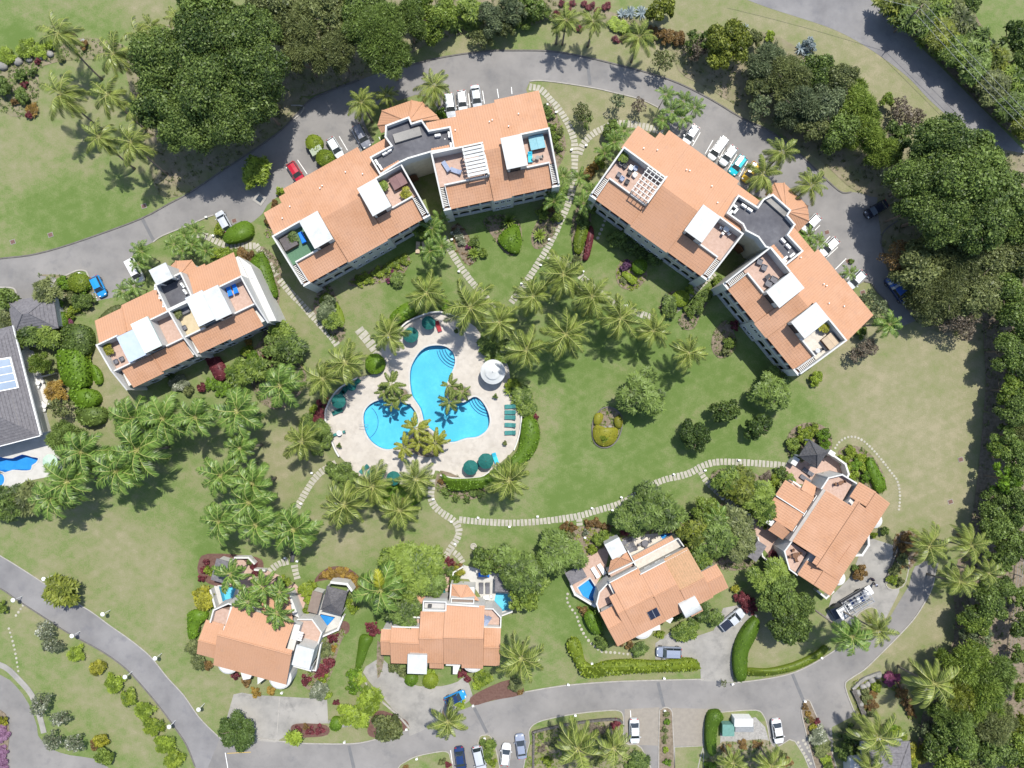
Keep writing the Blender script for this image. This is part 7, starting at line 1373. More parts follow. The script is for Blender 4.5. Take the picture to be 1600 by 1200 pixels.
# areca clumps
cpalm([(288,368,16,4),(306,360,17,4.5),(300,382,18,4.5),(272,382,16,4),(322,392,17,4.5),(286,392,16,4),(222,393,18,4.5,.6,-.8),(217,412,16,4),(193,455,18,4),(210,447,17,4.2),(1040,148,18,4.5),(1068,158,16,4.5),(1085,168,16,4.5),(1050,175,17,4.5),(1066,185,17,4.5),(1035,188,15,4),(975,205,18,4),(960,222,17,4),(945,240,18,4),(1262,368,16,3.5),(1277,378,16,3.5),(1327,426,15,3),(675,357,20,5),(688,342,18,4.5),(672,392,20,5),(690,385,20,5),(866,315,20,5),(880,275,18,4),(873,300,17,4),(925,300,20,4.5),(912,318,20,4.5),(1120,930-120,22,5),(905,278,16,4)], 'small clumping areca palm', 'areca', 'areca palm clumps', None, (.05, -.1))
# ---------------------------------------------------------------- trees: px, py, radius px, height m, leaf, style
def trees(lst, desc, group, **k):
    for t in lst: ctree(t[0], t[1], t[2], t[3], t[4], t[5] if len(t) > 5 else 'round', desc, group, **k)
trees([(262,108,54,14.5,'dark'),(330,75,58,15.5,'dark'),(395,68,52,15.5,'dark'),(405,130,56,15.5,'dark'),(335,145,60,16.0,'dark'),(262,170,46,13.5,'dark'),(300,200,48,13.5,'dark'),(358,195,50,14.0,'dark'),(330,20,46,14.5,'mid'),(410,165,44,13.5,'dark')], 'large dark green grove tree', 'upper left grove')
trees([(428,20,40,12.5,'olive'),(470,50,46,11.5,'olive','feather'),(478,92,38,10.5,'olive','feather'),(520,30,40,11.5,'olive'),(532,85,34,10.5,'olive','feather')], 'thin crowned olive brown tree', 'olive trees above the drive')
trees([(590,55,50,12.5,'mid','feather'),(610,95,38,11.5,'mid','feather'),(565,22,36,11.5,'mid'),(640,40,32,9.5,'mid','feather')], 'feathery green tree above the drive', 'feathery trees above the drive')
trees([(678,32,34,6,'bright'),(655,15,26,6,'bright'),(700,20,24,5,'bright')], 'glossy bright green rounded tree', 'glossy trees above the drive')
trees([(768,28,28,5,'sage'),(800,15,26,5,'sage'),(790,45,18,3.5,'olive'),(752,62,20,3.5,'olive','sparse'),(830,8,24,4.5,'mid'),(735,15,22,4,'bright','broad')], 'low grey green tree', 'trees at the top edge')
trees([(1034,15,25,5,'yellowgreen'),(1140,68,38,7.5,'yellowgreen'),(1125,88,26,6,'yellowgreen')], 'yellow green leafy tree', 'yellow green trees')
trees([(1108,62,18,5,'dark'),(1085,66,22,4,'mid','sparse'),(1175,62,16,3.5,'olive'),(1090,80,18,4,'brown','sparse'),(1035,95,20,4.5,'olive','sparse')], 'low thin verge tree', 'mixed verge trees')
trees([(1200,100,34,6,'sage','feather'),(1232,128,38,7,'olive','feather'),(1270,115,34,6.5,'mid'),(1310,128,34,6.5,'olive'),(1250,165,40,7,'sage','feather'),(1290,165,40,7,'sage'),(1330,165,38,6.5,'bright','feather'),(1310,205,36,6.5,'mid'),(1352,210,36,6.5,'bright','feather'),(1375,240,30,6,'bright','feather'),(1270,195,30,6,'olive'),(1185,140,22,5,'olive'),(1400,215,26,6,'dark'),(1186,165,24,5,'sage','sparse')], 'tree in the roadside thicket', 'thicket between the roads')
trees([(1386,157,13,2.5,'bright')], 'small round bright tree beside the public road', None)
trees([(1408,178,18,3.5,'brown','sparse'),(1430,185,16,3,'brown','sparse'),(1405,163,14,3,'brown','sparse')], 'bare brown verge shrub', 'bare verge shrubs')
trees([(1465,235,56,13.5,'dark'),(1515,255,46,13,'mid'),(1430,285,48,12.5,'mid'),(1490,290,62,15.0,'mid'),(1548,312,46,13,'dark'),(1455,335,52,13.5,'dark'),(1520,345,56,14.5,'dark'),(1588,350,36,11,'mid'),(1420,330,34,11.5,'dark')], 'huge dark green tree', 'big trees right of the car park')
trees([(1440,410,46,8.5,'olive'),(1490,400,50,9,'olive','feather'),(1545,400,48,9,'olive'),(1470,455,48,8,'olive','feather'),(1520,455,48,8.5,'olive'),(1590,395,44,9,'olive'),(1450,485,30,6,'olive','sparse'),(1420,440,26,6,'olive','sparse'),(1500,500,34,6,'brown','sparse'),(1560,450,40,8,'mid'),(1405,400,28,6,'rust','sparse')], 'dry olive brown tree', 'dry trees beyond the pickup')
trees([(1585,500,40,8,'mid'),(1570,548,30,7.5,'mid'),(1597,580,36,7,'dark'),(1574,610,27,6.5,'bright'),(1585,640,30,8,'mid'),(1604,672,30,7,'olive','feather'),(1572,680,26,6.5,'mid'),(1560,702,22,6,'bright'),(1592,720,36,8,'mid'),(1565,748,26,7,'hedge'),(1549,772,20,5,'mid'),(1590,790,36,8,'dark'),(1552,815,32,7,'mid'),(1580,850,34,7,'mid'),(1560,868,26,6,'mid'),(1605,545,30,7,'mid'),(1610,620,34,7,'olive')], 'bushy right edge tree', 'right edge tree row')
trees([(1538,940,34,7,'mid'),(1555,915,28,6,'mid'),(1525,965,28,6,'bright'),(1530,995,26,5,'sage','sparse'),(1510,985,20,4,'sage','sparse'),(1596,935,22,5,'mid'),(1592,975,20,5,'mid'),(1588,1020,16,4,'mid')], 'bushy green tree among the palms', 'lower right edge trees')
trees([(1512,1035,42,8,'bright','feather'),(1550,1050,36,8,'mid','feather'),(1490,1075,36,8,'yellowgreen','feather'),(1530,1085,44,8.5,'bright','feather'),(1490,1115,36,7.5,'mid','feather'),(1545,1125,34,8,'olive','feather')], 'pale bamboo like tree', 'lower right bamboo trees')
trees([(1500,1150,36,7,'mid'),(1460,1165,24,4.5,'mid'),(1550,1165,40,7,'dark'),(1595,1175,36,7,'bright'),(1510,1195,34,6,'olive'),(1482,1190,26,6,'bright'),(1585,1130,24,5,'yellowgreen'),(1590,1080,16,4,'bright'),(1445,1140,16,3,'sage','sparse')], 'corner thicket tree', 'lower right corner thicket')
# roadside banana like trees, top right
trees([(1395,8,26,5,'yellowgreen','broad'),(1430,14,26,5,'olive','broad'),(1462,12,24,5,'bright','broad'),(1412,28,22,5,'mid','broad'),(1440,42,26,5,'mid','broad'),(1470,55,28,5.5,'yellowgreen','broad'),(1498,40,26,5,'olive','broad'),(1495,80,28,5.5,'bright','broad'),(1525,70,26,5,'mid','broad'),(1522,108,28,5.5,'mid','broad'),(1552,98,26,5,'yellowgreen','broad'),(1550,138,28,5.5,'olive','broad'),(1580,128,26,5,'bright','broad'),(1578,168,28,5.5,'mid','broad'),(1598,155,24,5,'mid','broad'),(1605,195,28,5.5,'yellowgreen','broad'),(1480,12,22,5,'olive','broad')], 'broad leaved roadside tree', 'broad leaved roadside trees')
trees([(1582,55,26,6,'dark'),(1600,85,28,6,'dark'),(1512,8,18,4.5,'dark')], 'dark round corner tree', 'dark trees at the top right corner')
# lawn trees
ctree(1005, 618, 37, 6.5, 'mid', 'broad', name='tree', label='large leafy dark green tree beside the oval flower bed on the lawn')
ctree(1087, 682, 28, 4.6, 'deep', label='clipped round dark tree on the lawn, largest of three', group='round lawn trees'); ctree(1131, 640, 24, 4.6, 'dark', label='clipped round mid green tree on the lawn, topmost of three', group='round lawn trees'); ctree(1184, 667, 24, 4.2, 'deep', label='clipped round dark tree on the lawn, nearest the slab path end', group='round lawn trees')
ctree(1206, 612, 34, 5.5, 'mid', 'broad', label='loose big leaved tree at the lower corner of the right block', group='garden trees')
trees([(645,885,42,6.5,'bright','broad'),(615,890,30,6,'bright','broad'),(670,905,28,5.5,'mid','broad'),(628,955,30,6,'mid','broad'),(790,872,26,5,'mid','broad'),(760,878,26,5,'mid'),(815,895,36,6.5,'mid','broad'),(872,866,36,6.5,'mid','broad'),(820,935,26,5,'bright'),(838,905,20,5,'bright','broad'),(1015,795,38,6.5,'mid','broad'),(985,808,28,5.5,'mid','broad'),(1045,800,26,6,'mid','broad'),(1118,838,37,6.5,'mid','broad'),(1152,848,30,5.5,'olive','broad'),(1105,800,28,5.5,'bright'),(1150,815,26,6,'olive','broad'),(1085,830,26,5.5,'yellowgreen','broad'),(1092,870,20,4.5,'bright','broad')], 'big leaved villa garden tree', 'villa garden trees')
trees([(1155,762,28,5,'yellowgreen','broad'),(1185,775,28,5,'bright','broad'),(1135,750,22,4.5,'bright','broad'),(1195,800,20,4,'bright','broad')], 'yellow tinted leafy tree', 'yellow tinted trees by the path')
trees([(1215,930,38,7,'mid'),(1230,975,34,7,'mid'),(1245,945,28,6.5,'dark'),(1205,900,32,6,'bright','broad')], 'round green villa tree', 'trees beside the right villa')
trees([(605,1133,27,4.5,'olive'),(370,1142,32,3.5,'deep'),(97,925,27,4.5,'yellowgreen','broad'),(66,570,20,4,'bright','feather')], 'rounded garden tree', 'rounded garden trees')
trees([(15,786,32,5,'mid','broad'),(45,780,26,4.5,'olive','broad'),(75,455,20,4.5,'olive','broad'),(14,470,20,4,'mid'),(10,500,16,3,'olive','broad'),(50,520,22,4,'mid','broad'),(75,525,20,4,'bright','broad'),(35,530,18,4,'mid','feather'),(95,635,20,4,'olive','sparse'),(110,690,34,5.5,'mid','feather'),(88,610,16,3,'orange','broad')], 'mixed garden tree', 'trees around the grey house')
trees([(430,545,26,4,'dark'),(455,540,24,4,'mid','broad'),(440,515,20,3.5,'bright','broad'),(375,583,22,4,'bright','broad'),(405,578,20,4,'bright','broad'),(515,470,12,2.5,'sage'),(508,488,15,3,'sage','broad'),(520,500,15,3,'bright','broad')], 'leafy garden tree', 'trees left of the pool')
trees([(660,360,14,4,'bright','broad'),(955,200,16,3,'mid'),(965,160,14,3.5,'sage','sparse'),(998,165,14,3,'brown','sparse'),(910,175,16,3.5,'olive','sparse'),(915,190,14,3,'mid','sparse'),(1355,465,16,3.5,'sage','sparse'),(1370,480,16,3.5,'sage','sparse'),(1355,545,18,4,'brown','sparse'),(1335,555,14,3,'brown','sparse'),(1130,1040+25,6,2,'olive','sparse')], 'thin sparse small tree', 'sparse small trees')
trees([(70,985,17,3,'grey','sparse'),(80,1008,17,3,'grey','sparse'),(66,1100,20,3,'grey','sparse'),(95,1122,15,3,'grey','sparse'),(85,1158,18,3,'grey','sparse'),(118,1162,17,3,'grey','sparse')], 'grey leaved white flowering bush', 'white flowering shrub trees')
trees([(545,1080+35,18,3,'lime','broad'),(575,1095,22,3.5,'lime','broad'),(565,1120,16,3,'lime','broad'),(460,1150,13,2.5,'lime','broad'),(400,268,24,4,'lime','broad'),(395,280,15,3,'lime','broad'),(1265,90-18,12,1.5,'blue')], 'bright lime leaved shrub', 'lime leaved ornamentals')
# ---------------------------------------------------------------- rows and shrubs
def bushes(lst, desc, group, **k):
    for t in lst: bush(t[0], t[1], t[2], t[3], desc, group, t[4] if len(t) > 4 and t[4] else None, t[5] if len(t) > 5 else 'round', **k)
bushes([(119,1021,13,'lime',1.4,'broad'),(151,1044,13,'yellow',1.4,'broad'),(178,1067,15,'lime',1.5,'broad'),(202,1089,14,'hedgey',1.5,'broad'),(226,1111,14,'lime',1.5,'broad'),(240,1136,15,'hedgey',1.5,'broad'),(257,1162,15,'lime',1.5,'broad'),(273,1188,15,'hedgey',1.5,'broad')], 'yellow green croton in the row', 'croton row beside the left lane')
bushes([(158,1158,13,'yellow'),(163,1180,16,'bright'),(150,1165,10,'rust'),(2,950,12,'bright'),(2,1125,9,'yellow')], 'leafy corner bed shrub', 'lower left corner shrubs')
bushes([(5,1150,12,'lilac',.6),(4,1175,12,'lilac',.6),(0,1195,14,'lilac',.6),(2,1135,9,'lilac',.5)], 'low lilac flowering shrub', 'lilac shrubs')
bushes([(8,85,13,'lime',1.2,'broad'),(20,92,8,'lime'),(42,75,15,'lime',1.4,'broad'),(62,78,12,'lime',1.2,'broad'),(78,72,9,'lime'),(33,117,11,'mid'),(53,112,8,'dark'),(5,133,16,'dark',2),(33,150,13,'mid',1.5),(38,132,6,'red'),(22,158,7,'rust'),(50,172,9,'orange',.8,'broad'),(45,180,7,'red'),(130,70,8,'rust'),(60,95,6,'red'),(95,92,7,'olive'),(240,55,9,'orange')], 'rocky bed shrub', 'rocky bed shrubs')
bushes([(x, y, 5, 'red', .6, 'broad') for x, y in ((878,6),(893,5),(888,12),(913,6),(920,12),(926,8),(945,12),(935,16),(950,8),(975,60),(980,55),(962,62),(905,45))], 'small dark red plant', 'red plants at the top edge')
bushes([(960,38,11,'lime',.8,'broad'),(975,42,10,'lime',.8,'broad'),(985,47,8,'bright'),(1020,52,13,'rust'),(1040,55,14,'rust'),(1060,60,12,'rust'),(870,25,9,'red'),(850,20,14,'mid'),(820,30,16,'mid'),(1205,55,9,'lime')], 'low roadside bed shrub', 'shrubs above the drive')
for x, y, r, m in ((985,18,13,'blue'),(1003,18,13,'blue'),(972,20,10,'blue'),(1165,42,8,'blue'),(1252,74,12,'blue'),(1262,82,9,'blue'),(712,42,16,'mid'),(738,45,16,'mid'),(725,35,14,'bright'),(1293,92,12,'mid')): spiky(x, y, r, m, 'spiky rosette agave', 'agaves', .6)
for x, y, r in ((843,367,15),(795,345,17),(740,395,14),(800,640-40+8,13),(806,625,13),(795,610,12),(815,640,12),(811,615,10)): spiky(x, y, r, 'bright', 'leafy green rosette plant', 'rosette plants', .9, 34, .9)
for x, y, r, m in ((1215,893,18,'bright'),(1190,905,16,'bright'),(1210,905,16,'bright'),(1352,940,8,'lime'),(1362,970,8,'orange')): spiky(x, y, r, m, 'long leaved green plant', 'long leaved plants', 1.2, 30, .8)
# apartment gardens
topiary(490, 222, 13, 'hedgey', 'round clipped bush just above the sage bin store', 1.5)
topiary(507, 246, 14, 'hedgey', 'round clipped bush just below the sage bin store', 1.5)
bushes([(690,178,9,'hedge',1.2),(430,320,8,'rust'),(418,345,9,'rust'),(440,300,9,'lime')], 'small rear bush', 'rear bushes')
bushes([(590,425,10,'hedgey',.7),(605,420,10,'hedgey',.7),(618,412,10,'hedgey',.7),(575,437,10,'hedgey',.7),(630,405,10,'hedgey',.7),(560,440,10,'hedgey',.7)], 'low yellow green shrub', 'low shrubs under the top left wing')
bushes([(607,438,5,'pink',.8),(613,424,4,'pink',.8),(732,385,5,'pink',.8),(712,365,9,'grey',.8),(720,378,9,'grey',.8),(718,368,7,'grey',.7)], 'flowering court shrub', 'flowering court shrubs')
bushes([(620,437,12,'mid',1.6,'broad'),(755,395,9,'bright'),(742,378,10,'mid')], 'leafy court shrub', 'leafy court shrubs')
bushes([(945,680,1,'mid')][:0], '', '')
bushes([(848,335,13,'bright'),(860,325,12,'rust'),(870,340,11,'bright'),(862,310,9,'red'),(850,170,8,'mid'),(858,180,9,'mid'),(862,200,9,'bright'),(868,215,8,'bright'),(872,232,8,'mid'),(875,205,7,'olive')], 'shrub beside the slab path', 'shrubs by the upper slab path')
bushes([(928,262,10,'orange'),(938,252,11,'hedgey'),(920,275,9,'rust')], 'orange tinted shrub', 'orange shrubs')
bushes([(912,345,13,'mid'),(900,410,10,'olive'),(925,320,14,'bright')], 'green bed shrub', 'shrubs left of the right block')
hedge([(924,352),(928,362),(926,380),(920,402),(912,405),(915,385),(918,365)], .9, 'red', 'dark red clipped strip beside the yellow green hedge by the right block')
hedge([(905,345),(918,343),(919,362),(913,380),(908,395),(898,393),(897,375),(901,358)], 1.1, 'hedgey', 'upright yellow green clipped hedge left of the right block')
topiary(1000, 416, 12, 'hedge', 'round clipped bush in the rounded bed below the right block', 1.4)
hedge([(972,426),(978,424),(994,434),(994,441),(988,444),(975,433)], .8, 'lime', 'small lime clipped hedge in the rounded bed below the right block')
topiary(1064, 466, 13, 'lime', 'round lime green clipped bush beside the passage path', 1.3)
bushes([(980,412,8,'purple',1.0),(975,420,7,'purple',.9),(975,437,8,'olive',.6),(965,372,18,'mid',1.8),(985,378,20,'mid',1.8),(1020,405,15,'mid',1.5),(1002,398,12,'mid',1.5)], 'rounded bed shrub', 'rounded bed shrubs')
bushes([(1045,475,14,'mid',1.6,'broad'),(1050,488,11,'mid'),(1078,455,8,'lime'),(1088,480,14,'mid',1.6),(1100,465,13,'mid',1.6),(1078,487,10,'bright'),(1110,455,8,'bright'),(1122,442,12,'bright')], 'passage path shrub', 'passage path shrubs')
bushes([(1140,535,11,'bright'),(1147,510,9,'red'),(1133,548,9,'olive'),(1275,592,13,'lime',1.5),(1345,520,10,'bright'),(1335,510,9,'mid'),(1330,408,5,'mid')], 'garden shrub by the wing', 'lower right wing shrubs')
# pool surroundings
topiary(585, 568, 16, 'hedge', 'large round bright clipped bush at the pool entrance', 1.5)
bushes([(492,672,24,'mid',2.0),(500,692,22,'mid',2.0),(535,740,22,'mid',1.8),(545,752,18,'mid',1.6),(520,735,14,'mid')], 'white flowering leafy shrub', 'shrubs on the left pool wall')
bushes([(505,630,10,'red'),(500,645,11,'red'),(495,655,9,'red'),(490,640,9,'hedgey'),(485,655,9,'bright'),(838,652,6,'red')], 'pool wall shrub', 'red shrubs at the pool')
bushes([(815,620,18,'bright',1.5,'broad'),(825,640,14,'bright',1.4,'broad'),(800,600,12,'hedgey'),(772,545,22,'bright',2,'broad'),(790,548,18,'mid',2,'broad'),(760,535,16,'mid',1.6,'broad')], 'leafy yellow green shrub', 'shrubs around the gazebo')
bushes([(712,778,7,'mid',.8),(730,779,7,'mid',.8),(750,772,8,'mid',.8),(697,768,9,'mid',1),(770,765,7,'hedgey',.8),(690,752,6,'rust',.8),(740,770,7,'mid',.7)], 'low clipped shrub', 'low shrubs under the pool hedge')
OV = 'clipped yellow plants in the oval bed'
hedge([(928,668),(934,664),(946,668),(958,668),(966,671),(964,685),(957,694),(944,698),(933,693),(927,682)], .75, 'yellow', 'bright yellow clipped crescent at the lower end of the oval lawn bed', 3, .16, group=OV)
hedge([(930,648),(938,645),(943,650),(940,660),(933,665),(928,660)], .75, 'yellow', 'small yellow clipped patch at the upper left of the oval lawn bed', 3, .16, group=OV); hedge([(960,655),(969,650),(973,658),(971,668),(963,668)], .75, 'yellow', 'small yellow clipped patch at the right of the oval lawn bed', 3, .16, group=OV)
bushes([(944,686,7,'hedgey',1.1)], 'spiky green tuft amid yellow plants', None)
HC = 'dense rounded hedges beside the grey house'
hedge([(96,512),(112,506),(130,510),(138,525),(137,545),(126,556),(108,556),(95,545),(92,528)], 2.2, 'mid', 'dense rounded olive green hedge block below the pink flowers, uppermost of the chain', 4, .34, 12, group=HC)
hedge([(87,552),(98,546),(122,548),(131,565),(133,590),(128,604),(112,607),(100,600),(90,580)], 2.4, 'hedge', 'largest dense dark hedge block of the chain beside the grey house', 4, .4, 10, group=HC)
hedge([(106,610),(122,607),(142,611),(150,625),(140,636),(120,636),(110,626)], 2.1, 'hedge', 'dense rounded hedge block, third of the chain beside the grey house', 4, .36, 11, group=HC)
hedge([(117,640),(135,637),(155,638),(160,652),(150,664),(130,664),(120,655)], 2.0, 'mid', 'dense rounded hedge block, lowest of the chain beside the grey house', 4, .36, 11, group=HC)
# bldg 3 gardens
bushes([(385,548,11,'hedgey',1.4),(395,560,13,'hedge',1.4),(330,600,14,'hedge',1.0),(345,605,15,'hedge',1.0),(315,605,9,'red'),(280,600,16,'grey',1.2),(295,610,10,'olive'),(268,590,8,'mid'),(388,535,7,'orange'),(420,560,10,'red',1),(425,540,10,'red',1),(432,520,9,'red',1),(430,555,9,'red'),(345,520+10,8,'mid')], 'left garden shrub', 'left building garden shrubs')
bushes([(100,442,14,'hedge',1.6),(132,450,10,'hedge',1.4),(125,470,15,'mid',1.6),(110,465,12,'olive',1.4),(137,472,13,'mid',1.6),(120,480,9,'hedgey',1.2),(112,488,10,'hedgey',1.2),(92,475,8,'hedge'),(95,455,7,'mid'),(110,507,8,'pink',.5)], 'rounded dry bed shrub', 'dry bed shrubs')
bushes([(136,556,8,'hedgey',1.2)], 'small round bush on the narrow lawn at left', None)
bushes([(345,358,11,'hedgey'),(338,395,12,'lime',1.2),(352,398,12,'lime',1.2),(378,398,12,'rust',1),(390,400,9,'rust',1),(365,395,9,'bright')], 'shrub behind the building', 'shrubs behind the left building')
topiary(120, 441, 15, 'hedgey', 'large smooth clipped bush beside the blue hatchback', 1.7)
# villas
bushes([(318,935,17,'yellow',2,'broad'),(310,930,10,'yellow'),(325,890,9,'hedgey'),(318,890,7,'red',.8),(316,905,7,'red',.8),(322,878,6,'red'),(395,885,7,'red'),(400,895,7,'red'),(392,878,7,'mid'),(445,910,12,'hedgey',.8),(480,920,13,'hedgey',1.5,'broad'),(482,938,8,'lime'),(479,954,7,'lime'),(300,1010,12,'olive',1.6,'broad'),(310,1035,13,'olive',1.6,'broad'),(325,1040,9,'rust'),(305,985,9,'olive')], 'villa garden shrub', 'lower left villa shrubs')
bushes([(522,998,9,'red',1.1),(510,1040,13,'red',1.3),(500,1050,11,'red',1.1),(516,1035,9,'red'),(478,1062,9,'red'),(385,1065,9,'rust'),(370,1055,8,'red'),(497,1080,14,'grey',1.5,'broad'),(505,1060,8,'hedgey'),(505,1015,14,'olive',1.6,'broad'),(520,1014,6,'orange'),(545,940,8,'lime'),(552,952,9,'lime'),(540,930,9,'mid'),(512,1085,9,'lime',.8),(524,1097,6,'red'),(400,1080,9,'orange',.6),(424,1078,9,'orange',.6),(584,983,11,'red',1.2),(578,978,7,'red')], 'shrub between the villas', 'shrubs between the lower villas')
bushes([(520,895,10,'orange',.6),(535,893,10,'orange',.6),(550,900,9,'orange',.6),(560,912,8,'orange',.6),(510,897,8,'orange',.6),(566,920,6,'rust',.6)], 'low orange shrub', 'low orange shrubs')
bushes([(553,1052,13,'hedge',1.4),(553,1072,13,'hedge',1.4),(560,1060,11,'lime',1.3,'broad'),(672,1052,9,'lime',.7),(615,1042,11,'olive'),(628,1050,10,'olive'),(755,1060,14,'hedgey',1.6,'broad'),(745,1070,9,'lime',.8),(730,1060,7,'red'),(720,1052,8,'red',.8),(465,1140,8,'red',.8),(485,1142,8,'red',.8),(500,1140,9,'red',.8),(478,1136,6,'rust'),(720,1100,9,'lime',.6),(805,1070,11,'olive',1.4,'broad'),(812,1080,7,'rust')], 'driveway side shrub', 'driveway shrubs')
topiary(524, 1133, 10, 'hedge', 'small clipped ball bush near the red mulch bed on the lower lane', 1.2)
topiary(642, 1063, 10, 'hedge', 'clipped ball bush left of the tower entrance of the centre villa', 1.0)
topiary(672, 1065, 12, 'hedgey', 'clipped ball bush right of the tower entrance of the centre villa', .9)
bushes([(705,890,9,'mid'),(712,905,11,'bright',1.5),(716,885,8,'rust'),(703,880,8,'red'),(700,875,6,'red'),(720,918,9,'mid')], 'short path shrub', 'short path shrubs')
bushes([(883,822,8,'rust',1),(895,824,8,'rust',1),(920,818,9,'rust',1),(932,817,9,'rust',1),(945,822,8,'rust',1),(890,835,9,'olive'),(878,840,9,'mid'),(935,845,12,'bright',1.4),(925,858,9,'hedgey'),(945,838,10,'bright'),(960,832,10,'mid'),(915,832,6,'grey'),(975,830,9,'red')], 'path side villa shrub', 'shrubs by the solar villa path')
bushes([(913,953,10,'rust',1.2),(938,1002,12,'mid',1.4),(945,1008,9,'mid'),(985,1008,9,'rust',.9),(1000,1015,13,'mid',1.4,'broad'),(970,1005,8,'rust'),(1075,985,18,'bright',1.8,'broad'),(1095,955,16,'mid',2,'broad'),(1115,965,14,'mid',2,'broad'),(1060,990,11,'bright',1.4,'broad'),(1055,960,12,'dark'),(1030,990,8,'hedgey',.8),(1160,935,14,'red',1.6),(1172,948,14,'red',1.6),(1165,942,12,'red',1.6),(1148,920,8,'yellow'),(1075,870,12,'olive'),(1097,877,10,'bright')], 'solar villa shrub', 'solar villa shrubs')
hedge([(915,958),(928,957),(938,972),(941,986),(932,992),(922,985),(914,970)], 1.6, 'hedge', 'egg shaped clipped bush left of the solar panel villa')
bushes([(1255,680,14,'hedgey',1.4),(1240,695,13,'bright',1.4),(1270,672,12,'hedgey',1.4),(1287,680,13,'hedge',1.5),(1290,695,11,'hedge',1.5),(1243,710,11,'mid',1.3),(1262,690,9,'lime'),(1330,705,11,'hedgey',1.2),(1318,718,10,'hedgey',1),(1338,725,11,'hedge',1.2),(1325,730,9,'lime',.9),(1345,715,9,'hedgey'),(1353,745,11,'hedge',1.3),(1337,742,9,'lime',.9),(1328,750,7,'hedgey'),(1350,730,8,'lime')], 'clipped bed shrub', 'clipped shrubs by the black pavilion')
bushes([(1220,740,12,'mid'),(1212,750,12,'hedgey',1.2),(1200,745,10,'brown',.8),(1382,830,9,'mid',1.4),(1365,836,6,'hedgey',.9),(1345,895,13,'rust',1.6),(1338,888,8,'mid'),(1420,845,13,'rust',1.4),(1415,858,11,'rust',1.3),(1412,870,10,'olive',1.1),(1400,890,10,'olive',1),(1395,905,10,'hedgey',.9),(1405,910,8,'olive'),(1190,800,9,'bright'),(1195,818,9,'hedgey',1.2)], 'right villa shrub', 'right villa shrubs')
bushes([(1355,1090,12,'olive',1),(1362,1100,12,'rust',1),(1370,1072,10,'hedgey',1),(1390,1062,13,'pink',1.2),(1400,1060,9,'pink',1.1),(1410,1085,10,'rust',1),(1417,1100,10,'rust',1),(1422,1112,9,'rust',1),(1362,1113,10,'olive',.9),(1350,1080,8,'olive'),(1365,1085,8,'rust',.8)], 'walled lawn shrub', 'walled lawn shrubs')
bushes([(1398,1145,13,'lime',1.6),(1408,1150,12,'lime',1.6),(1392,1135,11,'hedge',1.5),(1330,1150,18,'dark',2.2),(1322,1172,18,'dark',2.2),(1335,1180,16,'mid',2),(1420,1175,16,'yellow',1.6,'broad'),(1440,1180,13,'yellow',1.4,'broad'),(1425,1190,12,'hedgey')], 'shrub by the house', 'bottom right house shrubs')
bushes([(1258,1105,6,'rust',.6),(1263,1115,6,'orange',.6),(1268,1125,6,'rust',.7),(1275,1127,6,'red',.7),(1262,1125,5,'olive'),(1270,1137,8,'yellow',.8),(1280,1150,15,'grey',1.4,'broad'),(1285,1170,14,'olive',1.4,'broad'),(1290,1185,10,'lime',.9),(1278,1160,10,'mid'),(1295,1195,9,'bright')], 'tapered planter shrub', 'tapered planter shrubs')
bushes([(1041,1115,6,'olive',.7),(1042,1128,6,'hedge',.7),(1038,1140,6,'olive',.5),(1040,1152,6,'olive',.5),(1040,1172,6,'lime',.6),(1042,1190,7,'hedge',.7),(1038,1160,4,'olive'),(765,1165,10,'bright',1.2,'broad'),(762,1180,9,'bright',1.1,'broad'),(770,1192,8,'hedgey'),(755,1160,7,'mid'),(845,1150,6,'dark',.7),(858,1145,6,'olive',.6),(880,1140,8,'brown',.6),(865,1165,9,'olive',.7),(845,1170,8,'brown',.6),(890,1150,8,'olive'),(925,1138,9,'brown',.6),(940,1142,9,'brown',.7),(960,1132,9,'red',.8),(950,1155,9,'olive'),(1000,1190,16,'dark',1.6,'broad'),(988,1198,12,'mid'),(930,1190,10,'olive'),(855,1188,10,'hedgey'),(1135,1170,9,'rust',.6),(1160,1165,9,'rust',.7),(1185,1165,9,'rust',.6),(1230,1190,10,'rust',.7),(1110,1198,12,'hedge',1),(1225,1180,8,'olive'),(700,1195,6,'red',.8),(690,1190,7,'olive'),(635,1200,6,'rust')], 'low planter shrub', 'bottom lane planter shrubs')
# hedges
hedge([(690,742),(705,749),(750,747),(770,737),(790,723),(803,712),(812,695),(815,670),(818,655),(830,650),(840,660),(844,675),(841,695),(832,712),(815,728),(800,740),(770,757),(740,765),(706,767),(697,757)], 1.2, 'hedge', 'bright green clipped hedge curving round the lower right pool deck')
hedge([(610,760),(640,760),(660,765),(655,785),(630,792),(600,790),(578,780),(590,765)], 1.1, 'hedge', 'bright clipped hedge at the bottom of the pool deck under palms')
hedge([(608,495),(625,478),(640,472),(652,478),(650,490),(632,500),(615,508)], 1.3, 'hedge', 'bright green clipped hedge at the top left of the pool deck')
hedge([(680,465),(700,470),(710,478),(700,484),(690,482)], 1.2, 'hedge', 'small clipped hedge under palms at the top of the pool deck')
hedge([(348,372),(355,358),(375,346),(388,346),(393,357),(390,368),(370,377),(352,379)], 1.6, 'hedge', 'long clipped hedge beside the silver car at left', lf=.16)
hedge([(399,398),(410,395),(420,415),(427,440),(432,462),(420,465),(405,466),(398,440),(388,415)], 1.2, 'hedge', 'bright green hedge along the right gable of the left building')
hedge([(888,1003),(900,999),(908,1010),(912,1030),(918,1040),(930,1042),(950,1036),(985,1034),(1030,1036),(1060,1033),(1085,1032),(1094,1040),(1090,1048),(1050,1050),(1000,1052),(960,1055),(930,1059),(912,1058),(905,1048),(895,1030),(887,1015)], 1.3, 'hedgey', 'long yellow green hedge bending along the lower lane verge', 3, .42, 12)
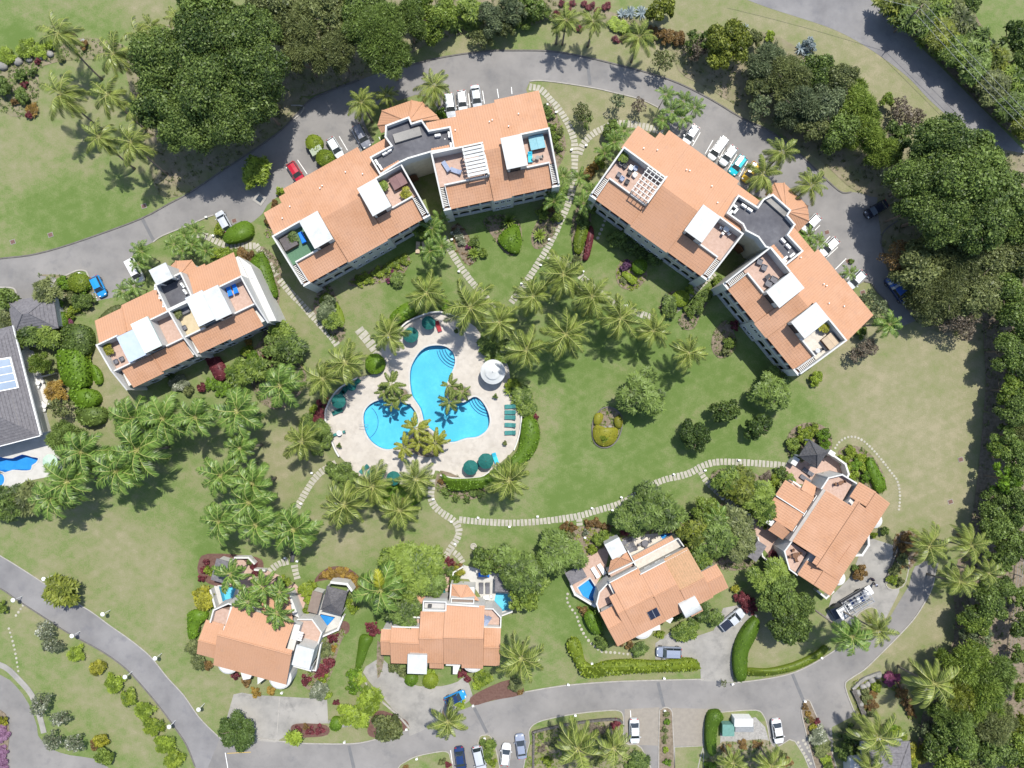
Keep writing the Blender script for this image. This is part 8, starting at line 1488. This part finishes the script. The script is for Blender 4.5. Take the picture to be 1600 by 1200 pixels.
hedge([(1150,1015),(1160,990),(1172,974),(1184,966),(1188,978),(1180,1000),(1170,1020),(1168,1045),(1166,1062),(1154,1066),(1148,1045)], 1.7, 'hedge', 'tall curved clipped hedge on the right of the brown grey driveway', 3, .16)
hedge([(1168,1046),(1200,1047),(1240,1038),(1275,1022),(1290,1010),(1295,1016),(1280,1030),(1245,1047),(1205,1056),(1169,1056)], .8, 'hedgey', 'low yellow green hedge along the lane towards the flatbed truck', 3, .22)
hedge([(1108,1120),(1118,1114),(1128,1115),(1131,1124),(1124,1132),(1120,1150),(1119,1178),(1108,1180),(1104,1150)], 1.7, 'hedge', 'clipped hedge in an upright strip beside the green utility box', 3, .15)
hedge([(294,957),(318,956),(321,968),(310,978),(306,996),(294,998),(292,975)], 1.3, 'hedge', 'dark clipped hedge block left of the lower left villa')
hedge([(562,995),(575,994),(582,1000),(575,1015),(566,1040),(558,1048),(555,1040),(558,1020)], .8, 'hedge', 'smooth green hedge strip left of the centre driveway', lf=.13)
hedge([(320,560),(340,557),(358,585),(345,596),(335,592)], 1.0, 'red', 'dark red clipped hedge block beside the left building', 0)
hedge([(140,572),(146,571),(155,582),(158,596),(152,601),(145,592)], .9, 'hedge', 'small leaf shaped clipped hedge on the narrow left lawn')
hedge([(90,490),(98,488),(104,505),(100,512),(94,508)], 1.0, 'hedge', 'narrow hedge along the wall of the grey garage')
hedge([(1355,728),(1362,715),(1372,730),(1383,750),(1384,765),(1374,770),(1366,755)], 1.2, 'hedge', 'curved clipped hedge on the outer side of the villa bed'); hedge([(152,500),(165,485),(182,476),(190,480),(178,492),(160,505)], .5, 'olive', 'low olive ground cover patch behind the left building'); hedge([(778,372),(790,358),(808,350),(815,375),(810,395),(795,392),(785,385)], 1.0, 'hedge', 'bright rounded hedge bed under the top right wing')
hedge([(498,438+30),(512,458),(530,478),(538,500),(532,512),(520,495),(505,480)], .5, 'lime', 'yellow green ground cover in the bed left of the court lawn', lf=.18)
hedge([(497,905),(515,902),(545,904),(556,925),(559,940),(566,925),(556,900),(530,890),(505,895)], .3, 'rust', 'low reddish ground cover arc above the dark pavilion', 3); hedge([(480,975-55),(490,930),(486,940)], .6, 'lime', 'small lime hedge beside the pavilion', 0) if False else None

# ---------------------------------------------------------------- labels from the neighbours
LM = {'the red hatchback': (461,268), 'the dark grey car': (565,212), 'the round white gazebo': (770,581), 'the left blue hatchback': (152,447), 'the grey hipped garage': (55,493), 'the wavy blue pool': (20,725), 'the sage bin store': (494,235), 'the turquoise hatchback': (1154,257), 'the black car in shade': (1371,326), 'the dark blue pickup': (1404,452), 'the flatbed truck': (1330,945), 'the black hipped pavilion': (1275,708), 'the solar panels': (1020,960), 'the square white tower': (652,1040), 'the dark hipped pavilion': (519,942), 'the oval lawn bed': (946,668), 'the green utility box': (1138,1141), 'the lone white saloon': (1216,1144), 'the blue driveway car': (711,1092), 'the shallow round pool': (612,665), 'the parasol pair': (747,726), 'the white lattice pergola': (1005,280), 'the slatted white pergola': (740,250), 'the long clipped hedge': (370,362), 'the left lane lamps': (160,985), 'the turning court': (40,1120), 'the utility pole': (1390,62), 'the round lawn trees': (1130,665), 'the top fan roof': (635,170), 'the right fan roof': (1235,320), 'the small walled lawn': (1385,1090), 'the pale blue plunge pool': (355,928), 'the stone basin': (740,853), 'the turquoise corner pool': (787,940), 'the court archway': (1150,375), 'the left building gable': (420,455), 'the blue loungers terrace': (365,450), 'the tan loungers': (658,387), 'the silver pickup': (1145,969), 'the bottom right house': (1375,1190), 'the tan hot tub': (1298,533), 'the far right fence': (1585,920), 'the pink villa terrace': (1265,745), 'the silver saloon': (992,1144)}
DIRS = ['right of', 'upper right of', 'above', 'upper left of', 'left of', 'lower left of', 'below', 'lower right of']
ORD = ['', 'second', 'third', 'fourth', 'fifth', 'sixth', 'seventh', 'eighth', 'ninth', 'tenth', 'eleventh', 'twelfth', 'thirteenth', 'fourteenth', 'fifteenth', 'sixteenth', 'seventeenth', 'eighteenth', 'nineteenth', 'twentieth']
buck = {}
for o, desc, px, py in AUTO:
    nm = min(LM, key=lambda k: (LM[k][0]-px)**2+(LM[k][1]-py)**2); lx, ly = LM[nm]; d = math.hypot(px-lx, py-ly)
    k = DIRS[int(round(math.degrees(math.atan2(ly-py, px-lx))/45)) % 8]; buck.setdefault((desc, nm, k), []).append((d, o))
for (desc, nm, k), L in buck.items():
    L.sort(key=lambda t: t[0])
    for i, (d, o) in enumerate(L):
        o['label'] = f"{desc}, {k} {nm}" if len(L) == 1 else f"{desc}, {ORD[min(i, 19)]+' ' if i else ''}nearest {k} {nm}"
for o in bpy.data.objects:
    if 'group' in o and not o['group']: del o['group']
